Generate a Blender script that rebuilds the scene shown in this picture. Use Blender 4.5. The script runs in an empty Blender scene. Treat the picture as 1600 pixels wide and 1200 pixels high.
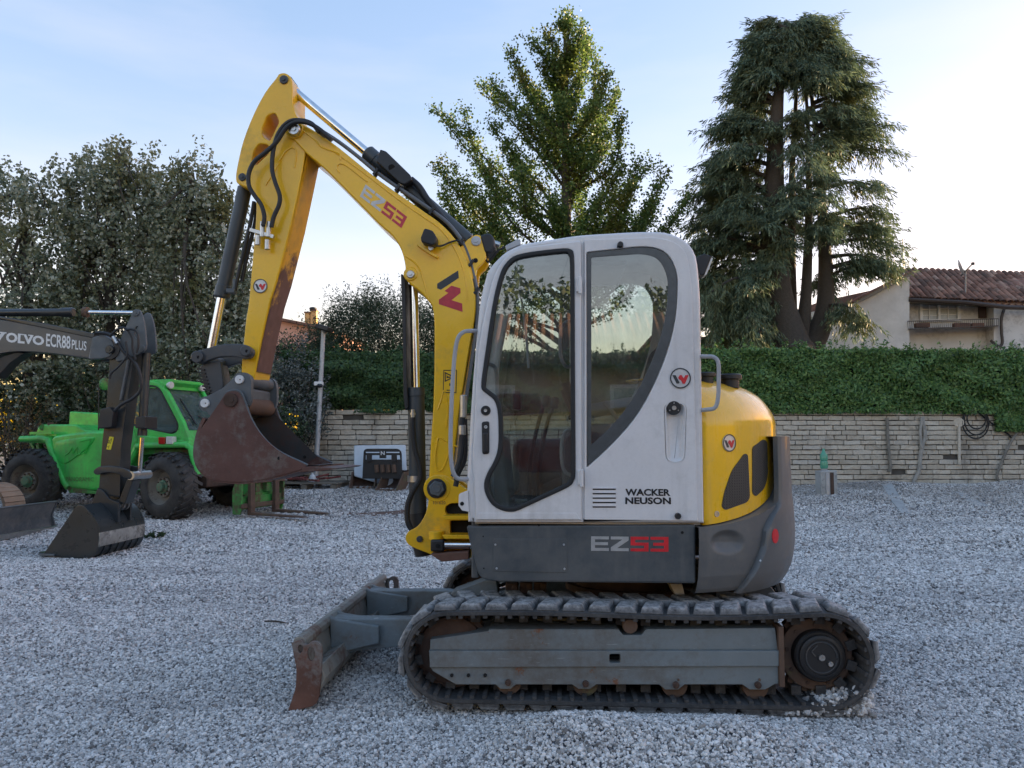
import bpy, bmesh, math, random
import numpy as np
from mathutils import Vector, Matrix
from mathutils.bvhtree import BVHTree

random.seed(7)
RNG = np.random.default_rng(7)
SC = bpy.context.scene
COL = SC.collection

# ------------------------------------------------------------------ camera
F = 1202.0                         # focal length in photo pixels (1600 wide)
HY, VX = 690.0, 870.0              # horizon row, vanishing column of +Y
CAM_H = 1.40
PSI = math.atan((VX - 800) / F)
THE = math.atan((HY - 600) / F)
RC = Matrix.Rotation(PSI, 3, 'Z') @ Matrix.Rotation(math.pi / 2 + THE, 3, 'X')
CP = Vector((0, 0, CAM_H))
cam_d = bpy.data.cameras.new('camera')
cam_d.sensor_width = 36
cam_d.lens = F / 1600 * 36
cam_d.clip_start = 0.05
cam_d.clip_end = 2000
cam = bpy.data.objects.new('camera', cam_d)
COL.objects.link(cam)
cam.location = CP
cam.rotation_euler = RC.to_euler()
SC.camera = cam

# ------------------------------------------------------------------ sky, sun, exposure
SUN_EL, SUN_AZ = math.radians(5.0), math.radians(62)   # low, behind the yard to the right
world = bpy.data.worlds.new('World')
SC.world = world
world.use_nodes = True
wn = world.node_tree
sky = wn.nodes.new('ShaderNodeTexSky')
sky.sky_type = 'NISHITA'
sky.sun_disc = False
sky.sun_elevation = SUN_EL
sky.sun_rotation = SUN_AZ
sky.altitude = 0
sky.air_density = 1.0
sky.dust_density = 0.5
sky.ozone_density = 1.0
wn.nodes['Background'].inputs['Strength'].default_value = 0.15
_g = wn.nodes.new('ShaderNodeGamma'); _g.inputs['Gamma'].default_value = .58          # softer contrast between zenith and glow
_m = wn.nodes.new('ShaderNodeMix'); _m.data_type = 'RGBA'; _m.blend_type = 'MULTIPLY'; _m.inputs[0].default_value = 1
_m.inputs[7].default_value = (.575, .410, .448, 1)
_h = wn.nodes.new('ShaderNodeHueSaturation'); _h.inputs['Saturation'].default_value = 2.0
wn.links.new(sky.outputs[0], _g.inputs['Color']); wn.links.new(_g.outputs[0], _h.inputs['Color']); wn.links.new(_h.outputs[0], _m.inputs[6])
# faint high streaks of cloud
_tc = wn.nodes.new('ShaderNodeTexCoord'); _mp = wn.nodes.new('ShaderNodeMapping'); _mp.inputs['Scale'].default_value = (1.2, 1.2, 5.5); _mp.inputs['Rotation'].default_value = (.25, .2, 0)
_nz = wn.nodes.new('ShaderNodeTexNoise'); _nz.inputs['Scale'].default_value = 2.2; _nz.inputs['Detail'].default_value = 6
_mr = wn.nodes.new('ShaderNodeMapRange'); _mr.inputs[1].default_value = .45; _mr.inputs[2].default_value = .75; _mr.inputs[3].default_value = 0; _mr.inputs[4].default_value = .22
_cm = wn.nodes.new('ShaderNodeMix'); _cm.data_type = 'RGBA'; _cm.inputs[7].default_value = (.66, .62, .66, 1)
wn.links.new(_tc.outputs['Generated'], _mp.inputs['Vector']); wn.links.new(_mp.outputs[0], _nz.inputs['Vector']); wn.links.new(_nz.outputs['Fac'], _mr.inputs[0])
wn.links.new(_mr.outputs[0], _cm.inputs[0]); wn.links.new(_m.outputs[2], _cm.inputs[6])
wn.links.new(_cm.outputs[2], wn.nodes['Background'].inputs['Color'])
sun_d = bpy.data.lights.new('sun', 'SUN')
sun_d.energy = 2.0
sun_d.angle = math.radians(0.6)
sun_d.color = (1.0, 0.72, 0.42)
sun = bpy.data.objects.new('sun', sun_d)
COL.objects.link(sun)
SDIR = Vector((math.sin(SUN_AZ) * math.cos(SUN_EL), math.cos(SUN_AZ) * math.cos(SUN_EL), math.sin(SUN_EL)))
sun.rotation_euler = SDIR.to_track_quat('Z', 'Y').to_euler()
SC.view_settings.view_transform = 'Standard'
SC.view_settings.look = 'None'
SC.view_settings.gamma = 1
SC.view_settings.use_curve_mapping = False
SC.view_settings.exposure = 3.6

# ------------------------------------------------------------------ projection helpers
def ray(px, py):
    return RC @ Vector(((px - 800) / F, (600 - py) / F, -1))

def W(px, py, Y):
    d = ray(px, py)
    return CP + d * (Y / d.y)

def G(px, py, z=0.0):
    d = ray(px, py)
    return CP + d * ((z - CAM_H) / d.z)

def proj(p):
    q = RC.transposed() @ (Vector(p) - CP)
    return 800 + F * q.x / -q.z, 600 - F * q.y / -q.z

class Frame:
    """A plane in the world (origin, right, up, inward) in which side views are measured."""
    def __init__(s, O, U=(1, 0, 0), V=(0, 0, 1), I=(0, 1, 0)):
        s.O, s.U, s.V, s.I = Vector(O), Vector(U).normalized(), Vector(V).normalized(), Vector(I).normalized()
    def uv(s, px, py, d):
        r = ray(px, py)
        t = ((s.O + s.I * d) - CP).dot(s.I) / r.dot(s.I)
        p = CP + r * t - s.O
        return (p.dot(s.U), p.dot(s.V))
    def w(s, u, v, d):
        return s.O + s.U * u + s.V * v + s.I * d
    def pw(s, px, py, d):
        return s.w(*s.uv(px, py, d), d)
E = Frame((0, 0, 0))

# ------------------------------------------------------------------ 2D outline helpers
def rnd(pts, n=4):
    """Points (x, y[, r]); r rounds that corner."""
    out, N = [], len(pts)
    for i, p in enumerate(pts):
        if len(p) < 3 or p[2] == 0:
            out.append((p[0], p[1])); continue
        a, b = pts[i - 1], pts[(i + 1) % N]
        P = Vector(p[:2]); A = Vector(a[:2]) - P; B = Vector(b[:2]) - P
        ra, rb = min(p[2], A.length * .49), min(p[2], B.length * .49)
        s, e = P + A.normalized() * ra, P + B.normalized() * rb
        for k in range(n + 1):
            t = k / n
            q = s * (1 - t) ** 2 + P * 2 * t * (1 - t) + e * t * t
            out.append((q.x, q.y))
    return out

def cr(pts, n=5, closed=False):
    """Catmull-Rom through points of any dimension."""
    P = [np.array(p, float) for p in pts]
    N = len(P); out = []
    for i in range(N if closed else N - 1):
        if closed:
            p0, p1, p2, p3 = P[i - 1], P[i], P[(i + 1) % N], P[(i + 2) % N]
        else:
            p1, p2 = P[i], P[i + 1]
            p0 = P[i - 1] if i else 2 * p1 - p2
            p3 = P[i + 2] if i + 2 < N else 2 * p2 - p1
        for k in range(n):
            t = k / n
            out.append(tuple(.5 * (2 * p1 + (p2 - p0) * t + (2 * p0 - 5 * p1 + 4 * p2 - p3) * t * t + (3 * p1 - p0 - 3 * p2 + p3) * t ** 3)))
    if not closed: out.append(tuple(P[-1]))
    return out

def circ(cx, cy, rx, ry=None, n=20, a0=0, a1=360):
    ry = rx if ry is None else ry
    full = abs(a1 - a0) >= 360
    return [(cx + rx * math.cos(math.radians(a0 + (a1 - a0) * k / (n if full else n - 1))),
             cy + ry * math.sin(math.radians(a0 + (a1 - a0) * k / (n if full else n - 1)))) for k in range(n)]

# ------------------------------------------------------------------ mesh collecting
class MB:
    def __init__(s): s.v, s.f = [], []
    def add(s, V, Fs):
        o = len(s.v)
        s.v += [tuple(p) for p in V]
        s.f += [tuple(i + o for i in f) for f in Fs]
        return s
    def box(s, c, size, R=None):
        hx, hy, hz = (q / 2 for q in size)
        V = [Vector((x, y, z)) for x in (-hx, hx) for y in (-hy, hy) for z in (-hz, hz)]
        if R is not None: V = [R @ p for p in V]
        V = [p + Vector(c) for p in V]
        return s.add(V, [(0, 1, 3, 2), (4, 6, 7, 5), (0, 4, 5, 1), (2, 3, 7, 6), (0, 2, 6, 4), (1, 5, 7, 3)])
    def bb(s, x0, x1, y0, y1, z0, z1):
        return s.box(((x0 + x1) / 2, (y0 + y1) / 2, (z0 + z1) / 2), (abs(x1 - x0), abs(y1 - y0), abs(z1 - z0)))
    def bar(s, a, b, w, h, up=(0, 0, 1)):
        a, b = Vector(a), Vector(b); d = (b - a); L = d.length; d.normalize()
        x = d.cross(Vector(up))
        if x.length < 1e-4: x = d.cross(Vector((1, 0, 0)))
        x.normalize(); y = x.cross(d)
        R = Matrix((d, x, y)).transposed()
        return s.box((a + b) / 2, (L, w, h), R)
    def prism(s, poly, d0, d1, fr=E, px=True, at=None):
        """Outline (photo pixels seen on the plane at depth `at` or d0) extruded from d0 to d1."""
        uv = [fr.uv(p[0], p[1], d0 if at is None else at) for p in poly] if px else poly
        n = len(uv)
        V = [fr.w(u, v, d0) for u, v in uv] + [fr.w(u, v, d1) for u, v in uv]
        return s.add(V, [tuple(range(n)), tuple(range(2 * n - 1, n - 1, -1))] + [(i, n + i, n + (i + 1) % n, (i + 1) % n) for i in range(n)])
    def lathe(s, o, ax, prof, n=24, cap=True):
        """prof: (distance along axis, radius)."""
        o, ax = Vector(o), Vector(ax).normalized()
        x = ax.orthogonal().normalized(); y = ax.cross(x)
        V, Fs = [], []
        for t, r in prof:
            for k in range(n):
                a = 2 * math.pi * k / n
                V.append(o + ax * t + x * (r * math.cos(a)) + y * (r * math.sin(a)))
        for i in range(len(prof) - 1):
            for k in range(n):
                k2 = (k + 1) % n
                Fs.append((i * n + k, i * n + k2, (i + 1) * n + k2, (i + 1) * n + k))
        if cap:
            Fs.append(tuple(range(n - 1, -1, -1)))
            Fs.append(tuple(range((len(prof) - 1) * n, len(prof) * n)))
        return s.add(V, Fs)
    def cyl(s, a, b, r, n=20, ch=0.0, r2=None):
        a, b = Vector(a), Vector(b); L = (b - a).length; r2 = r if r2 is None else r2
        prof = [(0, r), (L, r2)] if ch == 0 else [(0, r - ch), (ch, r), (L - ch, r2), (L, r2 - ch)]
        return s.lathe(a, b - a, prof, n)
    def tube(s, pts, r, n=8, closed=False):
        P = [Vector(p) for p in pts]; N = len(P)
        rr = r if isinstance(r, (list, tuple, np.ndarray)) else [r] * N
        V, Fs = [], []; x = None
        for i in range(N):
            if closed: d = P[(i + 1) % N] - P[i - 1]
            else: d = P[min(i + 1, N - 1)] - P[max(i - 1, 0)]
            d.normalize()
            if x is None: x = d.orthogonal().normalized()
            else:
                x = x - d * x.dot(d)
                if x.length < 1e-6: x = d.orthogonal()
                x.normalize()
            y = d.cross(x)
            for k in range(n):
                a = 2 * math.pi * k / n
                V.append(P[i] + x * (rr[i] * math.cos(a)) + y * (rr[i] * math.sin(a)))
        for i in range(N if closed else N - 1):
            j = (i + 1) % N
            for k in range(n):
                k2 = (k + 1) % n
                Fs.append((i * n + k, i * n + k2, j * n + k2, j * n + k))
        if not closed:
            Fs.append(tuple(range(n - 1, -1, -1))); Fs.append(tuple(range((N - 1) * n, N * n)))
        return s.add(V, Fs)
    def grid(s, rows):
        m, n = len(rows), len(rows[0])
        V = [p for r in rows for p in r]
        return s.add(V, [(i * n + j, i * n + j + 1, (i + 1) * n + j + 1, (i + 1) * n + j) for i in range(m - 1) for j in range(n - 1)])
    def plate(s, loops, d0, d1, fr=E, bevel=0.004, px=True, at=None, res=1):
        """Outline with holes (loops[1:]), bevelled, from depth d0 to d1."""
        cu = bpy.data.curves.new('c', 'CURVE'); cu.dimensions = '2D'; cu.fill_mode = 'BOTH'
        for lp in loops:
            uv = [fr.uv(p[0], p[1], d0 if at is None else at) for p in lp] if px else list(lp)
            keep = []
            for q in uv:
                if not keep or math.hypot(q[0] - keep[-1][0], q[1] - keep[-1][1]) > max(bevel * .35, 5e-4): keep.append(q)
            uv = keep
            sp = cu.splines.new('POLY'); sp.points.add(len(uv) - 1)
            for q, (u, v) in zip(sp.points, uv): q.co = (u, v, 0, 1)
            sp.use_cyclic_u = True
        dep = abs(d1 - d0)
        cu.extrude = dep / 2 - bevel
        cu.bevel_depth = bevel; cu.bevel_resolution = res; cu.offset = -bevel
        ob = bpy.data.objects.new('c', cu)
        me = bpy.data.meshes.new_from_object(ob)
        mid = (d0 + d1) / 2
        V = [fr.w(v.co.x, v.co.y, mid + v.co.z) for v in me.vertices]
        Fs = [tuple(p.vertices) for p in me.polygons]
        bpy.data.objects.remove(ob); bpy.data.curves.remove(cu); bpy.data.meshes.remove(me)
        return s.add(V, Fs)
    def mesh(s, name, merge=True, smooth=35):
        me = bpy.data.meshes.new(name)
        me.from_pydata(s.v, [], s.f)
        bm = bmesh.new(); bm.from_mesh(me)
        if merge: bmesh.ops.remove_doubles(bm, verts=bm.verts, dist=1e-5)
        bmesh.ops.recalc_face_normals(bm, faces=bm.faces)
        bm.to_mesh(me); bm.free()
        if smooth:
            me.shade_smooth()
            me.set_sharp_from_angle(angle=math.radians(smooth))
        return me
    def build(s, name, mat, parent=None, bevel=0, smooth=35, merge=True, **kw):
        o = obj(name, s.mesh(name, merge, smooth), mat, parent, **kw)
        if bevel:
            m = o.modifiers.new('bevel', 'BEVEL'); m.width = bevel; m.segments = 2
            m.limit_method = 'ANGLE'; m.angle_limit = math.radians(40)
        if 0 < smooth <= 45:
            m = o.modifiers.new('normals', 'WEIGHTED_NORMAL'); m.keep_sharp = True; m.weight = 90
        return o

# ------------------------------------------------------------------ objects
WM = {}                                              # world matrix of every object made here
def place(o, parent, M):
    WM[o.name] = M
    if parent is not None:
        o.parent = parent
        o.matrix_basis = WM[parent.name].inverted() @ M
    else:
        o.matrix_basis = M

def obj(name, me, mat, parent=None, M=None, label=None, cat=None, group=None, kind=None):
    o = bpy.data.objects.new(name, me); COL.objects.link(o)
    if mat is not None:
        if len(me.materials) == 0: me.materials.append(mat)
    place(o, parent, Matrix.Identity(4) if M is None else M)
    tag(o, label, cat, group, kind)
    return o

def tag(o, label=None, cat=None, group=None, kind=None):
    if label: o['label'] = label
    if cat: o['category'] = cat
    if group: o['group'] = group
    if kind: o['kind'] = kind
    return o

def thing(name, label, cat, loc, group=None, rz=0.0):
    o = bpy.data.objects.new(name, None); COL.objects.link(o)
    o.empty_display_size = .2
    place(o, None, Matrix.Translation(Vector(loc)) @ Matrix.Rotation(rz, 4, 'Z'))
    return tag(o, label, cat, group)

def quads(name, Q, mat, parent=None, **kw):
    """(N,4,3) array -> one mesh of quads."""
    Q = np.asarray(Q, np.float32); n = len(Q)
    me = bpy.data.meshes.new(name)
    me.vertices.add(4 * n); me.vertices.foreach_set('co', Q.reshape(-1))
    me.loops.add(4 * n); me.loops.foreach_set('vertex_index', np.arange(4 * n, dtype=np.int32))
    me.polygons.add(n); me.polygons.foreach_set('loop_start', np.arange(0, 4 * n, 4, dtype=np.int32))
    me.polygons.foreach_set('loop_total', np.full(n, 4, np.int32))
    me.update(calc_edges=True)
    return obj(name, me, mat, parent, **kw)

# ------------------------------------------------------------------ materials
def lin(r, g, b):
    f = lambda c: (c / 255 / 12.92) if c / 255 <= .04045 else ((c / 255 + .055) / 1.055) ** 2.4
    return (f(r), f(g), f(b))

class NT:
    def __init__(s, name):
        s.m = bpy.data.materials.new(name); s.m.use_nodes = True
        s.t = s.m.node_tree; s.t.nodes.clear()
        s.out = s.t.nodes.new('ShaderNodeOutputMaterial')
    def n(s, typ, **kw):
        nd = s.t.nodes.new('ShaderNode' + typ)
        for k, v in kw.items():
            if k in nd.inputs: s.set(nd.inputs[k], v)
            else: setattr(nd, k, v)
        return nd
    def set(s, sock, v):
        if isinstance(v, bpy.types.NodeSocket): s.t.links.new(v, sock)
        elif isinstance(v, tuple) and len(v) == 3 and sock.type == 'RGBA': sock.default_value = (*v, 1)
        else: sock.default_value = v
    def co(s, kind='Object'): return s.n('TexCoord').outputs[kind]
    def noise(s, scale, detail=4, rough=.6, vec=None, dist=0):
        nd = s.n('TexNoise', Scale=scale, Detail=detail, Roughness=rough, Distortion=dist)
        s.set(nd.inputs['Vector'], s.co() if vec is None else vec)
        return nd.outputs['Fac']
    def ramp(s, fac, *stops):
        nd = s.n('ValToRGB'); e = nd.color_ramp.elements
        while len(e) < len(stops): e.new(.5)
        for k, (p, c) in zip(e, stops):
            k.position = p; k.color = (*c, 1) if isinstance(c, tuple) else (c, c, c, 1)
        s.set(nd.inputs['Fac'], fac)
        return nd.outputs['Color']
    def mix(s, fac, a, b, mode='MIX'):
        nd = s.n('Mix', data_type='RGBA', blend_type=mode)
        s.set(nd.inputs[0], fac); s.set(nd.inputs[6], a); s.set(nd.inputs[7], b)
        return nd.outputs[2]
    def math(s, op, a, b=0.0):
        nd = s.n('Math', operation=op); s.set(nd.inputs[0], a); s.set(nd.inputs[1], b)
        return nd.outputs[0]
    def maprange(s, v, a, b, c=0.0, d=1.0):
        nd = s.n('MapRange'); s.set(nd.inputs[0], v)
        for i, q in enumerate((a, b, c, d)): nd.inputs[i + 1].default_value = q
        return nd.outputs[0]
    def bump(s, h, strength=.3, dist=.01, nrm=None):
        nd = s.n('Bump', Strength=strength, Distance=dist, Height=h)
        if nrm is not None: s.set(nd.inputs['Normal'], nrm)
        return nd.outputs[0]
    def pbr(s, col, rough=.5, metal=0.0, nrm=None, coat=0.0, spec=.5):
        b = s.n('BsdfPrincipled', Roughness=rough, Metallic=metal)
        s.set(b.inputs['Base Color'], col)
        b.inputs['Specular IOR Level'].default_value = spec
        b.inputs['Coat Weight'].default_value = coat
        b.inputs['Coat Roughness'].default_value = .08
        if nrm is not None: s.set(b.inputs['Normal'], nrm)
        s.t.links.new(b.outputs[0], s.out.inputs['Surface'])
        return s.m

def paint(name, col, rough=.4, metal=0.0, var=.12, vs=3.0, dirt=None, ds=2.5, thr=.58, soft=.06, bump=.0, bs=120, coat=0.0, scratch=None, spec=.5, dirt2=None, thr2=.62, ds2=18, streak=None):
    t = NT(name)
    big = t.noise(vs, 3)
    c = t.mix(t.maprange(big, .3, .7), tuple(q * (1 - var) for q in col), tuple(min(1, q * (1 + var)) for q in col))
    fine = t.noise(60, 6, .7)
    c = t.mix(t.maprange(fine, .45, .75, 0, .25), c, tuple(q * .75 for q in col))
    r = t.maprange(t.noise(7, 5), .3, .7, rough * .8, min(1, rough * 1.25))
    if dirt is not None:
        m = t.maprange(t.math('ADD', t.math('MULTIPLY', t.noise(ds, 8, .7), .7), t.math('MULTIPLY', t.noise(ds * 9, 6, .7), .3)), thr - soft, thr + soft)
        c = t.mix(m, c, dirt); r = t.mix(m, r, (.85,) * 3)
    if dirt2 is not None:
        m = t.maprange(t.noise(ds2, 8, .75), thr2 - .02, thr2 + .02)
        c = t.mix(m, c, dirt2)
    if streak is not None:                       # rain and dust runs down upright panels
        mp = t.n('Mapping'); t.set(mp.inputs['Vector'], t.co()); mp.inputs['Scale'].default_value = (13, 13, .9)
        m = t.math('MULTIPLY', t.maprange(t.noise(1, 6, .65, mp.outputs[0]), .46, .74), t.maprange(t.noise(1.7, 3), .38, .62))
        c = t.mix(t.math('MULTIPLY', m, streak[1]), c, streak[0]); r = t.mix(m, r, (.7,) * 3)
    if scratch is not None:
        mp = t.n('Mapping'); t.set(mp.inputs['Vector'], t.co()); mp.inputs['Scale'].default_value = (3, 3, 60); mp.inputs['Rotation'].default_value = (.3, .5, .2)
        m = t.maprange(t.noise(4, 2, .5, mp.outputs[0]), .72, .74)
        c = t.mix(m, c, scratch)
    nrm = t.bump(t.noise(bs, 4), bump, .004) if bump else None
    return t.pbr(c, r, metal, nrm, coat, spec)

def flat(name, col, rough=.5, metal=0.0, coat=0.0):
    t = NT(name)
    c = t.mix(t.maprange(t.noise(25, 5), .35, .7, 0, 1), tuple(q * .85 for q in col), tuple(min(1, q * 1.08) for q in col))
    return t.pbr(c, rough, metal, None, coat)

def emis_free_glass(name, tint, refl=1.0, ior=1.55, dirt=.06, body=.0, body_col=(.3, .35, .35)):
    """Thin sheet glass: clear with Fresnel reflection and a little dust."""
    t = NT(name)
    tr = t.n('BsdfTransparent'); t.set(tr.inputs['Color'], tint)
    gl = t.n('BsdfGlossy'); gl.inputs['Roughness'].default_value = .0; t.set(gl.inputs['Color'], (1., 1., 1.))
    fr = t.n('Fresnel'); fr.inputs['IOR'].default_value = ior
    f2 = t.math('MULTIPLY', fr.outputs[0], refl)
    mx = t.n('MixShader'); t.set(mx.inputs[0], f2); t.t.links.new(tr.outputs[0], mx.inputs[1]); t.t.links.new(gl.outputs[0], mx.inputs[2])
    df = t.n('BsdfDiffuse'); t.set(df.inputs['Color'], body_col)
    m2 = t.n('MixShader'); t.set(m2.inputs[0], t.maprange(t.noise(9, 6, .7), .35, .75, body, body + dirt))
    t.t.links.new(mx.outputs[0], m2.inputs[1]); t.t.links.new(df.outputs[0], m2.inputs[2])
    t.t.links.new(m2.outputs[0], t.out.inputs['Surface'])
    return t.m

def leaf(name, a, b, c, trans=.35, rough=.55, spec=.3, clump=None):
    """Leaf colours vary from leaf to leaf and, softly, from bough to bough."""
    t = NT(name)
    g = t.n('NewGeometry')
    col = t.ramp(g.outputs['Random Per Island'], (0, a), (.55, b), (1, c))
    if clump is not None:
        col = t.mix(t.maprange(t.noise(.9, 3), .52, .66), col, clump)
    p = t.n('BsdfPrincipled', Roughness=rough); t.set(p.inputs['Base Color'], col)
    p.inputs['Specular IOR Level'].default_value = spec
    tl = t.n('BsdfTranslucent'); t.set(tl.inputs['Color'], t.mix(.5, col, (.55, .5, .08), 'MULTIPLY') if False else col)
    mx = t.n('MixShader'); mx.inputs[0].default_value = trans
    t.t.links.new(p.outputs[0], mx.inputs[1]); t.t.links.new(tl.outputs[0], mx.inputs[2])
    t.t.links.new(mx.outputs[0], t.out.inputs['Surface'])
    return t.m
# ================================================================== materials
YEL = lin(240, 190, 8)
M = {}
M['yellow'] = paint('yellow_paint', (.92, .52, .008), .32, var=.06, dirt=(.42, .27, .06), ds=1.6, thr=.66, soft=.1, coat=.35, dirt2=(.16, .11, .05), thr2=.725, ds2=14)
M['hood'] = paint('yellow_hood', (.94, .53, .008), .24, var=.03, coat=.6, dirt=(.60, .40, .12), ds=2.2, thr=.66, soft=.12, streak=((.50, .34, .12), .35))
t = NT('worn_stick_underside')
_s = t.n('SeparateXYZ'); t.set(_s.inputs[0], t.co())
_m = t.math('ADD', t.noise(2.4, 8, .7), t.maprange(_s.outputs[2], 1.8, 3.0, .30, -.22))
_k = t.maprange(_m, .46, .54)
_c = t.mix(_k, t.mix(t.maprange(t.noise(9, 6), .45, .7, 0, .5), (.80, .42, .012), (.40, .22, .05)), t.mix(t.noise(14, 6), (.10, .048, .032), (.24, .13, .10)))
M['stickside'] = t.pbr(_c, t.mix(_k, (.4,) * 3, (.85,) * 3), 0, t.bump(t.noise(70, 5), .25, .004))
M['cabgrey'] = paint('light_grey_paint', (.74, .73, .725), .34, var=.03, coat=.3, dirt=(.50, .49, .47), ds=1.8, thr=.64, soft=.12, streak=((.38, .36, .33), .42), dirt2=(.30, .28, .25), thr2=.745, ds2=30)
M['trim'] = paint('grey_rail_paint', (.36, .375, .40), .4, var=.08)
M['dark'] = paint('dark_grey_paint', (.060, .072, .080), .42, var=.08, coat=.1, dirt=(.13, .13, .125), ds=1.5, thr=.58, soft=.12, streak=((.17, .165, .155), .5))
M['tail'] = paint('dark_grey_casting', (.10, .108, .112), .45, var=.07, coat=.15, bump=.12, bs=90, dirt=(.16, .155, .145), ds=1.8, thr=.60, soft=.12, streak=((.19, .18, .165), .4))
M['frame'] = paint('blue_grey_frame_paint', (.175, .205, .215), .55, var=.15, dirt=(.115, .095, .075), ds=1.5, thr=.57, soft=.10, bump=.15, dirt2=(.19, .08, .04), thr2=.655, ds2=6, scratch=(.30, .32, .32))
M['blade'] = paint('worn_blade_steel', (.22, .215, .19), .55, var=.2, dirt=(.13, .055, .032), ds=2.6, thr=.55, soft=.06, bump=.2)
M['bladeend'] = paint('rusty_blade_end', (.125, .058, .040), .8, var=.3, vs=8, dirt=(.19, .185, .175), ds=3.5, thr=.53, soft=.07, bump=.5, bs=60)
M['rust'] = paint('bucket_rust', (.105, .048, .038), .62, var=.25, vs=5, dirt=(.17, .15, .13), ds=3.2, thr=.57, soft=.07, bump=.25, bs=80, dirt2=(.05, .035, .03), thr2=.66, ds2=22)
M['rustdark'] = paint('dark_rust', (.075, .045, .033), .8, var=.3, vs=9, bump=.4, bs=70)
M['rustbrown'] = paint('brown_rust', (.115, .072, .050), .85, var=.3, vs=7, bump=.4, bs=70, dirt=(.12, .13, .06), ds=4, thr=.6)
M['bucketin'] = paint('bucket_inside', (.045, .052, .055), .5, var=.3, vs=5, dirt=(.09, .05, .04), ds=3, thr=.55, soft=.1)
M['greysteel'] = paint('grey_steel', (.10, .115, .125), .5, var=.2, vs=6, dirt=(.15, .12, .09), ds=4, thr=.6, soft=.06, bump=.15)
M['linkgrey'] = paint('link_paint', (.055, .062, .07), .42, var=.15, dirt=(.11, .09, .07), ds=5, thr=.62)
M['cyl'] = paint('cylinder_paint', (.050, .060, .066), .4, var=.1, dirt=(.09, .09, .085), ds=3, thr=.63)
M['chrome'] = flat('chrome_rod', (.82, .82, .82), .12, 1.0)
M['steel'] = flat('bright_steel', (.55, .55, .54), .35, 1.0)
M['galv'] = paint('galvanised_steel', (.42, .44, .46), .45, .3, var=.1)
M['black'] = paint('black_plastic', (.018, .019, .021), .45, var=.1)
M['hose'] = paint('hose_rubber', (.016, .017, .019), .5, var=.15)
M['hosegrey'] = paint('hose_sleeve', (.13, .14, .15), .45, var=.15)
M['seal'] = flat('rubber_seal', (.016, .018, .020), .6)
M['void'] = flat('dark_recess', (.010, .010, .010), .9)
M['red'] = flat('red_decal', (.66, .025, .035), .4)
M['reddull'] = flat('faded_red_decal', (.55, .035, .055), .4)
M['ltdecal'] = flat('light_grey_decal', (.62, .62, .60), .4)
M['greydecal'] = flat('grey_decal', (.40, .40, .39), .4)
M['dkdecal'] = flat('charcoal_decal', (.035, .042, .048), .45)
M['blkdecal'] = flat('black_decal', (.012, .012, .014), .45)
M['silver'] = flat('silver_badge', (.62, .63, .64), .3, .25)
M['white'] = flat('white_paint', (.75, .76, .76), .45)
M['whitepanel'] = paint('white_panel', (.55, .59, .62), .5, var=.08, dirt=(.3, .28, .24), ds=2, thr=.65)
M['glass'] = emis_free_glass('cab_glass', (.84, .89, .88), 2.2, 1.6, .09, .0)
M['glassdark'] = emis_free_glass('tinted_glass', (.42, .55, .53), 1.6, 1.6, .25, .16, (.26, .36, .35))
M['band'] = flat('grey_glass_border', (.085, .095, .10), .25)
M['seat'] = paint('seat_fabric', (.10, .105, .115), .85, var=.2, bump=.3, bs=250)
M['floormat'] = paint('floor_mat', (.05, .05, .05), .8, var=.2, dirt=(.1, .09, .08), ds=6, thr=.58)
M['consol'] = paint('console_plastic', (.34, .345, .35), .6, var=.1)
M['green'] = paint('green_paint', (.050, .62, .090), .4, var=.12, coat=.2, dirt=(.10, .26, .075), ds=1.6, thr=.57, soft=.12, streak=((.12, .22, .08), .6), dirt2=(.04, .10, .03), thr2=.71, ds2=9)
M['greendull'] = paint('dull_green_paint', (.05, .30, .06), .5, var=.15, dirt=(.11, .085, .045), ds=2.5, thr=.52, soft=.06)
M['tyre'] = paint('tyre_rubber', (.030, .029, .029), .75, var=.2, dirt=(.085, .078, .068), ds=3, thr=.55, soft=.12, bump=.3, bs=60)
M['rim'] = paint('dusty_rim', (.24, .215, .175), .7, var=.2, dirt=(.10, .055, .035), ds=5, thr=.58)
M['hub'] = paint('green_hub', (.07, .17, .10), .6, var=.2, dirt=(.2, .14, .08), ds=9, thr=.55)
M['boomgrey'] = paint('charcoal_boom', (.070, .074, .078), .38, var=.1, coat=.2, dirt=(.10, .10, .10), ds=2, thr=.63)
M['blkpaint'] = paint('black_machine_paint', (.022, .026, .029), .32, var=.15, coat=.2, dirt=(.06, .065, .065), ds=2.5, thr=.60, soft=.1)
M['bktblack'] = paint('black_bucket_paint', (.022, .030, .034), .30, var=.2, coat=.2, dirt=(.08, .08, .075), ds=2.2, thr=.66, soft=.08)
M['bktshine'] = paint('bucket_back_shine', (.36, .365, .34), .36, .3, var=.35, vs=5, dirt=(.04, .045, .045), ds=3, thr=.55, soft=.08)  # shine of the curved bucket back put into a paler colour
M['bladegrey'] = paint('grey_blade', (.09, .105, .115), .32, .2, var=.2, dirt=(.26, .26, .25), ds=1.8, thr=.58, soft=.12)
M['tan'] = paint('dusty_track_pad', (.33, .235, .165), .75, var=.15, bump=.3)
M['yelsticker'] = flat('yellow_sticker', (.78, .66, .03), .5)
M['lampred'] = flat('red_lens', (.45, .02, .015), .2)
M['lampclear'] = flat('clear_lens', (.70, .68, .64), .15)

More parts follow.
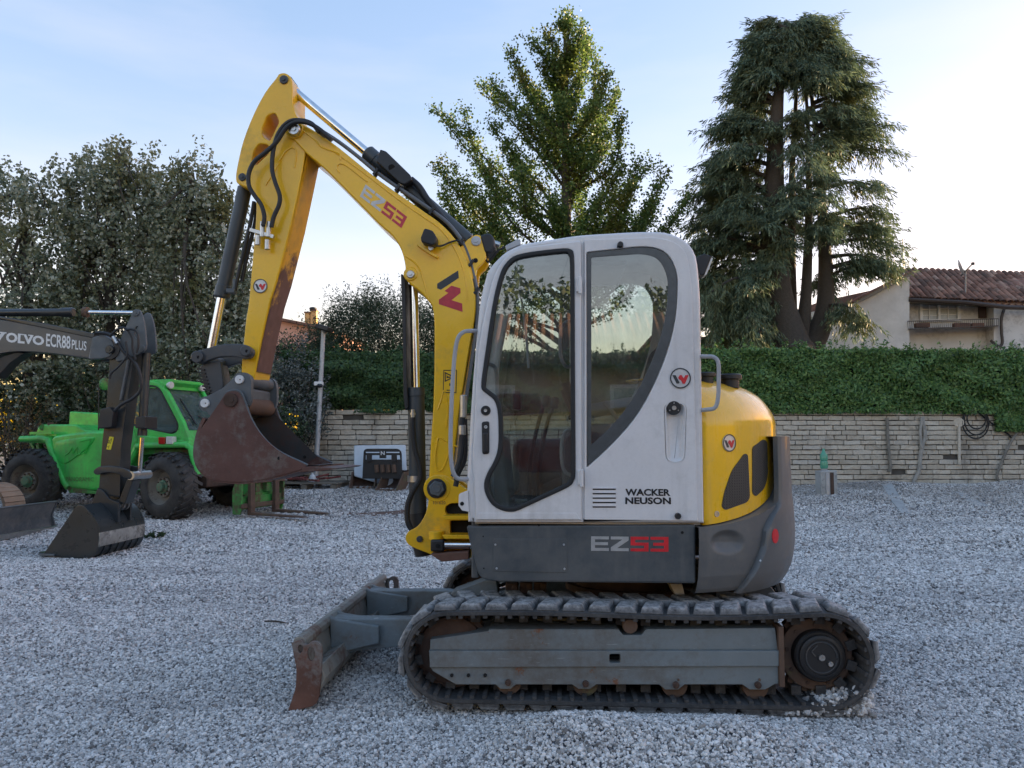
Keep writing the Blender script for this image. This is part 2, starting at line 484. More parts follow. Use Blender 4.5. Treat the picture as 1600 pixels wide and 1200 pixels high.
# ================================================================== ground
def smooth01(x): x = np.clip(x, 0, 1); return x * x * (3 - 2 * x)
_nz = [(RNG.uniform(.25, 2.6), RNG.uniform(0, 6.28), RNG.uniform(0, 6.28)) for _ in range(14)]
def hgt(x, y):
    x, y = np.asarray(x, float), np.asarray(y, float)
    z = np.zeros(np.broadcast(x, y).shape)
    for k, a, p in _nz:
        z = z + .010 / (k + .5) * np.sin(k * (x * math.cos(a) + y * math.sin(a)) * 2 + p)
    # ridge of pushed-up stones in front of the near track
    tx = smooth01((x + .50) / .55) * smooth01((1.42 - x) / .85)
    z = z + .115 * tx * np.exp(-((y - 3.74) / .27) ** 2) * (1 + .18 * np.sin(7 * x + 1))
    # wheel ruts on the right
    z = z + .022 * np.sin((y + .25 * x) * 5.2) * smooth01((x - 1.7) / 1.2) * smooth01((9 - y) / 4) * smooth01((y - 3) / 1)
    # the yard rises a little towards the wall
    z = z + .36 * smooth01((y - 11.0) / 7.0)
    z = z + .10 * smooth01((x - 5.5) / 1.5) * np.exp(-((y - 18.4) / .8) ** 2) * (.7 + .5 * np.sin(1.9 * x))
    return z * smooth01((y + 30) / 20)
def hg(x, y): return float(hgt(x, y))

def ground():
    xs = np.unique(np.concatenate([np.linspace(-400, -40, 10), np.linspace(-40, -6, 60), np.linspace(-6, 7, 240), np.linspace(7, 40, 60), np.linspace(40, 400, 10)]))
    ys = np.unique(np.concatenate([np.linspace(-200, -20, 8), np.linspace(-20, 2.8, 30), np.linspace(2.8, 6, 110), np.linspace(6, 24, 130), np.linspace(24, 60, 20), np.linspace(60, 600, 10)]))
    X, Y = np.meshgrid(xs, ys)
    Z = hgt(X, Y)
    mb = MB(); m, n = X.shape
    mb.v = list(map(tuple, np.stack([X, Y, Z], -1).reshape(-1, 3)))
    mb.f = [(i * n + j, i * n + j + 1, (i + 1) * n + j + 1, (i + 1) * n + j) for i in range(m - 1) for j in range(n - 1)]
    t = NT('gravel_ground')
    co = t.co()
    def vor(sc):
        v = t.n('TexVoronoi', Scale=sc); t.set(v.inputs['Vector'], co); return v
    v1, v2 = vor(62), vor(38)
    sep = t.n('SeparateColor'); t.set(sep.inputs[0], v1.outputs['Color'])
    c1 = t.ramp(sep.outputs[0], (0, (.12, .12, .125)), (.45, (.30, .30, .305)), (.8, (.47, .47, .47)), (1, (.68, .68, .68)))
    c = t.mix(t.maprange(v1.outputs['Distance'], .25, .6), c1, (.045, .048, .055))
    big = t.noise(.55, 5, .6)
    c = t.mix(t.maprange(big, .40, .66, 0, .55), c, t.mix(1., c, (.50, .51, .55), 'MULTIPLY'))
    # earthier strip along the wall
    sp = t.n('SeparateXYZ'); t.set(sp.inputs[0], co)
    e = t.math('MULTIPLY', t.maprange(sp.outputs[1], 15.5, 19.5), t.maprange(t.noise(.9, 5), .40, .62))
    c = t.mix(e, c, t.ramp(t.noise(9, 6, .7), (.3, (.10, .088, .070)), (.7, (.25, .23, .20))))
    h = t.math('ADD', t.math('MULTIPLY', v1.outputs['Distance'], -1.0), t.math('MULTIPLY', v2.outputs['Distance'], -.8))
    m_ = t.pbr(c, .85, 0, t.bump(h, .9, .012), spec=.3)
    return mb.build('ground', m_, None, smooth=180, merge=False, kind='structure')
ground()

def gravel():
    pts = []
    def band(y0, y1, dens, s):
        x0, x1 = -.78 * y1 - 1.7, .66 * y1 + 1.5
        n = int((x1 - x0) * (y1 - y0) * dens)
        x, y = RNG.uniform(x0, x1, n), RNG.uniform(y0, y1, n)
        ok = (x > -.78 * y - 1.7) & (x < .62 * y + 1.5)
        x, y = x[ok], y[ok]
        pts.append(np.stack([x, y, hgt(x, y), np.full(len(x), s)], 1))
    band(2.75, 4.6, 12500, .0068)
    band(4.6, 6.6, 7600, .0077)
    band(6.6, 9.5, 3400, .0104)
    band(9.5, 13.5, 1500, .0132)
    band(13.5, 19.6, 800, .0145)
    # stones lying inside the near track at its rear end
    n = 2600
    x, y = RNG.uniform(1.12, 1.58, n), RNG.uniform(4.06, 4.44, n)
    z = .028 + RNG.uniform(0, 1, n) * np.clip((x - 1.16) * .32, .004, .13)
    pts.append(np.stack([x, y, z, np.full(n, .0105)], 1))
    P = np.concatenate(pts); n = len(P)
    P[:, 2] += P[:, 3] * RNG.uniform(.05, .75, n)
    me = bpy.data.meshes.new('gravel')
    me.vertices.add(n); me.vertices.foreach_set('co', P[:, :3].astype(np.float32).reshape(-1))
    a = me.attributes.new('rot', 'FLOAT_VECTOR', 'POINT'); a.data.foreach_set('vector', RNG.uniform(0, 6.28, (n, 3)).astype(np.float32).reshape(-1))
    a = me.attributes.new('scl', 'FLOAT_VECTOR', 'POINT')
    s = P[:, 3:4] * RNG.lognormal(0, .26, (n, 1)) * RNG.uniform(.65, 1.25, (n, 3))
    a.data.foreach_set('vector', s.astype(np.float32).reshape(-1))
    o = obj('gravel', me, None, None, kind='stuff')
    t = NT('gravel_stone')
    r = t.n('ObjectInfo').outputs['Random']
    c = t.ramp(r, (0, (.13, .125, .12)), (.22, (.37, .36, .345)), (.55, (.585, .57, .545)), (.85, (.76, .74, .71)), (1, (.86, .845, .815)))
    g_ = t.n('NewGeometry').outputs['Position']
    mpp = t.n('Mapping'); t.set(mpp.inputs['Vector'], g_); mpp.inputs['Scale'].default_value = (.30, .95, 1); mpp.inputs['Rotation'].default_value = (0, 0, .25)
    pa = t.noise(1.0, 6, .68, mpp.outputs[0])                                   # darker, dirtier patches and tracks driven into the yard
    c = t.mix(t.maprange(pa, .46, .66, 0, .50), c, t.mix(1., c, (.50, .50, .52), 'MULTIPLY'))
    sx = t.n('SeparateXYZ'); t.set(sx.inputs[0], g_)
    fy = t.math('MULTIPLY', t.maprange(sx.outputs[1], 12.5, 17.5), t.maprange(t.noise(.8, 5, .6, g_), .35, .6))
    c = t.mix(t.math('MULTIPLY', fy, .7), c, (.21, .19, .165))
    t.pbr(c, .8, 0, None, spec=.3)
    ng = bpy.data.node_groups.new('gravel', 'GeometryNodeTree')
    ng.interface.new_socket('Geometry', in_out='INPUT', socket_type='NodeSocketGeometry')
    ng.interface.new_socket('Geometry', in_out='OUTPUT', socket_type='NodeSocketGeometry')
    N, L = ng.nodes, ng.links
    gi, go = N.new('NodeGroupInput'), N.new('NodeGroupOutput')
    ico = N.new('GeometryNodeMeshIcoSphere'); ico.inputs['Radius'].default_value = 1; ico.inputs['Subdivisions'].default_value = 2
    sp = N.new('GeometryNodeSetPosition'); wn_ = N.new('ShaderNodeTexNoise'); wn_.inputs['Scale'].default_value = 1.1
    sub = N.new('ShaderNodeVectorMath'); sub.operation = 'SUBTRACT'; sub.inputs[1].default_value = (.5, .5, .5)
    mul = N.new('ShaderNodeVectorMath'); mul.operation = 'SCALE'; mul.inputs['Scale'].default_value = 1.5
    L.new(wn_.outputs['Color'], sub.inputs[0]); L.new(sub.outputs[0], mul.inputs[0]); L.new(mul.outputs[0], sp.inputs['Offset'])
    L.new(ico.outputs['Mesh'], sp.inputs['Geometry'])
    sm = N.new('GeometryNodeSetMaterial'); sm.inputs['Material'].default_value = t.m
    L.new(sp.outputs[0], sm.inputs[0])
    iop = N.new('GeometryNodeInstanceOnPoints')
    def attr(nm):
        q = N.new('GeometryNodeInputNamedAttribute'); q.data_type = 'FLOAT_VECTOR'; q.inputs['Name'].default_value = nm; return q.outputs[0]
    L.new(gi.outputs[0], iop.inputs['Points']); L.new(sm.outputs[0], iop.inputs['Instance'])
    L.new(attr('rot'), iop.inputs['Rotation']); L.new(attr('scl'), iop.inputs['Scale'])
    L.new(iop.outputs[0], go.inputs[0])
    md = o.modifiers.new('gravel', 'NODES'); md.node_group = ng
    return n
print('gravel stones', gravel())
# ================================================================== main excavator
YN0, YN1, YF0, YF1 = 4.05, 4.45, 5.65, 6.05          # the two tracks
YC = 5.05                                            # centre plane of the machine
SX = .45                                             # slew axis
root = thing('mini_excavator', 'yellow and light grey compact excavator parked on the gravel in the foreground', 'excavator', (.43, YC, 0))

def P(name, mb, mat, parent=None, bevel=0, **kw):
    return mb.build(name, M[mat] if isinstance(mat, str) else mat, root if parent is None else parent, bevel, **kw)

def pin(px, py, Y, r, d=.02, mat='steel', parent=None, name='pin', n=20, bolt=True):
    c = W(px, py, Y); mb = MB()
    mb.lathe(c, (0, -1, 0), [(-.01, r), (d * .7, r), (d, r * .85)], n)
    if bolt: mb.lathe(c + Vector((0, -d, 0)), (0, -1, 0), [(0, r * .42), (.008, r * .42)], 6)
    return P(name, mb, mat, parent)

STROKE = {
 'E': [(0, 1), (1, 1), (1, .8), (.22, .8), (.22, .6), (.95, .6), (.95, .4), (.22, .4), (.22, .2), (1, .2), (1, 0), (0, 0)],
 'Z': [(0, 1), (1, 1), (1, .75), (.35, .2), (1, .2), (1, 0), (0, 0), (0, .25), (.65, .8), (0, .8)],
 '5': [(0, 1), (1, 1), (1, .8), (.25, .8), (.25, .6), (1, .6), (1, 0), (0, 0), (0, .2), (.75, .2), (.75, .4), (0, .4)],
 '3': [(0, 1), (1, 1), (1, 0), (0, 0), (0, .2), (.75, .2), (.75, .4), (.15, .4), (.15, .6), (.75, .6), (.75, .8), (0, .8)],
}
def strokes(txt, quad, d, fr=E, gap=.10, i0=0, tot=None, th=.002):
    """Square letters inside a quad of photo pixels: top-left, top-right, bottom-right, bottom-left."""
    q = [Vector(fr.uv(*p, d)) for p in quad]
    mb = MB(); tot = tot or len(txt)
    for i, ch in enumerate(txt):
        pts = []
        for x, y in STROKE[ch]:
            s = (i0 + i + gap / 2 + x * (1 - gap)) / tot
            p = (q[3] * (1 - s) + q[2] * s) * (1 - y) + (q[0] * (1 - s) + q[1] * s) * y
            pts.append(tuple(p))
        mb.prism(pts, d - th, d + .003, fr, px=False)
    return mb

def text(txt, quad, d, fr=E, bold=0.0, th=.0015, sx=1.0):
    """Lettering in the default typeface stretched to a quad of photo pixels (tl, tr, br, bl)."""
    cu = bpy.data.curves.new('c', 'FONT'); cu.body = txt; cu.offset = bold; cu.resolution_u = 3
    ob = bpy.data.objects.new('c', cu); me = bpy.data.meshes.new_from_object(ob)
    co = [(v.co.x, v.co.y) for v in me.vertices]
    x0, x1 = min(c[0] for c in co), max(c[0] for c in co); y0, y1 = min(c[1] for c in co), max(c[1] for c in co)
    q = [Vector(fr.uv(*p, d)) for p in quad]
    V = []
    for x, y in co:
        s, t = (x - x0) / (x1 - x0), (y - y0) / (y1 - y0)
        p = (q[3] * (1 - s) + q[2] * s) * (1 - t) + (q[0] * (1 - s) + q[1] * s) * t
        V.append(fr.w(p.x, p.y, d - th))
    mb = MB().add(V, [tuple(p.vertices) for p in me.polygons])
    bpy.data.objects.remove(ob); bpy.data.curves.remove(cu); bpy.data.meshes.remove(me)
    return mb

W_DARK = [(-.76, .30), (-.46, .30), (-.08, -.44), (-.18, -.52), (-.38, -.52)]
W_RED = [(-.22, .02), (-.06, .30), (.12, .30), (.32, -.02), (.48, .30), (.80, .30), (.42, -.54), (.20, -.54), (.02, -.14), (-.04, -.20)]
def badge(c, n, up, r, parent, sx=1.0, rim='dkdecal'):
    n, up = Vector(n).normalized(), Vector(up).normalized(); x = up.cross(n).normalized(); up = n.cross(x)
    def poly(mb, pts, h0, h1):
        k = len(pts)
        V = [c + x * (u * r * sx) + up * (v * r) + n * h0 for u, v in pts] + [c + x * (u * r * sx) + up * (v * r) + n * h1 for u, v in pts]
        return mb.add(V, [tuple(range(k, 2 * k))] + [(i, (i + 1) % k, k + (i + 1) % k, k + i) for i in range(k)])
    b = P('badge', poly(MB(), circ(0, 0, .98, n=28), -.002, .003), 'silver', parent)
    ring = MB(); o, i = circ(0, 0, 1, n=28), circ(0, 0, .88, n=28)
    V = [c + x * (u * r * sx) + up * (v * r) + n * .0055 for u, v in o + i]
    ring.add(V, [(k, (k + 1) % 28, 28 + (k + 1) % 28, 28 + k) for k in range(28)])
    extra = poly(poly(MB(), W_DARK, .002, .0048), [], 0, 0) if False else poly(MB(), W_DARK, .002, .0048)
    return b, ring, extra, poly(MB(), W_RED, .002, .0048)

# ---------------------------------------------------------------- rubber tracks
ci, cs = W(700, 1027, YN0), W(1290, 1034, YN0)
R1, R2 = .238, .248
def track_path(off=0.0, n=160):
    r1, r2 = R1 + off, R2 + off
    a, b = Vector((ci.x, ci.z)), Vector((cs.x, cs.z)); d = b - a; L = d.length
    th = math.atan2(d.y, d.x); k = math.asin((r1 - r2) / L)
    p = []
    t0 = th + math.pi / 2 - k
    top_a = a + Vector((math.cos(t0), math.sin(t0))) * r1; top_b = b + Vector((math.cos(t0), math.sin(t0))) * r2
    t1 = th - math.pi / 2 + k
    bot_a = a + Vector((math.cos(t1), math.sin(t1))) * r1; bot_b = b + Vector((math.cos(t1), math.sin(t1))) * r2
    for i in range(40):
        s = i / 40; q = top_a.lerp(top_b, s); p.append((q.x, q.y - .012 * math.sin(s * math.pi) + .010 * math.sin(s * 2 * math.pi)))
    for i in range(24):
        t = t0 + (t1 - t0) * i / 24; p.append((b.x + math.cos(t) * r2, b.y + math.sin(t) * r2))
    for i in range(40):
        q = bot_b.lerp(bot_a, i / 40); p.append((q.x, q.y))
    for i in range(24):
        t = t1 - (2 * math.pi - (t0 - t1)) * i / 24; p.append((a.x + math.cos(t) * r1, a.y + math.sin(t) * r1))
    return np.array(p)
def along(path, s):
    """Point and tangent at arc length s on the closed path."""
    seg = np.roll(path, -1, 0) - path; ln = np.hypot(*seg.T); cum = np.concatenate([[0], np.cumsum(ln)])
    s = s % cum[-1]; i = min(int(np.searchsorted(cum, s, 'right')) - 1, len(path) - 1)
    return path[i] + seg[i] * ((s - cum[i]) / ln[i]), seg[i] / ln[i], cum[-1]
tm = NT('track_rubber')
_c = tm.mix(tm.maprange(tm.noise(5, 6, .7), .38, .66), (.030, .030, .031), (.072, .071, .070))
_c = tm.mix(tm.maprange(tm.noise(40, 4, .7), .5, .8, 0, .5), _c, (.13, .125, .12))
M['track'] = tm.pbr(_c, .7, 0, tm.bump(tm.noise(90, 5), .25, .004))
tl = NT('track_lug_rubber')                      # tread faces are scuffed pale and carry stone dust
_s = tl.n('SeparateXYZ'); tl.set(_s.inputs[0], tl.co())
_o = tl.n('ObjectInfo').outputs['Random']
_v = tl.n('CombineXYZ'); tl.set(_v.inputs[2], tl.math('MULTIPLY', _o, 30))
_va = tl.n('VectorMath', operation='ADD'); tl.set(_va.inputs[0], tl.co()); tl.set(_va.inputs[1], _v.outputs[0])
_n = tl.noise(34, 6, .7, _va.outputs[0])
_k = tl.math('MULTIPLY', tl.maprange(_s.outputs[2], .010, .028, .30, 1), tl.maprange(_n, .30, .62))
_c = tl.mix(_k, (.045, .045, .046), (.42, .42, .415))
M['lug'] = tl.pbr(_c, .8, 0, tl.bump(_n, .3, .004))

outer, inner = track_path(0), track_path(-.030)
plen = along(outer, 0)[2]
NL = 40; pitch = plen / NL
def lug_mesh(y0, y1, skew):
    """Tread block: x along the belt, y across, z outwards."""
    h, b, tp = .030, .060, .043
    V = []
    for y, sk in ((y0, -skew), (y1, skew)):
        V += [(-b + sk, y, -.004), (b + sk, y, -.004), (tp + sk * 1.3, y + (.014 if y == y0 else -.014), h), (-tp + sk * 1.3, y + (.014 if y == y0 else -.014), h)]
    mb = MB().add([Vector(v) for v in V], [(0, 1, 2, 3), (7, 6, 5, 4), (0, 4, 5, 1), (1, 5, 6, 2), (2, 6, 7, 3), (3, 7, 4, 0)])
    bm = bmesh.new(); me = mb.mesh('lug'); bm.from_mesh(me)
    bmesh.ops.bevel(bm, geom=[e for e in bm.edges], offset=.005, segments=1, affect='EDGES')
    bm.to_mesh(me); bm.free(); me.shade_flat(); me.materials.append(M['lug'])
    return me
LUGS = [lug_mesh(.006, .215, .018), lug_mesh(.190, .394, -.018)]
def track(y0):
    mb = MB()
    n = len(outer); rows = []
    prof = [(0, 1.0), (.012, 1.0)]
    for i in range(n + 1):
        o, q = outer[i % n], inner[i % n]
        m = lambda y, t: Vector((q[0] + (o[0] - q[0]) * t, y, q[1] + (o[1] - q[1]) * t))
        rows.append([m(y0, .1), m(y0, .7), m(y0 + .016, 1), m(y0 + .384, 1), m(y0 + .4, .7), m(y0 + .4, .1), m(y0 + .384, 0), m(y0 + .016, 0), m(y0, .1)])
    mb.grid(rows)
    t = P('rubber_track', mb, 'track', smooth=50)
    g = MB()
    for k in range(NL * 2):
        p, tg, _ = along(inner, k * (along(inner, 0)[2]) / (NL * 2))
        R = Matrix(((tg[0], 0, -tg[1]), (0, 1, 0), (tg[1], 0, tg[0])))
        nrm = Vector((-tg[1], 0, tg[0]))
        c = Vector((p[0], y0 + .2, p[1])) - nrm * .006
        g.box(c, (.022, .385, .016), R)
        if k % 2 == 0:
            for yy in (.145, .255): g.box(Vector((p[0], y0 + yy, p[1])) - nrm * .035, (.05, .035, .05), R)
    P('drive_teeth', g, 'track', t, kind='stuff')
    for row in (0, 1):
        for k in range(NL):
            p, tg, _ = along(outer, (k + .5 * row) * pitch)
            # path runs clockwise: outward normal is to the left of the tangent
            nx, nz = -tg[1], tg[0]
            Mx = Matrix(((tg[0], 0, nx, p[0]), (0, 1, 0, y0), (tg[1], 0, nz, p[1]), (0, 0, 0, 1)))
            obj('track_lug', LUGS[row], None, t, Mx)
    return t
track(YN0); track(YF0)

def undercarriage(y0, sgn, near):
    """Side beam, idler, sprocket and rollers of one track; sgn -1 faces the camera."""
    fy = y0 + .045 if sgn < 0 else y0 + .355
    ref = YN0 + .045
    f = lambda pts: [E.uv(p[0], p[1], ref) for p in pts]
    mb = MB()
    a, b = fy, fy + (.27 if sgn < 0 else -.27)
    top = f([(672, 1000), (762, 987), (765, 984), (966, 984), (974, 993), (1003, 993), (1010, 984), (1212, 982), (1216, 1016), (671, 1016)])
    mid = f([(671, 1016), (1216, 1016), (1216, 1040), (672, 1042)])
    low = f([(672, 1042), (1216, 1040), (1217, 1069), (1212, 1069), (1196, 1078), (1172, 1078), (1160, 1070), (1070, 1070), (1060, 1078), (1040, 1078), (1030, 1070), (932, 1070), (922, 1077), (904, 1077), (894, 1070), (806, 1070), (798, 1077), (782, 1077), (774, 1070), (712, 1070), (676, 1049)])
    s = -1 if sgn < 0 else 1
    mb.plate([top], a - s * .010, b, bevel=.003, px=False)
    hole = f(rnd([(952, 1021, 3), (969, 1021, 3), (969, 1035, 3), (952, 1035, 3)]))
    mb.plate([mid, hole], a + s * .013, b, bevel=.0045, px=False)
    mb.plate([low], a - s * .004, b, bevel=.003, px=False)
    fr = P('track_frame', mb, 'frame')
    if near:
        for x, y in ((706, 1055), (732, 1055), (758, 1055)):
            c = W(x, y, a); P('bolt_hole', MB().cyl(c + Vector((0, .004, 0)), c + Vector((0, -.008, 0)), .009, 10), 'void', fr)
        for x, y, r in ((794, 1066, .016), (915, 1068, .017), (1056, 1070, .017), (1184, 1070, .017)):
            pin(x, y, a, r, .018, 'rustdark', fr, 'roller_bolt', 12)
        for x, y in ((1000, 1030), (1112, 1026), (1060, 1062), (1187, 1062)):
            pin(x, y, a, .006, .006, 'rustbrown', fr, 'weld_stud', 8, False)
        c = W(952, 1028, a + .16); P('dark_slot', MB().box((c.x + .02, a + .06, c.z), (.08, .02, .08)), 'void', fr)
        P('end_flange', MB().bb(W(1214, 950, a).x, W(1222, 950, a).x, a - .02, a + .2, W(1219, 1072, a).z, W(1219, 978, a).z), 'rustbrown', fr, .003)
    m = y0 + .2
    o = Vector((ci.x, m, ci.z))
    idl = P('idler', MB().lathe(o + Vector((0, -.085, 0)), (0, 1, 0), [(0, .05), (.0, .145), (.02, .175), (.045, .180), (.046, .203), (.124, .203), (.125, .18), (.15, .175), (.17, .145), (.17, .05)], 40), 'rustdark')
    o = Vector((cs.x, m, cs.z))
    sp = MB()
    nt = 15; pr = []
    for k in range(nt):
        for a_, r_ in ((0, .182), (.3, .182), (.42, .208), (.72, .208), (.84, .182)):
            t = 2 * math.pi * (k + a_) / nt; pr.append((o.x + r_ * math.cos(t), o.z + r_ * math.sin(t)))
    sp.plate([pr], m - .028, m + .028, bevel=.004, px=False)
    e = -.12 if sgn < 0 else .12
    sp.lathe(o, (0, e, 0), [(.02, .185), (.055, .183), (.06, .172), (.06, .13)], 44, cap=False)
    spk = P('sprocket', sp, 'rustbrown')
    for k in range(9):
        t = 2 * math.pi * k / 9 + .2
        c = o + Vector((.152 * math.cos(t), -.06 if sgn < 0 else .06, .152 * math.sin(t)))
        P('sprocket_bolt', MB().lathe(c, (0, e, 0), [(0, .010), (.008, .010)], 6), 'rustdark', spk)
    q = o + Vector((.006, 0, 0))
    P('drive_motor', MB().lathe(q, (0, e, 0), [(.03, .132), (.10, .130), (.108, .122), (.108, .112), (.125, .110), (.130, .100), (.130, .092), (.122, .090), (.122, .0)], 40, cap=False), 'black', spk)
    if near:
        fy_ = m - .122
        P('motor_plug', MB().lathe(Vector((q.x + .0, fy_, q.z)), (0, -1, 0), [(0, .016), (.012, .016), (.012, .009), (.005, .008)], 12), 'steel', spk)
        P('motor_plug', MB().lathe(Vector((q.x + .042, fy_, q.z - .03)), (0, -1, 0), [(0, .013), (.012, .013), (.012, .007), (.005, .007)], 12), 'steel', spk)
        rib = MB().bar((q.x - .05, fy_ - .003, q.z + .03), (q.x - .02, fy_ - .003, q.z + .06), .006, .006).bar((q.x - .05, fy_ - .003, q.z + .03), (q.x - .03, fy_ - .003, q.z + .005), .006, .006)
        rib.tube([(q.x + .078 * math.cos(t), fy_ - .002, q.z + .078 * math.sin(t)) for t in np.linspace(0, 6.1, 30)], .004, 6)
        P('cover_rib', rib, 'linkgrey', spk)
    for px in (794, 915, 1056, 1184):
        c = W(px, 1066, ref); P('track_roller', MB().lathe((c.x, m - .11, ci.z - .145), (0, 1, 0), [(0, .03), (0, .066), (.05, .070), (.052, .055), (.168, .055), (.17, .070), (.22, .066), (.22, .03)], 22), 'rustbrown')
    c = W(985, 979, ref); P('carrier_roller', MB().lathe((c.x, m - .15, c.z), (0, 1, 0), [(0, .012), (0, .036), (.012, .04), (.06, .04), (.062, .03), (.2, .03)], 18), 'rustbrown')
undercarriage(YN0, -1, True)
undercarriage(YF0, 1, False)

# centre frame, slew ring
mb = MB()
x0, x1 = W(745, 950, YC).x - .12, W(1180, 950, YC).x - .05
mb.bb(ci.x + .30, cs.x - .38, 4.46, 5.64, .22, .47)
mb.bb(ci.x + .45, ci.x + .75, 4.30, 5.80, .26, .44).bb(cs.x - .75, cs.x - .45, 4.30, 5.80, .26, .44)
cf = P('centre_frame', mb, 'frame', None, .012)
P('slew_ring', MB().lathe((SX, YC, .46), (0, 0, 1), [(0, .40), (.05, .40), (.05, .36), (.15, .36), (.15, .30)], 40), 'rustdark')

# ---------------------------------------------------------------- dozer blade
BY0, BY1 = 4.06, 6.04
def bp(pts, y): return [E.uv(p[0], p[1], BY0) for p in pts]
front = [(456, 1004), (461, 1020), (464, 1042), (463, 1064), (458, 1088), (450, 1111)]
mb = MB()
sheet = front + [(461, 1109), (470, 1088), (476, 1064), (477, 1042), (473, 1020), (468, 1003)]
mb.prism(bp(sheet, 0), BY0 + .02, BY1 - .02, px=False)
mb.prism(bp([(456, 1003), (459, 998), (470, 996), (476, 1001), (476, 1010), (462, 1011)], 0), BY0 + .022, BY1 - .022, px=False)
mb.prism(bp([(476, 1050), (500, 1040), (506, 1062), (497, 1083), (473, 1083)], 0), BY0 + .022, BY1 - .022, px=False)
bl = P('dozer_blade', mb, 'blade', None, .004)
endp = rnd([(455, 1005, 2), (470, 999, 3), (474, 1006, 2), (481, 1008, 3), (486, 1002, 5), (499, 1003, 8), (503, 1014, 5), (502, 1048, 5), (498, 1090, 8), (492, 1103, 6), (449, 1113, 2), (462, 1075, 9), (463, 1045, 9), (458, 1020, 4)])
for y, yy in ((BY0, BY0 + .022), (BY1 - .022, BY1)):
    e = P('blade_end', MB().plate([bp(endp, 0), bp(circ(486, 1022, 6, 11.5, 16), 0), bp(circ(469, 1014, 4, 6.5, 12), 0)], y, yy, bevel=.003, px=False), 'bladeend', bl)
for yc in (4.62, 5.48):
    pts = bp([(476, 1000), (500, 1002), (640, 1003), (700, 1010), (700, 1050), (640, 1046), (520, 1058), (480, 1072)], 0)
    am = P('blade_arm', MB().prism(pts, yc - .055, yc + .055, px=False), 'frame', bl, .006)
    for s0 in (-.095, .06):
        P('blade_gusset', MB().prism(bp([(474, 994), (484, 1000), (520, 1006), (560, 1012), (560, 1042), (505, 1055), (478, 1086)], 0), yc + s0, yc + s0 + .035, px=False), 'frame', bl, .006)
a, b = W(690, 948, 5.05), W(795, 880, 5.05)
mb = MB().cyl(W(500, 1020, 5.02), W(700, 960, 5.02), .035, 16, .004)
P('blade_cylinder', mb, 'cyl', bl)
ln = W(730, 930, 4.72)
P('blade_cylinder_guard', MB().prism(rnd([(700, 934, 2), (708, 924, 2), (758, 906, 2), (776, 908, 2), (779, 928, 2), (745, 938, 2), (702, 946, 2)]), 4.66, 4.80), 'frame', None, .006)
P('blade_rod', MB().cyl(W(778, 920, 4.74), W(800, 913, 4.74), .028, 16), 'chrome')
for k in range(3):
    c = W(800 + k * 22, 918 - k, 4.62)
    P('valve_block', MB().box(c, (.07, .1, .06)).cyl(c + Vector((.02, -.07, .01)), c + Vector((.02, .06, .01)), .018, 10), 'rustdark', None, .004)
P('belly_plate', MB().prism([(1046, 912), (1066, 912), (1072, 938), (1060, 938)], 4.5, 5.2), 'cabgrey', None, .003)
P('belly_guard', MB().prism(rnd([(1118, 914), (1195, 905, 12), (1212, 925, 8), (1216, 940), (1118, 940)]), 4.75, 5.5), 'dark', None, .006)

# ---------------------------------------------------------------- revolving deck: skirt, tail, bonnet
YS = 4.17
sk = rnd([(729, 822, 3), (1087, 820, 2), (1087, 912, 2), (780, 909, 4), (752, 904, 6), (747, 896, 3), (734, 848, 4)])
mb = MB().plate([sk], YS, YS + .05, bevel=.010)
skirt = P('side_panel', mb, 'dark', None, smooth=40)
acc = rnd([(770, 842, 3), (886, 842, 3), (886, 895, 3), (770, 893, 3)])
P('access_panel', MB().plate([acc], YS - .003, YS + .02, bevel=.002), 'dark', skirt)
for x, y in ((774, 851), (881, 851), (776, 888), (882, 889)): pin(x, y, YS - .003, .006, .004, 'galv', skirt, 'screw', 8, False)
for x, y, r in ((1066, 832, .008), (755, 838, .004), (756, 888, .004), (842, 821, .005)): pin(x, y, YS, r, .003, 'void', skirt, 'bolt_hole', 8, False)
P('lettering', strokes('EZ', [(922, 838), (1046, 839), (1046, 862), (922, 860.5)], YS, tot=4, i0=0), 'greydecal', skirt)
P('lettering', strokes('53', [(922, 838), (1046, 839), (1046, 862), (922, 860.5)], YS, tot=4, i0=2), 'red', skirt)
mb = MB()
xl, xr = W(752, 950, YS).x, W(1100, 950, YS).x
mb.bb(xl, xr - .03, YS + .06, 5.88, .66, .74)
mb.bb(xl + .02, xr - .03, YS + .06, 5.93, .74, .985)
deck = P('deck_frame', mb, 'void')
P('side_panel', MB().bb(xl - .05, xr, 5.90, 5.945, .64, .98), 'dark', None, .01)
P('front_panel', MB().bb(xl - .06, xl - .02, YS + .055, 4.85, .66, .97).bb(xl - .06, xl - .02, 5.3, 5.9, .66, .97), 'dark', None, .008)

def rv(phi, r, z): return Vector((SX + r * math.sin(phi), YC - r * math.cos(phi), z))
def interp(x, xs, ys): return float(np.interp(x, xs, ys))
dg = math.degrees
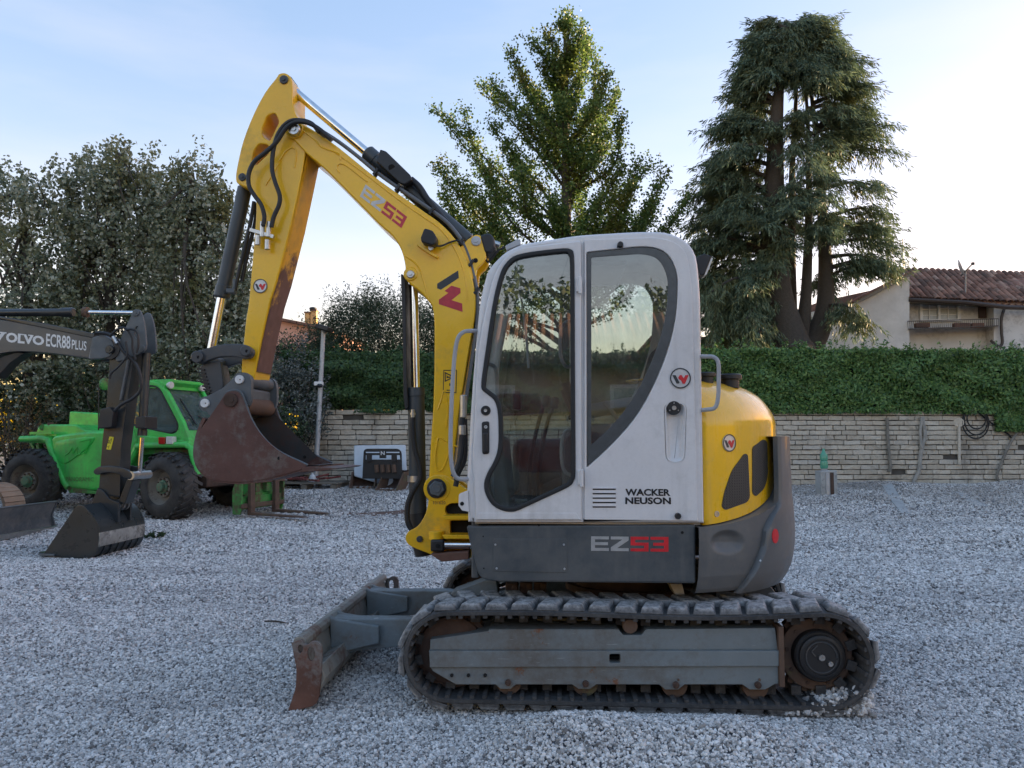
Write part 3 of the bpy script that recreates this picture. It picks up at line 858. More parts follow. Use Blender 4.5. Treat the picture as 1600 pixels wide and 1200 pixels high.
# lower edge of the bonnet by angle round the tail (height above ground)
def zedge(phi):
    a = dg(phi); a = min(a, 180 - a)
    return interp(a, [20, 27, 35, 43, 50, 57, 63, 68, 72, 76], [.955, .965, .985, 1.012, 1.045, 1.085, 1.14, 1.22, 1.33, 1.42])
def _hp():
    zr = cr([(.92, .9), (.922, 1.42), (.918, 1.53), (.886, 1.60), (.825, 1.675), (.754, 1.72), (.665, 1.755), (.56, 1.775), (.40, 1.79)], 8)
    return [p[1] for p in zr], [p[0] for p in zr]
HP = ([.9, 1.42, 1.53, 1.60, 1.675, 1.72, 1.755, 1.775, 1.79], [.92, .922, .918, .886, .825, .754, .665, .56, .40])
HQ = _hp()
def rev_patch(f, n, m, ph0, ph1):
    return [[f(ph0 + (ph1 - ph0) * j / m, i / n) for j in range(m + 1)] for i in range(n + 1)]
def hood_pt(phi, v):
    z0 = zedge(phi)
    if v < .55: z = z0 + (1.53 - z0) * v / .55; return rv(phi, interp(z, *HQ), z)
    w_ = (v - .55) / .45; k = 16 + w_ * (len(HQ[0]) - 17); i = min(int(k), len(HQ[0]) - 2); t = k - i
    z = HQ[0][i] * (1 - t) + HQ[0][i + 1] * t; r = HQ[1][i] * (1 - t) + HQ[1][i + 1] * t
    return rv(phi, r, z)
mb = MB(); rows = rev_patch(hood_pt, 36, 64, math.radians(21), math.radians(159))
# close the top with a slightly domed lid, and turn the edges in
rows.append([p.lerp(Vector((SX, YC, 1.80)), .5) for p in rows[-1]])
rows.append([Vector((SX, YC, 1.80)) + (p - Vector((SX, YC, 1.80))) * .001 for p in rows[-1]])
rows.insert(0, [Vector((SX, YC, p.z)).lerp(p, .93) for p in rows[0]])
mb.grid(rows)
hood = P('engine_hood', mb, 'hood', smooth=70)
hme = hood.data
sol = hood.modifiers.new('skin', 'SOLIDIFY'); sol.thickness = .012; sol.offset = -1
def bvh_of(rows):
    m = MB().grid(rows); return BVHTree.FromPolygons(m.v, m.f)
HB = bvh_of(rows)
def hit(bvh, px, py):
    d = ray(px, py).normalized(); r = bvh.ray_cast(CP, d)
    n = r[1]
    return r[0], (n if n.dot(d) < 0 else -n)
def patch(bvh, outline, h, rings=7, thick=True):
    """A skin lying on a curved panel, its outline given in photo pixels."""
    cx = sum(p[0] for p in outline) / len(outline); cy = sum(p[1] for p in outline) / len(outline)
    rows = []
    for k in range(rings + 1):
        t = 1 - k / rings if k < rings else .002
        row = []
        for p in outline + outline[:1]:
            q, n = hit(bvh, cx + (p[0] - cx) * t, cy + (p[1] - cy) * t); row.append(q + n * h)
        rows.append(row)
    if thick: rows.insert(0, [hit(bvh, p[0], p[1])[0] for p in outline + outline[:1]])
    return MB().grid(rows)
mt = NT('perforated_grille')
_mp = mt.n('Mapping'); mt.set(_mp.inputs['Vector'], mt.co()); _mp.inputs['Scale'].default_value = (60, 60, 60); _mp.inputs['Rotation'].default_value = (0, math.radians(45), 0)
_v = mt.n('TexVoronoi', Scale=1.6); _v.inputs['Randomness'].default_value = .0; mt.set(_v.inputs['Vector'], _mp.outputs[0])
_f = mt.maprange(_v.outputs['Distance'], .34, .44)
M['grille'] = mt.pbr(mt.mix(_f, (.006, .006, .006), (.060, .056, .050)), .55, 0, mt.bump(_f, .6, .004))
g1 = rnd([(1163, 708, 4), (1168, 711, 3), (1171, 778, 5), (1166, 785, 3), (1133, 797, 3), (1127, 792, 4), (1131, 770, 6), (1143, 735, 8)])
g2 = rnd([(1175, 699, 4), (1192, 686, 4), (1198, 690, 4), (1199, 745, 10), (1193, 764, 5), (1180, 776, 3), (1175, 770, 3)])
for g in (g1, g2):
    P('vent_grille', patch(HB, g, .004), 'grille', hood)
q, n = hit(HB, 1139, 692)
b, ring, dk, rd = badge(q, n, (0, 0, 1), .048, hood); P('badge_rim', ring, 'dkdecal', hood); P('badge_mark', dk, 'dkdecal', hood); P('badge_mark', rd, 'red', hood)
q, n = hit(HB, 1120, 803)
P('hood_lock', MB().lathe(q - n * .002, n, [(0, .017), (.005, .016), (.005, .010), (.002, .009)], 16), 'steel', hood)
c = Vector((1.02, 4.60, 1.715))
P('filler_cap', MB().lathe(c, (0, 0, 1), [(0, .055), (.05, .055), (.052, .072), (.075, .072), (.082, .064)], 26), 'black')
P('filler_cap', MB().lathe((.86, 4.52, 1.73), (0, 0, 1), [(0, .05), (.045, .05), (.047, .065), (.065, .065), (.07, .058)], 26), 'black')

# inner tail casting with the finger grip
def tail_r(z): return interp(z, [.58, .62, .69, .78, .88, 1.0, 1.5], [.885, .915, .940, .952, .957, .955, .948])
TP0 = min((math.radians(a / 10) for a in range(120, 260)), key=lambda a: abs(proj(rv(a, .95, .80))[0] - 1091.5))
HP0 = min((math.radians(a / 10) for a in range(120, 280)), key=lambda a: abs(proj(rv(a, .92, 1.2))[0] - 1100))
print('tail from', dg(TP0), dg(HP0))
gx, gy, grx, gry = 1137, 848, 28, 21
def tail_pt(phi, v):
    z = .60 + (zedge(phi) - .006 - .60) * v
    p = rv(phi, tail_r(z) + .03 * smooth01((dg(phi) - 20) / 30), z)
    x, y = proj(p)
    e = ((x - gx) / grx) ** 2 + ((y - gy) / gry) ** 2
    if e < 1 and phi < 1.4:
        d = .034 * float(smooth01((1 - e) * 1.15)) * (1.0 if y < 848 else max(.25, 1 - (y - 848) / 20))
        p = p + (Vector((SX, YC, z)) - p).normalized() * d
    return p
rows = rev_patch(tail_pt, 90, 260, TP0, math.pi - TP0)
rows.append([Vector((SX, YC, p.z + .004)).lerp(p, .90) for p in rows[-1]])
rows.insert(0, [Vector((SX, YC, p.z - .01)).lerp(p, .85) for p in rows[0]])
P('tail_panel', MB().grid(rows), 'tail', smooth=50)
# bolted-on counterweight with its two horns
def cw_edge(z): return math.radians(interp(z, [.56, .62, .72, .83, .93, .99, 1.04, 1.10, 1.18, 1.44], [33, 34.5, 38.5, 42, 43.5, 47, 52.5, 53.5, 54, 54.5]))
def cw_r(z): return interp(z, [.58, .62, .68, .74, .80, .88, .98, 1.1, 1.44], [.935, .965, .992, 1.006, 1.014, 1.018, 1.014, 1.005, 1.000])
rows = []
for i in range(46):
    z = .585 + (1.43 - .585) * i / 45
    e0 = cw_edge(z); r = cw_r(z); ri = tail_r(z) + .012
    row = [rv(e0 + .004, ri, z), rv(e0, r - .012, z), rv(e0 + .012, r, z)]
    row += [rv(e0 + .012 + (math.pi - 2 * e0 - .024) * k / 60, r, z) for k in range(1, 60)]
    row += [rv(math.pi - e0 - .012, r, z), rv(math.pi - e0, r - .012, z), rv(math.pi - e0 - .004, ri, z)]
    rows.append(row)
rows.insert(0, [Vector((SX, YC, p.z - .012)).lerp(p, .90) for p in rows[0]])
rows.append([Vector((SX, YC, p.z + .008)).lerp(p, .985) for p in rows[-1]])
rows.append([Vector((SX, YC, p.z)).lerp(p, .93) for p in rows[-1]])
cw = P('counterweight', MB().grid(rows), 'tail', smooth=50)
CB = bvh_of(rows)
P('reflector', patch(CB, circ(1211, 837.5, 5, 11.5, 18), .003), 'red', cw)
q, n = hit(CB, 1188, 876)
P('screw', MB().lathe(q, n, [(0, .006), (.004, .005)], 8), 'steel', cw)
# machinery cover on the far side of the deck
P('far_cover', MB().bb(xl + .1, .85, 5.30, 5.92, .98, 1.42), 'black', None, .06)
# ---------------------------------------------------------------- cab
CY, CYF = 4.165, 5.04
dz = lambda x, y, s, ox, oy: (ox + x * s, oy + y * s)
cabo = rnd([(731, 816), (729, 745, 6), (737, 610, 30), (749, 470, 30), (762, 420, 14), (790, 391, 18), (816, 380, 10), (905, 366, 20), (1000, 360.5, 20), (1050, 361, 28), (1088, 386, 26), (1095, 455, 25), (1101, 818)])
door_o = rnd([(743, 812.5), (738.5, 712, 4), (747, 545, 30), (762, 468, 24), (773, 425, 20), (792, 398, 14), (818, 387, 8), (905, 376.5, 3), (908, 380, 3), (909, 812.5)])
door_w = cr([(753, 605), (756, 575), (760, 547), (766, 505), (773, 464), (782, 430), (790, 414), (803, 402), (822, 396.5), (850, 392.5), (880, 389.5), (891, 391), (896, 400), (897, 450), (897.5, 550), (898, 650), (898.5, 735), (896, 750), (888, 760), (850, 778), (812, 795.5), (800, 798.5), (786, 797), (770, 788), (760, 772), (757.5, 755), (763, 738), (773, 720), (779, 700), (780, 670), (778, 640), (772, 624), (760, 614)], 3, True)
rear_o = rnd([(916.5, 394.5, 3), (1012, 384, 24), (1044, 394, 18), (1059, 428, 16), (1057, 500, 40), (1036, 572, 40), (1000, 645, 40), (958, 693, 40), (917, 730, 2)])
rear_i = rnd([(924, 402, 3), (1005, 396, 14), (1030, 403, 16), (1044, 432, 16), (1042, 495, 40), (1020, 565, 40), (985, 632, 40), (950, 672, 40), (924, 695, 2)])
def inset(poly, d):
    P_ = [np.array(p, float) for p in poly]; out = []
    A = sum(P_[i - 1][0] * P_[i][1] - P_[i][0] * P_[i - 1][1] for i in range(len(P_)))
    sg = 1 if A > 0 else -1
    for i in range(len(P_)):
        t = P_[(i + 1) % len(P_)] - P_[i - 1]; t = t / (np.hypot(*t) + 1e-9)
        out.append(tuple(P_[i] + np.array((-t[1], t[0])) * d * sg))
    return out
uv = lambda pts: [E.uv(p[0], p[1], CY) for p in pts]
door_f = rnd([(757, 798), (754, 712, 4), (762, 546, 30), (777, 472, 24), (788, 436, 20), (806, 412, 12), (828, 403, 8), (894, 394, 8), (894, 798)])
mb = MB()
mb.plate([uv(cabo), uv(rnd([(747, 809), (743, 712, 4), (751, 546, 30), (766, 468, 24), (777, 427, 20), (796, 401, 12), (820, 391, 8), (905, 381), (905, 809)])), uv(inset(rear_o, 1.2)), uv(rnd([(1039, 632, 12), (1071, 632, 12), (1068, 721, 13), (1042, 721, 13)]))], CY + .006, CY + .055, bevel=.022, px=False, res=3)
# the same outline again on the far side, and the roof, back and foot rails that join the two
mb.plate([uv(cabo), uv(door_f), uv(inset(rear_o, 2))], CYF - .045, CYF, bevel=.018, px=False, res=2)
def strip(path, t, y0, y1):
    a = uv(path); b = uv(inset_open(path, t))
    mb.grid([[E.w(*q, y) for q in l] for l, y in ((a, y0), (b, y0), (b, y1), (a, y1), (a, y0))])
def inset_open(path, d):
    out = []
    for i, p in enumerate(path):
        a, b = np.array(path[max(i - 1, 0)][:2], float), np.array(path[min(i + 1, len(path) - 1)][:2], float)
        t = (b - a) / np.hypot(*(b - a)); out.append((p[0] - t[1] * d, p[1] + t[0] * d))
    return out
i0 = min(range(len(cabo)), key=lambda i: abs(cabo[i][0] - 762) + abs(cabo[i][1] - 432)); i1 = min(range(len(cabo)), key=lambda i: abs(cabo[i][0] - 1094) + abs(cabo[i][1] - 440))
roofp = inset(cabo, 3)[i0:i1 + 1]
strip(roofp, 11, CY + .04, CYF - .03)
strip([(1098, 612), (1102, 815)], 8, CY + .05, CYF - .04)
strip([(734, 815), (732, 745)], 8, CY + .05, CYF - .04)
mb.bb(W(741, 700, CY).x, W(1095, 700, CY).x, CY + .055, CYF - .045, .955, .985)
cab = P('cab', mb, 'cabgrey', smooth=40)
def C(name, m, mat, bevel=0, **kw): return P(name, m, mat, cab, bevel, **kw)
C('cab_floor', MB().bb(W(743, 700, CY).x, W(1092, 700, CY).x, CY + .06, CYF - .05, .985, 1.0), 'floormat')
# door: pressed panel with a deep window opening
door = C('door', MB().plate([uv(door_o), uv(inset(door_w, .5))], CY - .012, CY + .03, bevel=.008, px=False, res=2), 'cabgrey', smooth=40)
C('door_fold', MB().plate([uv([(748, 801), (900, 801), (906, 811), (746, 811)])], CY - .016, CY, bevel=.003, px=False), 'cabgrey')
C('door_seal', MB().plate([uv(inset(door_w, -.6)), uv(inset(door_w, 6.2))], CY - .020, CY + .03, bevel=.006, px=False, res=2), 'seal', smooth=60)
C('door_glass', MB().prism(uv(inset(door_w, 5)), CY + .002, CY + .007, px=False), 'glass')
C('rear_side_window_border', MB().plate([uv(inset(rear_o, .6)), uv(rear_i)], CY + .001, CY + .010, bevel=.0015, px=False), 'band')
C('rear_side_window', MB().prism(uv(inset(rear_i, -1)), CY + .003, CY + .008, px=False), 'glass')
C('quarter_panel', MB().plate([uv(rnd([(913.2, 375, 1), (1036, 370.5, 26), (1072, 388, 22), (1081, 450, 20), (1090, 814, 2), (913.2, 812, 1)])), uv(inset(rear_o, -.4)),
                               uv(rnd([(1037.5, 630, 12), (1072.5, 630, 12), (1069.5, 722.5, 13), (1040.5, 722.5, 13)]))], CY - .006, CY + .02, bevel=.004, px=False, res=2), 'cabgrey', smooth=40)
# recessed finger slot
sl = rnd([(1038, 629, 13), (1072, 629, 13), (1069, 723, 14), (1041, 723, 14)], 6); s2 = inset(sl, 5)
a, b, c = uv(sl), uv(s2), uv(inset(sl, 7))
rows = [[E.w(u, v, d) for u, v in q + q[:1]] for q, d in ((a, CY - .007), (uv(inset(sl, 1.5)), CY - .007), (b, CY + .018), (c, CY + .022))]
mb = MB().grid(rows); mb.add([E.w(u, v, CY + .022) for u, v in c], [tuple(range(len(c)))])
C('recessed_grip', mb, 'cabgrey', smooth=60)
k = W(1053, 637.5, CY - .004)
C('lock_plate', MB().lathe(k, (0, -1, 0), [(-.02, .037), (.004, .037), (.006, .034)], 26), 'black')
C('lock_barrel', MB().lathe(k + Vector((0, -.006, 0)), (0, -1, 0), [(0, .012), (.005, .012), (.005, .007), (.001, .006)], 16), 'steel')
for t in (90, 210, 330):
    C('lock_screw', MB().lathe(k + Vector((.026 * math.cos(math.radians(t)), -.006, .026 * math.sin(math.radians(t)))), (0, -1, 0), [(0, .004), (.002, .003)], 8), 'steel')
k = W(759, 641.5, CY - .012)
C('door_lock', MB().lathe(k, (0, -1, 0), [(0, .027), (.006, .026), (.006, .013), (.016, .013), (.018, .010)], 24), 'black')
C('lock_barrel', MB().lathe(k + Vector((0, -.018, 0)), (0, -1, 0), [(0, .009), (.003, .008), (.002, .004)], 14), 'steel')
C('door_handle', MB().plate([uv(rnd([(753, 659, 4), (765, 658, 4), (765, 709, 4), (754, 710, 4)]))], CY - .020, CY - .004, bevel=.005, px=False), 'black')
C('handle_pull', MB().plate([uv(rnd([(755.5, 676, 3), (763, 676, 3), (763, 707, 3), (756, 707, 3)]))], CY - .034, CY - .016, bevel=.006, px=False, res=2), 'black')
k = W(759, 667, CY - .02)
C('handle_key', MB().lathe(k, (0, -1, 0), [(0, .009), (.003, .009), (.003, .004), (0, .004)], 12), 'silver')
for px, py in ((904.5, 446), (907, 746)):
    p = W(px, py, CY - .016)
    C('hinge', MB().box(p, (.030, .03, .075)).cyl(p + Vector((.006, -.015, -.05)), p + Vector((.006, -.015, .045)), .010, 12), 'cabgrey', .004)
C('pillar_gap', MB().bb(W(909.5, 0, CY).x, W(914, 700, CY).x, CY - .002, CY + .012, W(910, 812, CY).z, W(910, 378, CY).z), 'trim')
for i in range(5):
    y = 761 + i * 6.9
    C('vent_louvre', MB().plate([uv(rnd([(926, y, 1), (962, y, 1), (962, y + 2.4, 1), (926, y + 2.4, 1)]))], CY - .014, CY - .004, bevel=.0025, px=False), 'cabgrey')
    C('vent_slot', MB().plate([uv([(926, y + 2.5), (962, y + 2.5), (962, y + 4.4), (926, y + 4.4)])], CY - .0075, CY, bevel=.0005, px=False), 'void')
C('lettering', text('WACKER', [(977, 763.5), (1047, 764), (1047.5, 775), (977, 774.5)], CY - .0065, bold=.035), 'blkdecal')
C('lettering', text('NEUSON', [(977, 776.8), (1048, 777.2), (1048.5, 788), (977, 787.5)], CY - .0065, bold=.035), 'blkdecal')
b, ring, dk, rd = badge(W(1063, 591, CY - .006), (0, -1, 0), (0, 0, 1), .0555, cab); C('badge_rim', ring, 'dkdecal'); C('badge_mark', dk, 'dkdecal'); C('badge_mark', rd, 'red')
for px, py, r in ((1059, 806, .017), (969, 383, .017)):
    C('door_stop', MB().lathe(W(px, py, CY - .006), (0, -1, 0), [(0, r), (.02, r * .95), (.028, r * .75)], 18), 'black')
C('stop_strap', MB().plate([uv([(964, 385), (973, 385), (973, 387.5), (964, 387.5)])], CY - .012, CY - .004, bevel=.001, px=False), 'black')
C('hinge_bracket', MB().plate([uv(rnd([(717, 772, 2), (731, 766, 2), (733, 800, 2), (722, 798, 2), (716, 790, 2)]))], CY + .0, CY + .04, bevel=.004, px=False), 'cabgrey')
C('dark_bolt', MB().lathe(W(722, 787, CY), (0, -1, 0), [(-.01, .011), (.003, .011)], 10), 'void')
# grab rails
def rail(pts, y, r=.0115, n=6): return MB().tube(cr([W(a_, b_, y + (c_[0] if c_ else 0)) for a_, b_, *c_ in pts], n), r, 10)
C('grab_rail', rail([(744, 517, .03), (736, 517), (724, 519, -.03), (715, 530, -.04), (710, 560, -.04), (706, 620, -.04), (704, 690, -.04), (706, 728, -.04), (712, 745, -.03), (722, 749, -.01), (733, 748, .03)], CY), 'trim')
C('grab_rail', rail([(1092, 557, .03), (1104, 557), (1115, 558, -.015), (1122, 566, -.02), (1123, 590, -.02), (1122, 622, -.02), (1117, 637, -.015), (1104, 640), (1093, 641, .03)], CY), 'trim')
C('roof_visor', MB().prism(rnd([(789, 384, 2), (810, 373, 2), (813, 376, 1), (813, 382, 1), (791, 391, 2)]), CY + .02, CY + .16), 'galv', .003)
wl = C('work_light', MB().prism(rnd([(1087, 402, 3), (1101, 396, 2), (1112, 400, 2), (1100, 430, 3), (1094, 430, 2)]), CY + .25, CY + .36), 'black', .005)
C('work_light_lens', MB().prism([(1111.5, 402), (1114, 404), (1104, 429), (1100.5, 430)], CY + .26, CY + .35), 'lampclear')
# windscreen, back window, far glass
def sheet(p, q, y0, y1, mat, name):
    a, b = E.uv(*p, CY), E.uv(*q, CY)
    C(name, MB().add([E.w(*a, y0), E.w(*b, y0), E.w(*b, y1), E.w(*a, y1)], [(0, 1, 2, 3)]), mat, smooth=0)
sheet((775, 412), (742, 600), CY + .06, CYF - .05, 'glass', 'windscreen')
sheet((742, 600), (735, 742), CY + .06, CYF - .05, 'glass', 'windscreen')
sheet((1093, 445), (1097, 610), CY + .06, CYF - .05, 'glass', 'back_window')
C('far_window', MB().prism(uv(door_f), CYF - .03, CYF - .025, px=False), 'glass')
C('far_window', MB().prism(uv(inset(rear_o, 1)), CYF - .032, CYF - .027, px=False), 'glass')
mb = MB()
for a_, b_ in (((742, 602), (744, 602)),):
    p = W(*a_, CY); mb.bar((p.x, CY + .05, p.z), (p.x, CYF - .05, p.z), .02, .03)
C('windscreen_rail', mb, 'trim')
# ---- inside the cab
SO = -.27
st = MB()
st.bb(.42 + SO, .83 + SO, 4.38, 4.86, 1.28, 1.42)
seat = C('seat', st, 'seat', .05)
C('seat_back', MB().prism([(.43, 1.40), (.57, 1.38), (.70, 1.90), (.66, 1.98), (.58, 1.96)], 4.40, 4.84, px=False), 'seat', .045)
C('head_rest', MB().prism([(.62, 1.99), (.70, 1.97), (.73, 2.14), (.67, 2.17)], 4.50, 4.74, px=False), 'seat', .03)
C('seat_base', MB().bb(.19, .59, 4.36, 4.88, 1.0, 1.27), 'black', .02)
for y in (4.29, 4.89):
    C('armrest', MB().prism([(.10, 1.52), (.46, 1.60), (.48, 1.66), (.12, 1.60)], y, y + .075, px=False), 'consol', .02)
    C('control_console', MB().prism([(.04, 1.0), (.40, 1.0), (.44, 1.50), (.10, 1.50), (.02, 1.40)], y + .004, y + .07, px=False), 'consol', .02)
    b_ = Vector((.10, y + .04, 1.54))
    C('joystick', MB().tube([b_, b_ + Vector((-.01, 0, .06)), b_ + Vector((-.035, 0, .13)), b_ + Vector((-.05, 0, .19))], [.03, .014, .022, .026], 12), 'black')
for k, y in enumerate((4.50, 4.66)):
    b_ = Vector((-.16 + .05 * k, y, 1.0))
    C('travel_lever', MB().tube(cr([b_, b_ + Vector((.0, 0, .25)), b_ + Vector((.05, 0, .50)), b_ + Vector((.09, 0, .62))], 4), .012, 8).lathe(b_ + Vector((.09, 0, .60)), (.1, 0, .5), [(0, .016), (.01, .026), (.06, .026), (.07, .015)], 12), 'black')
    C('pedal', MB().box(b_ + Vector((-.16, 0, .06)), (.14, .1, .02), Matrix.Rotation(-.5, 3, 'Y')), 'greysteel', .004)
C('dashboard', MB().prism([(-.36, 1.0), (-.26, 1.0), (-.30, 1.42), (-.38, 1.46)], 4.30, 4.9, px=False), 'consol', .02)
C('monitor', MB().box((-.25, 4.86, 1.66), (.05, .16, .12)), 'black', .01)
C('inner_grab_rail', MB().tube(cr([W(a_, b_, CY + .10) for a_, b_ in ((757, 570), (768, 570), (775, 580), (777, 620), (774, 660))], 5), .011, 10), 'trim')
C('inner_grab_rail', MB().tube(cr([W(a_, b_, CY + .06) for a_, b_ in ((897, 500), (884, 503), (876, 520), (876, 555), (884, 572), (897, 572))], 5), .010, 10), 'trim')
C('inner_grab_rail', MB().tube(cr([W(a_, b_, CY + .05) for a_, b_ in ((897, 671), (884, 674), (878, 690), (878, 722), (884, 738), (897, 744))], 5), .010, 10), 'white')
C('lap_bar', MB().tube(cr([(.52, 4.26, 1.42), (.40, 4.25, 1.40), (.32, 4.25, 1.54), (.26, 4.26, 1.62)], 5), .012, 8), 'consol')
C('wiper', MB().tube([W(812, 448, CY + .35), W(822, 520, CY + .35), W(826, 575, CY + .35)], .008, 6), 'trim')
C('radio_panel', MB().bb(.1, .4, 4.35, 4.9, 2.40, 2.43), 'consol', .01)
# ---------------------------------------------------------------- swing post, boom, stick, bucket
B0, B1 = 4.915, 5.185
bu = lambda pts: [E.uv(p[0], p[1], B0) for p in pts]
def BP(loops, d0, d1, bevel=.006, res=2): return MB().plate([bu(l) for l in loops], d0, d1, bevel=bevel, px=False, res=res)
# swing post
po = rnd([(671, 772), (669, 792, 20), (663, 809, 20), (652, 824, 14), (637, 830, 8), (633, 842, 10), (639, 852, 8), (656, 859, 8), (672, 865, 6), (688, 876, 8), (735, 872), (760, 850), (760, 780), (728, 764, 10), (712, 752, 10), (700, 744, 14), (684, 740, 14), (671, 752, 12)])
h1 = rnd([(696, 791, 5), (705, 786, 4), (760, 786), (760, 805), (702, 805, 4), (696, 801, 3)])
h2 = rnd([(704, 813, 3), (750, 813), (750, 836), (708, 836, 3), (704, 832, 3)])
mb = BP([po], B0 + .05, B1 - .05)
mb2 = BP([po, inset(h1, 0) if False else [(x if x < 745 else 745, y) for x, y in h1], [(x if x < 745 else 745, y) for x, y in h2]], B0 - .015, B0 + .05)
mb2 = mb2.add(*(lambda m: (m.v, m.f))(BP([po], B1 - .05, B1 + .015)))
post = P('swing_post', mb2, 'yellow', smooth=40)
P('post_core', BP([rnd([(690, 780), (740, 770), (740, 865), (700, 865)])], B0 + .03, B1 - .03), 'void', post)
mb = MB()
for y0, y1 in ((836, 842), (806, 812)):
    mb.prism(rnd([(690, y0, 2), (735, y0), (735, y1), (694, y1, 2)]), 4.80, 5.3)
P('post_lug', mb, 'yellow', post, .004)
k = W(683, 838, 4.84)
P('cylinder_boss', MB().lathe(Vector((W(683, 700, 4.86).x, 4.86, W(683, 842, 4.86).z)), (0, 0, 1), [(0, .05), (.045, .05), (.05, .045)], 20), 'yellow', post)
q = W(684, 852, 4.82)
P('swing_cylinder_eye', MB().box((q.x, 4.84, q.z), (.085, .09, .075)), 'black', post, .012)
P('swing_rod', MB().cyl((q.x + .04, 4.84, q.z), (q.x + .35, 4.84, q.z), .026, 18), 'chrome', post)
pin(684, 853, 4.795, .014, .006, 'void', post, 'pin', 14, False)
P('lower_lug', MB().prism([(672, 866), (690, 878), (732, 874), (732, 862)], 4.78, 5.3), 'stickside', post, .004)
pin(656, 842, B0 - .015, .020, .018, 'linkgrey', post)
# boom
bo = cr([(448, 203), (452, 193), (461, 189), (474, 194), (499, 209), (530, 231), (592, 281), (655, 325), (686, 347), (711, 373), (729, 404), (739, 440), (743, 470), (741, 500), (733, 544), (724, 600), (717, 644), (713, 684), (708, 725), (706, 757), (701, 774), (688, 786), (674, 780), (669, 765), (670, 745), (673, 690), (677, 625), (678.5, 544), (677, 486), (667, 468), (655, 455), (642, 445), (633, 434), (633, 416), (627, 391), (614, 370), (592, 350), (546, 303), (505, 262), (480, 241), (458, 218), (450, 212)], 3, True)
boom = P('boom', BP([bo], B0, B1, .012, 2), 'yellow', smooth=40)
def emboss(pts, h=.007, mat='yellow', par=None, name='boom_rib'):
    return P(name, BP([rnd(pts)], B0 - h, B0 + .004, .004), mat, boom if par is None else par, smooth=50)
# pressed beads along the plates
def bead(pts, par=None, d=B0, r=.006, mat='yellow', name='weld_bead'):
    return P(name, MB().tube(cr([W(x, y, d - .001) for x, y in pts], 4), r, 6), mat, boom if par is None else par)
bead([(474, 205), (492, 219), (500, 228), (510, 233), (530, 240), (532, 250)])
bead([(530, 270), (526, 262), (530, 256), (540, 258), (560, 273), (574, 284)])
bead([(520, 236), (560, 264), (620, 310), (660, 338), (690, 360), (712, 392), (726, 430), (730, 470)], r=.004)
bead([(633, 400), (645, 408), (655, 420), (662, 440), (670, 470)], r=.005)
bead([(684, 640), (690, 622), (694, 610), (700, 640), (697, 668)], r=.005)
bead([(682, 700), (686, 684), (704, 693), (714, 698)], r=.006)
bead([(682, 690), (680, 720), (684, 735), (692, 732), (700, 712), (703, 700)], r=.006)
P('tip_boss', MB().lathe(W(461, 204, B0 + .01), (0, -1, 0), [(0, .062), (.02, .062), (.026, .056)], 28), 'yellow', boom)
p_ = pin(461, 204, B0 - .016, .042, .03, 'steel', boom, 'boom_tip_pin')
P('foot_boss', MB().lathe(W(684, 763, B0 + .01), (0, -1, 0), [(0, .088), (.022, .088), (.03, .08)], 32), 'yellow', boom)
P('foot_ring', MB().lathe(W(682.5, 763, B0 - .02), (0, -1, 0), [(0, .062), (.012, .062), (.02, .054)], 28), 'black', boom)
P('foot_pin', MB().lathe(W(682.5, 763, B0 - .04), (0, -1, 0), [(0, .050), (.014, .050), (.018, .044)], 6).lathe(W(682.5, 763, B0 - .055), (0, -1, 0), [(0, .03), (.008, .026)], 16), 'greysteel', boom)
P('cylinder_boss', MB().lathe(W(642, 429, B0 + .01), (0, -1, 0), [(0, .046), (.014, .046), (.02, .04)], 24), 'yellow', boom)
pin(642, 429, B0 - .01, .026, .018, 'steel', boom)
# ear that carries the stick cylinder
ear = rnd([(716, 388), (728, 374, 5), (744, 364, 5), (757, 370, 5), (759, 402, 4), (752, 412, 5), (744, 418, 5), (742, 440), (728, 420)])
P('cylinder_ear', MB().add(*(lambda m: (m.v, m.f))(BP([ear], B0 + .02, B0 + .06))).add(*(lambda m: (m.v, m.f))(BP([ear], B1 - .06, B1 - .02))), 'yellow', boom, smooth=40)
pin(744, 377, B0 + .02, .032, .014, 'galv', boom, 'ear_pin'); pin(743, 407, B0 + .02, .016, .003, 'void', boom, 'ear_hole', 14, False)
qd = [(570.5, 287.5), (637, 339.5), (628, 357), (561.5, 306)]
P('lettering', strokes('EZ', qd, B0, tot=4, i0=0), 'ltdecal', boom)
P('lettering', strokes('53', qd, B0, tot=4, i0=2), 'reddull', boom)
z = lambda pts: [(660 + a_ / 12, 400 + b_ / 12) for a_, b_ in pts]
P('logo_bar', MB().plate([bu(z([(670, 272), (684, 410), (345, 635), (278, 605), (278, 520)]))], B0 - .002, B0 + .004, bevel=.0005, px=False), 'dkdecal', boom)
P('logo_letter', MB().plate([bu(z([(545, 555), (712, 605), (715, 690), (545, 828), (745, 890), (755, 1048), (312, 905), (308, 820), (488, 692), (415, 655)]))], B0 - .002, B0 + .004, bevel=.0005, px=False), 'reddull', boom)
st_ = P('warning_label', MB().plate([bu(rnd([(693, 578, 1), (714, 578, 1), (713, 614, 1), (692, 614, 1)]))], B0 - .002, B0 + .004, bevel=.0005, px=False), M['yellow'], boom)
P('label_border', MB().plate([bu([(693, 578), (714, 578), (713, 614), (692, 614)]), bu([(694.2, 579.3), (712.8, 579.3), (711.8, 612.6), (693.2, 612.6)])], B0 - .003, B0 - .001, bevel=.0003, px=False), 'blkdecal', st_)
P('label_triangle', MB().plate([bu([(695, 597), (695, 581), (711, 589)]), bu([(696.6, 594.2), (696.6, 583.8), (707, 589)])], B0 - .003, B0 - .001, bevel=.0003, px=False), 'blkdecal', st_)
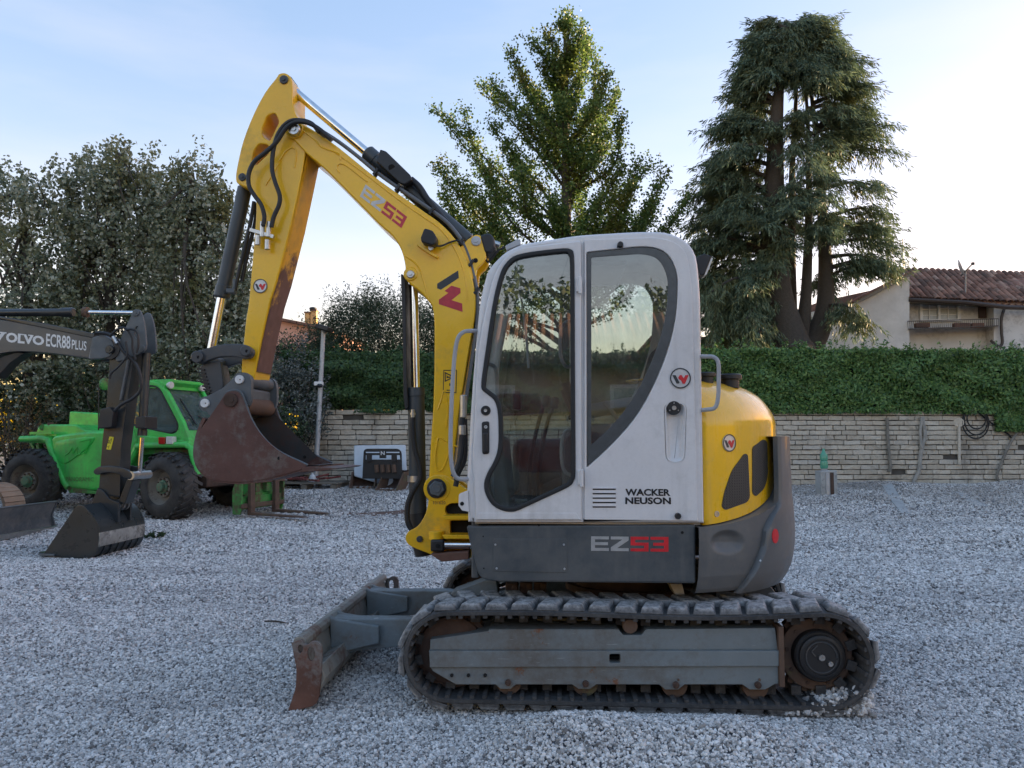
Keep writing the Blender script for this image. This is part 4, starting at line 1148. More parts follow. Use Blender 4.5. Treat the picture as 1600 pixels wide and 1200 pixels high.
P('label_mark', MB().plate([bu([(698, 591), (698, 586), (700, 588.4), (704, 588.6), (704, 590)])], B0 - .003, B0 - .001, bevel=.0002, px=False).plate([bu([(702, 599), (704, 599), (704, 603), (702, 603)])], B0 - .003, B0 - .001, bevel=.0002, px=False).plate([bu([(698, 609), (708, 609), (708, 610.4), (698, 610.4)])], B0 - .003, B0 - .001, bevel=.0002, px=False), 'blkdecal', st_)
P('stamped_number', text('101620', [(677, 783), (696, 783), (696, 788), (677, 788)], B0 - .016), 'stickside', post)
# lamp on the boom
P('lamp_bracket', MB().prism([(652, 379), (672, 391), (684, 400), (683, 403), (670, 396), (651, 383)], B0 - .03, B0), 'yellow', boom, .002)
P('work_light', MB().prism(rnd([(663, 356, 3), (676, 360, 3), (682, 370, 3), (681, 379, 2), (676, 383, 2), (658, 378, 3), (657, 371, 2)]), B0 - .115, B0 - .02), 'black', boom, .008)
P('lamp_clamp', MB().prism(rnd([(670, 381, 1), (676, 380, 1), (677, 389, 2), (672, 392, 2), (669, 389, 1)]), B0 - .06, B0 - .03), 'steel', boom, .002)
P('lamp_cable', MB().tube(cr([W(681, 384, B0 - .05), W(690, 384, B0 - .03), W(705, 378, B0 - .02), (W(716, 376, B0 - .02)), W(722, 382, B0 - .01)], 5), .006, 6), 'hose', boom)
# hoses laid along the boom's back
run = [(499, 205), (530, 225), (560, 248), (595, 277), (640, 308), (672, 330), (700, 352), (722, 380), (735, 410), (743, 445), (746, 470), (745, 510), (738, 560), (729, 620), (721, 680), (716, 730)]
for k, dy in enumerate((0, .03, .06)):
    P('boom_hose', MB().tube(cr([W(x, y - 1, B0 + .03 + dy) + Vector((0, 0, .008)) for x, y in run], 4), .013, 8), 'hosegrey' if k == 0 else 'hose', boom)
for x, y in ((588, 270), (622, 295), (675, 331), (722, 378), (737, 412), (745, 455)):
    c = W(x, y, B0 + .03); P('hose_clip', MB().box(c, (.016, .06, .05), Matrix.Rotation(.6, 3, 'Y')), 'black', boom)
for k, pts in enumerate(([(499, 207), (487, 193), (470, 188), (452, 190), (437, 205), (428, 230), (425, 262), (430, 285), (437, 305), (436, 320), (428, 338), (424, 355)],
                         [(516, 217), (498, 201), (480, 192), (462, 191), (447, 200), (432, 222), (415, 238), (398, 252), (389, 270), (389, 290), (398, 306), (408, 320), (413, 338), (411, 353)])):
    P('stick_hose', MB().tube(cr([W(x, y, B0 - .055 - .012 * k) for x, y in pts], 5), .0145, 10), 'hose', boom)
for x, y in ((502, 207), (512, 213)):
    a_ = W(x, y, B0 - .03); P('hose_fitting', MB().cyl(a_ - Vector((.03, 0, -.02)), a_ + Vector((.03, 0, -.025)), .017, 8), 'greysteel', boom)
# boom cylinder in front of the boom
bx0, bx1 = W(650, 860, YC), W(650, 604, YC)
cyl = P('boom_cylinder', MB().lathe(W(654, 850, YC), W(650, 606, YC) - W(654, 850, YC), [(0, .05), (.01, .056), ((W(650, 606, YC) - W(654, 850, YC)).length - .06, .056), ((W(650, 606, YC) - W(654, 850, YC)).length - .055, .060), ((W(650, 606, YC) - W(654, 850, YC)).length, .058)], 28), 'cyl')
P('boom_rod', MB().cyl(W(650, 610, YC), W(646, 436, YC), .029, 22), 'chrome', cyl)
P('rod_guard', MB().prism([(626, 428), (629, 428), (634, 440), (636, 600), (638, 637), (633, 641), (630, 620), (629, 520)], 4.98, 5.12), 'black', cyl, .006)
P('cylinder_hose', MB().tube(cr([W(x, y, 4.94) for x, y in ((645, 652), (645, 672), (648, 700), (655, 725), (657, 742), (655, 752), (645, 768), (637, 790), (637, 815), (646, 832))], 5), .017, 10), 'hose', cyl)
g = MB(); pts = cr([W(x, y, 4.94) for x, y in ((645, 672), (648, 700), (655, 725), (657, 742), (655, 752), (645, 768), (637, 790), (637, 815), (646, 832))], 6)
for k in range(len(pts) - 1):
    a_ = Vector(pts[k]); d_ = (Vector(pts[k + 1]) - a_); g.lathe(a_, d_, [(0, .019), (.006, .019)], 10)
P('hose_spiral', g, 'black', cyl, kind='stuff')
a_ = W(645, 640, 4.94); P('hose_fitting', MB().lathe(a_, W(645, 655, 4.94) - a_, [(0, .012), (.02, .012), (.02, .018), (.035, .018), (.035, .013), (.07, .013)], 10), 'steel', cyl)
P('hose_clamp', MB().lathe(W(651, 748, YC), (0, 0, -1), [(-.02, .0575), (-.02, .060), (.02, .060), (.02, .0575)], 24, False), 'steel', cyl)
P('cylinder_boot', MB().lathe(W(662, 868, YC), W(654, 800, YC) - W(662, 868, YC), [(0, .055), (.1, .068), (.28, .062)], 20), 'hose', cyl)
P('front_hose', MB().tube(cr([W(x, y, 4.7) for x, y in ((724, 640), (722, 665), (722, 700), (716, 728), (708, 745))], 5), .018, 10), 'hose', None)
P('front_hose', MB().tube(cr([W(x, y, 4.75) for x, y in ((726, 655), (727, 690), (725, 720), (716, 740), (712, 760))], 5), .016, 10), 'hose', None)
a_ = W(724, 640, 4.7); P('hose_fitting', MB().cyl(a_ + Vector((0, 0, .09)), a_ - Vector((0, 0, .05)), .022, 10, .004), 'steel', None)
a_ = W(722, 672, 4.7); P('hose_fitting', MB().cyl(a_ + Vector((0, 0, .03)), a_ - Vector((0, 0, .03)), .024, 10, .004), 'steel', None)

# stick
so = cr([(431, 122), (436, 115), (446, 114), (455, 122), (457, 140), (457, 158), (461, 176), (469, 190), (478, 206), (480, 222), (476, 245), (470, 280), (455, 350), (433, 437), (422, 472), (409, 530), (400, 575), (396, 596), (386, 606), (379, 596), (377, 575), (380, 540), (384, 500), (388.5, 472), (393, 420), (396.5, 381), (400, 330), (398, 305), (387, 294), (373, 288), (368, 279), (371, 256), (380, 219), (396, 178), (414, 144)], 3, True)
hA = rnd([(417, 181, 5), (430, 176, 5), (436, 190, 5), (421, 221, 5), (409, 212, 4), (409, 202, 4)])
hB = rnd([(396, 236, 5), (405, 224, 5), (419, 226, 4), (421, 238, 4), (399, 259, 4), (393, 253, 4)])
S0, S1 = 4.93, 5.20
su = lambda pts: [E.uv(p[0], p[1], S0) for p in pts]
stick = P('stick', MB().plate([su(so), su(hA), su(hB)], S0, S1, bevel=.009, px=False, res=2), 'yellow', smooth=40)
# worn underside plate of the stick (faces the bucket side)
e1 = [(481, 232), (471, 280), (456, 350), (434, 437), (423, 472), (410, 530), (400, 580)]
q = [Vector((E.w(*E.uv(x, y, S0), 0).x + .004, 0, E.w(*E.uv(x, y, S0), 0).z)) for x, y in e1]
rows = [[p + Vector((0, y, 0)) for p in q] for y in (S0 + .012, S0 + .03, S1 - .03, S1 - .012)]
rows = [[p + Vector((.004 if 0 < i < 3 else -.006, 0, 0)) for p in r] for i, r in enumerate(rows)]
P('wear_face', MB().grid(rows), 'stickside', stick)
bead2 = lambda pts, r=.006: P('weld_bead', MB().tube(cr([W(x, y, S0 - .001) for x, y in pts], 4), r, 6), 'yellow', stick)
bead2([(436, 252), (447, 236), (458, 231), (463, 240), (460, 262)], .006)
bead2([(415, 290), (424, 275), (436, 255)], .005)
pin(444, 125, S0, .030, .012, 'linkgrey', stick); pin(379, 277, S0, .026, .012, 'linkgrey', stick)
b, ring, dk, rd = badge(W(407, 447, S0 - .002), (0, -1, 0), (0, 0, 1), .0475, stick); P('badge_rim', ring, 'dkdecal', stick); P('badge_mark', dk, 'dkdecal', stick); P('badge_mark', rd, 'red', stick)
mb = MB()
for x in (410, 420):
    a_ = W(x, 356, B0 - .05); mb.cyl(a_ + Vector((0, 0, .04)), a_ - Vector((0, 0, .06)), .016, 8)
a_ = W(412, 366, B0 - .04); mb.bar(a_ - Vector((.09, 0, -.03)), a_ + Vector((.07, 0, -.02)), .03, .022)
for x, y in ((403, 374), (418, 381)):
    c = W(x, y, B0 - .03); mb.cyl(c - Vector((0, 0, .04)), c + Vector((0, 0, .03)), .018, 8, .004)
P('hose_coupling', mb, 'steel', stick)
# stick cylinder above the boom
def cyl2(name, p0, p1, p2, Y, r, rr, mat='cyl', mid=None):
    a_, b_, c_ = W(*p0, Y), W(*p1, Y), W(*p2, Y)
    L = (b_ - a_).length
    o = P(name, MB().lathe(a_, b_ - a_, [(0, r * .8), (.01, r), (L - .09, r), (L - .085, r * 1.08), (L - .01, r * 1.08), (L, r * .9)], 26), mat)
    P('piston_rod', MB().cyl(b_, c_, rr, 20), 'chrome', o)
    return o
sc = cyl2('stick_cylinder', (733, 378), (573, 238), (458, 141), YC, .052, .030)
P('rod_eye', MB().lathe(W(452, 133, YC) + Vector((0, -.05, 0)), (0, 1, 0), [(0, .045), (.1, .045)], 20), 'greysteel', sc)
bx = [(594, 233, 2), (603, 236, 2), (641, 273, 2), (644, 281, 2), (632, 288, 2), (625, 286, 2), (588, 252, 2)]
P('valve_cover', MB().prism(rnd(bx), YC - .13, YC + .02), 'black', sc, .006)
P('cover_mark', MB().cyl(W(612, 262, YC - .13), W(612, 262, YC - .133), .022, 14), 'void', sc)
P('cylinder_hose', MB().tube(cr([W(x, y, YC - .07) for x, y in ((642, 280), (655, 292), (668, 312), (685, 333), (700, 350))], 5), .022, 10), 'hose', sc)
P('hose_fitting', MB().cyl(W(626, 284, YC - .08), W(632, 293, YC - .08), .02, 8), 'steel', sc)
P('cylinder_boot', MB().prism(rnd([(749, 367, 5), (765, 363, 5), (772, 372, 4), (774, 386, 3), (766, 396, 4), (757, 395, 4)]), YC - .12, YC + .06), 'black', boom, .014)
P('boom_connector', MB().cyl(W(772, 380, YC - .05), W(781, 383, YC - .05), .02, 10), 'steel', boom)
P('cable_loop', MB().tube(cr([W(x, y, YC - .05) for x, y in ((764, 396), (759, 404), (763, 409), (770, 402), (778, 392), (788, 386))], 5), .008, 6), 'hose', boom)
# bucket cylinder on the front of the stick
bc = cyl2('bucket_cylinder', (383, 292), (346, 466), (331, 545), YC, .048, .030)
P('cylinder_head', MB().lathe(W(349, 452, YC), W(346, 466, YC) - W(349, 452, YC), [(-.02, .05), (-.02, .054), (.05, .054), (.055, .048)], 20), 'cyl', bc)
P('feed_pipe', MB().tube(cr([W(x, y, YC - .05) for x, y in ((397, 315), (392, 345), (382, 390), (372, 430), (367, 455))], 5), .014, 8), 'hose', bc)
P('feed_pipe', MB().tube(cr([W(x, y, YC - .02) for x, y in ((402, 318), (398, 350), (386, 400), (378, 440))], 5), .014, 8), 'hose', bc)
c = W(362, 455, YC - .05); P('pipe_elbow', MB().box(c, (.06, .05, .03)).cyl(c + Vector((.02, 0, -.02)), c + Vector((.02, 0, .08)), .016, 8), 'greysteel', bc, .004)

# linkage
L0 = 4.86
lk = rnd([(300, 556, 9), (306, 548, 7), (318, 546, 5), (332, 541, 8), (352, 537, 12), (380, 537, 10), (393, 543, 9), (396, 551, 8), (391, 560, 8), (380, 561, 5), (368, 557, 8), (345, 557, 14), (330, 561, 12), (313, 569, 6), (303, 566, 7)])
link = P('rocker_link', MB().plate([[E.uv(x, y, L0) for x, y in lk]], L0, L0 + .045, bevel=.006, px=False, res=2), 'linkgrey', smooth=40)
P('rocker_link', MB().plate([[E.uv(x, y, L0) for x, y in lk]], 5.21, 5.255, bevel=.006, px=False, res=2), 'linkgrey', smooth=40)
for x, y, r in ((385.5, 548.5, .036), (310, 558, .040)):
    P('link_boss', MB().lathe(W(x, y, L0), (0, -1, 0), [(0, r), (.022, r), (.026, r - .005)], 24), 'linkgrey', link)
    P('pin_hole', MB().cyl(W(x, y, L0 - .024), W(x, y, L0 - .028), .010, 12), 'void', link)
    P('link_pin', MB().cyl(W(x, y, L0), Vector((W(x, y, L0).x, 5.25, W(x, y, L0).z)), .028, 16), 'greysteel', link)
for yy in (4.90, 5.16):
    P('push_link', MB().prism([(312, 572), (323, 566), (344, 564), (349, 604), (344, 612), (330, 616), (318, 604)], yy, yy + .04), 'linkgrey', None, .006)
P('push_link_web', MB().prism([(326, 568), (334, 567), (342, 606), (333, 610)], 4.94, 5.16), 'greysteel', None, .004)
mb = MB()
for k in range(7):
    a_ = W(314.5 + k * 1.6, 577 + k * 5.4, 4.9); mb.box(a_, (.05, .02, .012), Matrix.Rotation(.2, 3, 'Y'))
P('link_tread', mb, 'black', None)
# coupler and bucket
K0, K1 = 4.775, 5.325
ko = rnd([(311, 629, 7), (313, 621, 8), (325, 616, 8), (345, 606, 14), (363, 588, 14), (375, 580, 10), (385, 583, 9), (390, 594, 9), (390, 622, 8), (386, 634, 6), (378, 637, 8), (352, 650, 10), (330, 656, 10), (318, 642, 7)])
ku = lambda pts: [E.uv(p[0], p[1], K0) for p in pts]
bsh = rnd([(347, 622, 8), (353, 613, 8), (364, 610, 10), (375, 613, 10), (382, 628, 14), (391, 653, 20), (409, 682, 20), (436, 706, 20), (480, 727, 3), (474, 733, 4), (436, 744, 20), (405, 751, 20), (371, 755, 20), (333, 751, 20), (311, 738, 18), (301, 716, 18), (303, 688, 18), (316, 666, 18), (335, 640, 16)], 5)
bk = P('bucket', MB().plate([ku(bsh)], K0, K0 + .022, bevel=.005, px=False, res=1), 'rust', smooth=40)
P('side_plate', MB().plate([ku(bsh)], K1 - .022, K1, bevel=.005, px=False, res=1), 'rust', bk, smooth=40)
back = cr([(316, 652), (306, 676), (301, 702), (303, 722), (313, 740), (334, 752), (371, 756.5), (405, 753), (436, 746), (474, 735), (500, 733)], 4)
bi = inset_open(back, -5)
P('bucket_shell', MB().prism(ku(back + bi[::-1]), K0 + .006, K1 - .006, px=False), 'rust', bk, smooth=40)
inn = inset_open(back, -6.5)
P('bucket_inside', MB().grid([[E.w(u, v, y) for u, v in ku(inn)] for y in (K0 + .023, K1 - .023)]).grid([[E.w(u, v, K1 - .024) for u, v in ku(r)] for r in ([(p[0], p[1]) for p in inn[:30]], [(380 + i * 2.6, 640 + i * 2.6) for i in range(30)])]), 'bucketin', bk)
lip = [(468, 738), (476, 729), (505, 730), (531, 731), (525, 733.5), (500, 736)]
P('cutting_edge', MB().prism(ku(lip), K0 - .004, K1 + .004, px=False), 'rust', bk, .003)
mb = MB()
e_ = [(353, 613), (364, 610), (375, 613), (382, 628), (391, 653), (409, 682), (436, 706), (480, 727)]
for y in (K0 + .011, K1 - .011):
    mb.tube(cr([E.w(*E.uv(x, y_, K0), y) for x, y_ in e_], 5), .009, 6)
P('side_cutter', mb, 'greysteel', bk)
P('bucket_pin', MB().lathe(W(361, 625, K0), (0, -1, 0), [(0, .044), (.012, .044), (.016, .038)], 24).lathe(W(361, 625, K0 - .014), (0, -1, 0), [(0, .018), (.006, .018)], 6), 'rustdark', bk)
P('drain_hole', MB().cyl(W(436, 716, K0 + .001), W(436, 716, K0 - .001), .011, 12), 'void', bk)
P('drain_hole', MB().cyl(W(476, 714, K1 - .03), W(476, 714, K1 - .024), .011, 12), 'void', bk)
cp = P('quick_coupler', MB().plate([ku(ko)], K0 + .03, K0 + .07, bevel=.005, px=False), 'greysteel', smooth=40)
P('coupler_cheek', MB().plate([ku(ko)], K1 - .07, K1 - .03, bevel=.005, px=False), 'greysteel', cp, smooth=40)
P('coupler_tube', MB().cyl(W(371, 632, K0 + .05), Vector((W(371, 632, K0).x, K1 - .05, W(371, 632, K0).z)), .062, 22), 'rustbrown', cp)
P('coupler_tube', MB().cyl(W(322, 631, K0 + .05), Vector((W(322, 631, K0).x, K1 - .05, W(322, 631, K0).z)), .05, 22), 'greysteel', cp)
P('coupler_tube', MB().cyl(W(375, 593, K0 + .05), Vector((W(375, 593, K0).x, K1 - .05, W(375, 593, K0).z)), .045, 22), 'greysteel', cp)
P('coupler_body', MB().prism(ku([(330, 628), (365, 600), (380, 606), (378, 630), (340, 645)]), K0 + .072, K1 - .072, px=False), 'greysteel', cp, .008)
for x, y in ((375, 593), (321, 630)):
    P('coupler_pin', MB().lathe(W(x, y, K0 + .03), (0, -1, 0), [(0, .028), (.014, .028), (.016, .025)], 22), 'white', cp)
    P('pin_hole', MB().cyl(W(x, y, K0 + .013), W(x, y, K0 + .012), .004, 8), 'void', cp)
# ================================================================== black excavator at the left edge
root = thing('crawler_excavator', 'black excavator with white lettering on its boom, resting its bucket on the gravel at left', 'excavator', (-9.6, 10.6, 0))
Y0, Y1 = 9.70, 9.98
def BX(loops, d0, d1, ref, bevel=.01): return MB().plate([[E.uv(x, y, ref) for x, y in l] for l in loops], d0, d1, bevel=bevel, px=False)
bm_ = rnd([(-120, 545), (-150, 640), (-118, 652), (-60, 580, 40), (0, 549, 30), (60, 549, 30), (141, 561, 3), (147, 528, 3), (60, 510, 20), (0, 498, 30), (-60, 495, 30)])
xb = P('boom', BX([bm_], Y0, Y1, Y0), 'boomgrey', smooth=40)
P('boom_top_band', BX([rnd([(-60, 493), (0, 494), (70, 505), (148, 521), (147, 528.5), (60, 510.6), (0, 498.6), (-60, 496)])], Y0 - .012, Y1 + .012, Y0), 'blkpaint', xb)
P('boom_tip', BX([rnd([(141, 562, 2), (146, 527, 4), (163, 523, 5), (176, 531, 9), (181, 545, 9), (175, 557, 9), (160, 561, 4)])], Y0 - .03, Y0 + .06, Y0).add(*(lambda m: (m.v, m.f))(BX([rnd([(141, 562, 2), (146, 527, 4), (163, 523, 5), (176, 531, 9), (181, 545, 9), (175, 557, 9), (160, 561, 4)])], Y1 - .06, Y1 + .03, Y0))), 'greysteel', xb, smooth=40)
P('tip_weld', BX([[(139, 560), (145, 527.5), (149, 528), (143.5, 561)]], Y0 - .004, Y0 + .02, Y0, .001), 'consol', xb)
pin(172, 546, Y0 - .03, .055, .03, 'blkpaint', xb)
P('lettering', text('OLVO', [(10, 519), (69, 525.5), (69, 540), (9, 534.5)], Y0, bold=.045), 'white', xb)
P('lettering', text('V', [(-14, 517), (9, 519.5), (9, 534.5), (-14, 532)], Y0, bold=.045), 'white', xb)
sf = MB()
for a_, b_, c_, d_ in (((31, 521.4), (41, 522.5), (41, 524.2), (31, 523)), ((-16, 516.6), (-7, 517.6), (-7, 519.4), (-16, 518.4)), ((44, 522.7), (52, 523.6), (52, 525.4), (44, 524.4)), ((0, 518.2), (10, 519.3), (10, 521), (0, 520))):
    sf.prism([a_, b_, c_, d_], Y0 - .0016, Y0 + .002)
P('letter_serifs', sf, 'white', xb, kind='stuff')
P('lettering', text('ECR88', [(72.5, 521), (110.5, 525), (110, 545.5), (72, 541)], Y0, bold=.02), 'white', xb)
P('lettering', text('PLUS', [(112.5, 530.5), (135.5, 533.5), (135, 548), (112, 545.5)], Y0, bold=.012), 'white', xb)
P('boom_ram', BX([rnd([(-30, 575), (0, 556), (22, 549), (34, 551), (12, 566), (-10, 590)])], Y0 + .05, Y1 - .05, Y0), 'black', xb)
yc = 9.84
c = P('arm_cylinder', MB().lathe(W(-60, 489, yc), W(134, 488, yc) - W(-60, 489, yc), [(0, .05), (.01, .052), (1.42, .052), (1.425, .064), (1.56, .064), (1.57, .05)], 20), 'blkpaint')
P('piston_rod', MB().cyl(W(134, 488, yc), W(212, 489, yc), .028, 16), 'chrome', c)
P('cylinder_head', MB().lathe(W(131, 488, yc), (1, 0, 0), [(0, .068), (.05, .072), (.06, .05)], 18), 'rustbrown', c)
# arm
hd = rnd([(206, 491, 3), (211, 484, 4), (218, 483, 4), (223, 493, 8), (227, 512, 20), (229, 540, 6), (227, 548, 4), (214, 554, 6), (196, 562, 8), (181, 566, 5), (180, 552, 6), (192, 520, 8)])
slot = rnd([(211, 512, 3), (216, 509, 3), (217, 520, 3), (213, 530, 3), (209, 524, 3)])
arm = P('arm', BX([hd, slot], Y0 - .005, Y0 + .035, Y0), 'greysteel', smooth=40)
P('arm_plate', BX([hd], Y1 - .035, Y1 + .005, Y0), 'greysteel', arm, smooth=40)
P('arm_box', BX([rnd([(170, 545, 6), (190, 540), (208, 545), (205, 570), (196, 640), (188, 700), (186, 778, 4), (152, 772, 4), (158, 690), (164, 640), (169, 570)])], Y0 + .02, Y1 - .02, Y0), 'blkpaint', arm, smooth=40)
P('arm_rib', BX([[(199, 562), (202, 562), (190, 625), (187, 625)]], Y0 - .015, Y0 + .03, Y0, .003), 'greysteel', arm)
pin(212.8, 489, Y0 - .005, .045, .02, 'greysteel', arm); pin(222, 544, Y0 - .005, .045, .02, 'greysteel', arm)
P('pivot_drum', MB().lathe(Vector((W(173, 546, Y0).x, Y0 - .02, W(173, 546, Y0).z)), (0, 1, 0), [(0, .13), (.3, .13)], 24), 'black', arm)
ye = P('hook_label', BX([rnd([(170, 682, 1), (177, 683, 1), (172, 703, 1), (165, 702, 1)])], Y0 + .012, Y0 + .021, Y0, .001), 'yelsticker', arm)
P('label_mark', text('H', [(166.5, 695), (171, 695.8), (170, 701), (165.7, 700.2)], Y0 + .0115).add(*(lambda m: (m.v, m.f))(text('a0', [(170.4, 684.5), (175.6, 685.3), (173.2, 693.5), (168.4, 692.6)], Y0 + .0115))), 'blkdecal', ye)
P('valve_guard', BX([rnd([(163, 640, 3), (178, 636, 3), (184, 644, 3), (181, 668, 3), (160, 670, 2)])], Y0 - .10, Y0 + .02, Y0), 'black', arm, smooth=40)
bcyl = P('bucket_cylinder', MB().lathe(W(229, 552, yc), W(222, 686, yc) - W(229, 552, yc), [(0, .055), (1.0, .055), (1.04, .06), (1.09, .06)], 20), 'blkpaint')
P('piston_rod', MB().cyl(W(222, 684, yc), W(218, 738, yc), .030, 16), 'chrome', bcyl)
P('cylinder_guard', BX([rnd([(214, 652, 2), (230, 650, 2), (230, 670, 2), (214, 669, 2)])], Y0 - .05, Y1 - .02, Y0), 'black', bcyl)
hz = [[(150, 520), (165, 521), (180, 528), (192, 548), (206, 562), (214, 572), (220, 592), (219, 610), (208, 622), (190, 632), (178, 643)],
      [(172, 524), (184, 514), (196, 513), (206, 528), (207, 545), (212, 562)],
      [(197, 515), (208, 515), (215, 522), (216, 540), (213, 552)],
      [(196, 534), (199, 550), (196, 560), (184, 574), (174, 583), (171, 592)]]
for k, h in enumerate(hz):
    P('arm_hose', MB().tube(cr([W(x, y, Y0 - .06 - .02 * k) for x, y in h], 5), .022 if k == 0 else .014, 8), 'hose', arm)
a_ = W(180, 531, Y0 - .07); P('hose_fitting', MB().cyl(a_ + Vector((-.03, 0, .04)), a_ + Vector((.03, 0, -.05)), .028, 8), 'steel', arm)
# linkage and bucket
l2 = rnd([(148, 737, 7), (156, 729, 6), (172, 727, 10), (190, 729, 10), (204, 734, 6), (211, 742, 6), (207, 750, 6), (196, 745, 8), (184, 738, 12), (165, 738, 10), (155, 743, 5)])
lk = P('rocker_link', BX([l2], Y0 - .06, Y0 - .01, Y0), 'blkpaint', smooth=40)
P('rocker_link', BX([l2], Y1 + .01, Y1 + .06, Y0), 'blkpaint', smooth=40)
q0 = W(207, 743, Y0); P('cross_pin', MB().cyl((q0.x, Y0 - .05, q0.z), (q0.x, Y1 + .12, q0.z), .055, 18), 'steel', lk)
P('push_link', MB().prism([(199, 748), (208, 750), (195, 788), (185, 783)], Y0 + .02, Y0 + .22), 'blkpaint', None, .008)
KB0, KB1 = 9.30, 10.35
kb = lambda pts: [E.uv(x, y, KB0) for x, y in pts]
side = rnd([(66, 868, 2), (71, 861, 4), (104, 812, 20), (121, 788, 4), (131, 790, 5), (139, 799, 6), (155, 826, 16), (154, 855, 14), (143, 871, 12), (121, 874, 14), (88, 868, 6)])
bk2 = P('bucket', MB().plate([kb(side)], KB0, KB0 + .03, bevel=.006, px=False), 'bktblack', smooth=40)
P('side_plate', MB().plate([kb(side)], KB1 - .03, KB1, bevel=.006, px=False), 'bktblack', bk2, smooth=40)
b2 = cr([(128, 789), (140, 800), (149, 812), (155.5, 828), (155.5, 846), (151, 862), (142, 871), (121, 874.5), (95, 870), (60, 867)], 4)
top_, low_ = b2[:14], b2[13:]
for pth, mt_, nm in ((top_, 'bktblack', 'top_plate'), (low_[:6], 'bktshine', 'painted_shine_plate'), (low_[5:], 'bktblack', 'bottom_plate')):  # middle strip of the back carries the painted shine
    pi_ = inset_open(pth, 4)
    P(nm, MB().grid([[E.w(*q, y) for q in l] for l, y in ((kb(pth), KB0 + .004), (kb(pi_), KB0 + .004), (kb(pi_), KB1 - .004), (kb(pth), KB1 - .004), (kb(pth), KB0 + .004))]), mt_, bk2, smooth=40)
wr = inset_open(low_[5:13], -1.6)
for k in range(6):
    y = KB0 + .12 + k * .155
    P('wear_strip', MB().grid([[E.w(*q, yy) for q in l] for l, yy in ((kb(low_[5:13]), y), (kb(wr), y), (kb(wr), y + .05), (kb(low_[5:13]), y + .05))]), 'blkpaint', bk2)
P('cutting_edge', MB().prism([(60, 865), (84, 866), (84, 869), (62, 868.5)], KB0 - .02, KB1 + .02), 'greysteel', bk2, .004)
ear2 = [(154, 762), (162, 766), (172, 779), (187, 785), (186, 816), (150, 812), (140, 798)]
for y in (9.70, 9.98):
    P('bucket_ear', MB().prism([E.uv(x, y_, 9.70) for x, y_ in ear2], y - .02, y + .02, px=False), 'blkpaint', bk2, .006)
q0 = W(180, 790, 9.7); P('cross_pin', MB().cyl((q0.x, 9.72, q0.z), (q0.x, 10.0, q0.z), .05, 16).cyl((q0.x, 9.78, q0.z), (q0.x, 9.82, q0.z), .075, 16).cyl((q0.x, 9.88, q0.z), (q0.x, 9.92, q0.z), .075, 16), 'greysteel', bk2)
# blade, crawler and house (mostly outside the picture)
xr_ = W(83, 832, 11.85).x
pr = [(xr_ + .04, .015), (xr_ - .03, .08), (xr_ - .05, .24), (xr_ + .02, .43), (xr_ + .06, .46), (xr_ + .01, .47), (xr_ - .09, .26), (xr_ - .07, .08), (xr_ - .01, .015)]
bl2 = P('dozer_blade', MB().prism(pr, 9.65, 11.85, px=False), 'bladegrey', None, .005)
P('cutting_edge', MB().bb(xr_ - .01, xr_ + .055, 9.65, 11.86, .0, .075), 'steel', bl2, .004)
P('blade_end', MB().prism([(xr_ + .05, .0), (xr_ - .12, .06), (xr_ - .14, .40), (xr_ + .05, .48), (xr_ - .03, .24)], 11.85, 11.875, px=False), 'greysteel', bl2)
P('blade_arm', MB().bb(-9.4, xr_ - .05, 10.2, 10.32, .2, .38).bb(-9.4, xr_ - .05, 11.1, 11.22, .2, .38), 'blkpaint', bl2)
for y in (9.75, 11.42):
    tr = MB(); cx0, cx1, r = -11.2, -8.80, .36
    for k in range(26): tr.box((cx0 + (cx1 - cx0) * k / 25, y + .2, .70), (.085, .45, .05))
    for k in range(14):
        t = -math.pi / 2 + math.pi * k / 13; tr.box((cx1 + r * math.cos(t), y + .2, .37 + r * math.sin(t)), (.05, .45, .085), Matrix.Rotation(-t, 3, 'Y')); tr.box((cx0 - r * math.cos(t), y + .2, .37 + r * math.sin(t)), (.05, .45, .085), Matrix.Rotation(t, 3, 'Y'))
    for k in range(26): tr.box((cx0 + (cx1 - cx0) * k / 25, y + .2, .02), (.085, .45, .04))
    P('crawler_track', tr, 'tan', None, .006, kind='stuff')
    P('track_frame', MB().bb(cx0, cx1, y + .1, y + .3, .15, .56), 'blkpaint', None, .02)
P('upper_body', MB().bb(-11.8, -8.9, 9.7, 11.9, .85, 1.7), 'boomgrey', None, .1)
P('operator_cab', MB().prism([(-10.6, 1.7), (-9.0, 1.7), (-9.05, 2.2), (-9.4, 2.75), (-10.6, 2.8)], 10.4, 11.5, px=False), 'blkpaint', None, .06)
P('turntable', MB().cyl((-10, 10.8, .4), (-10, 10.8, .86), .6, 30), 'black', None)

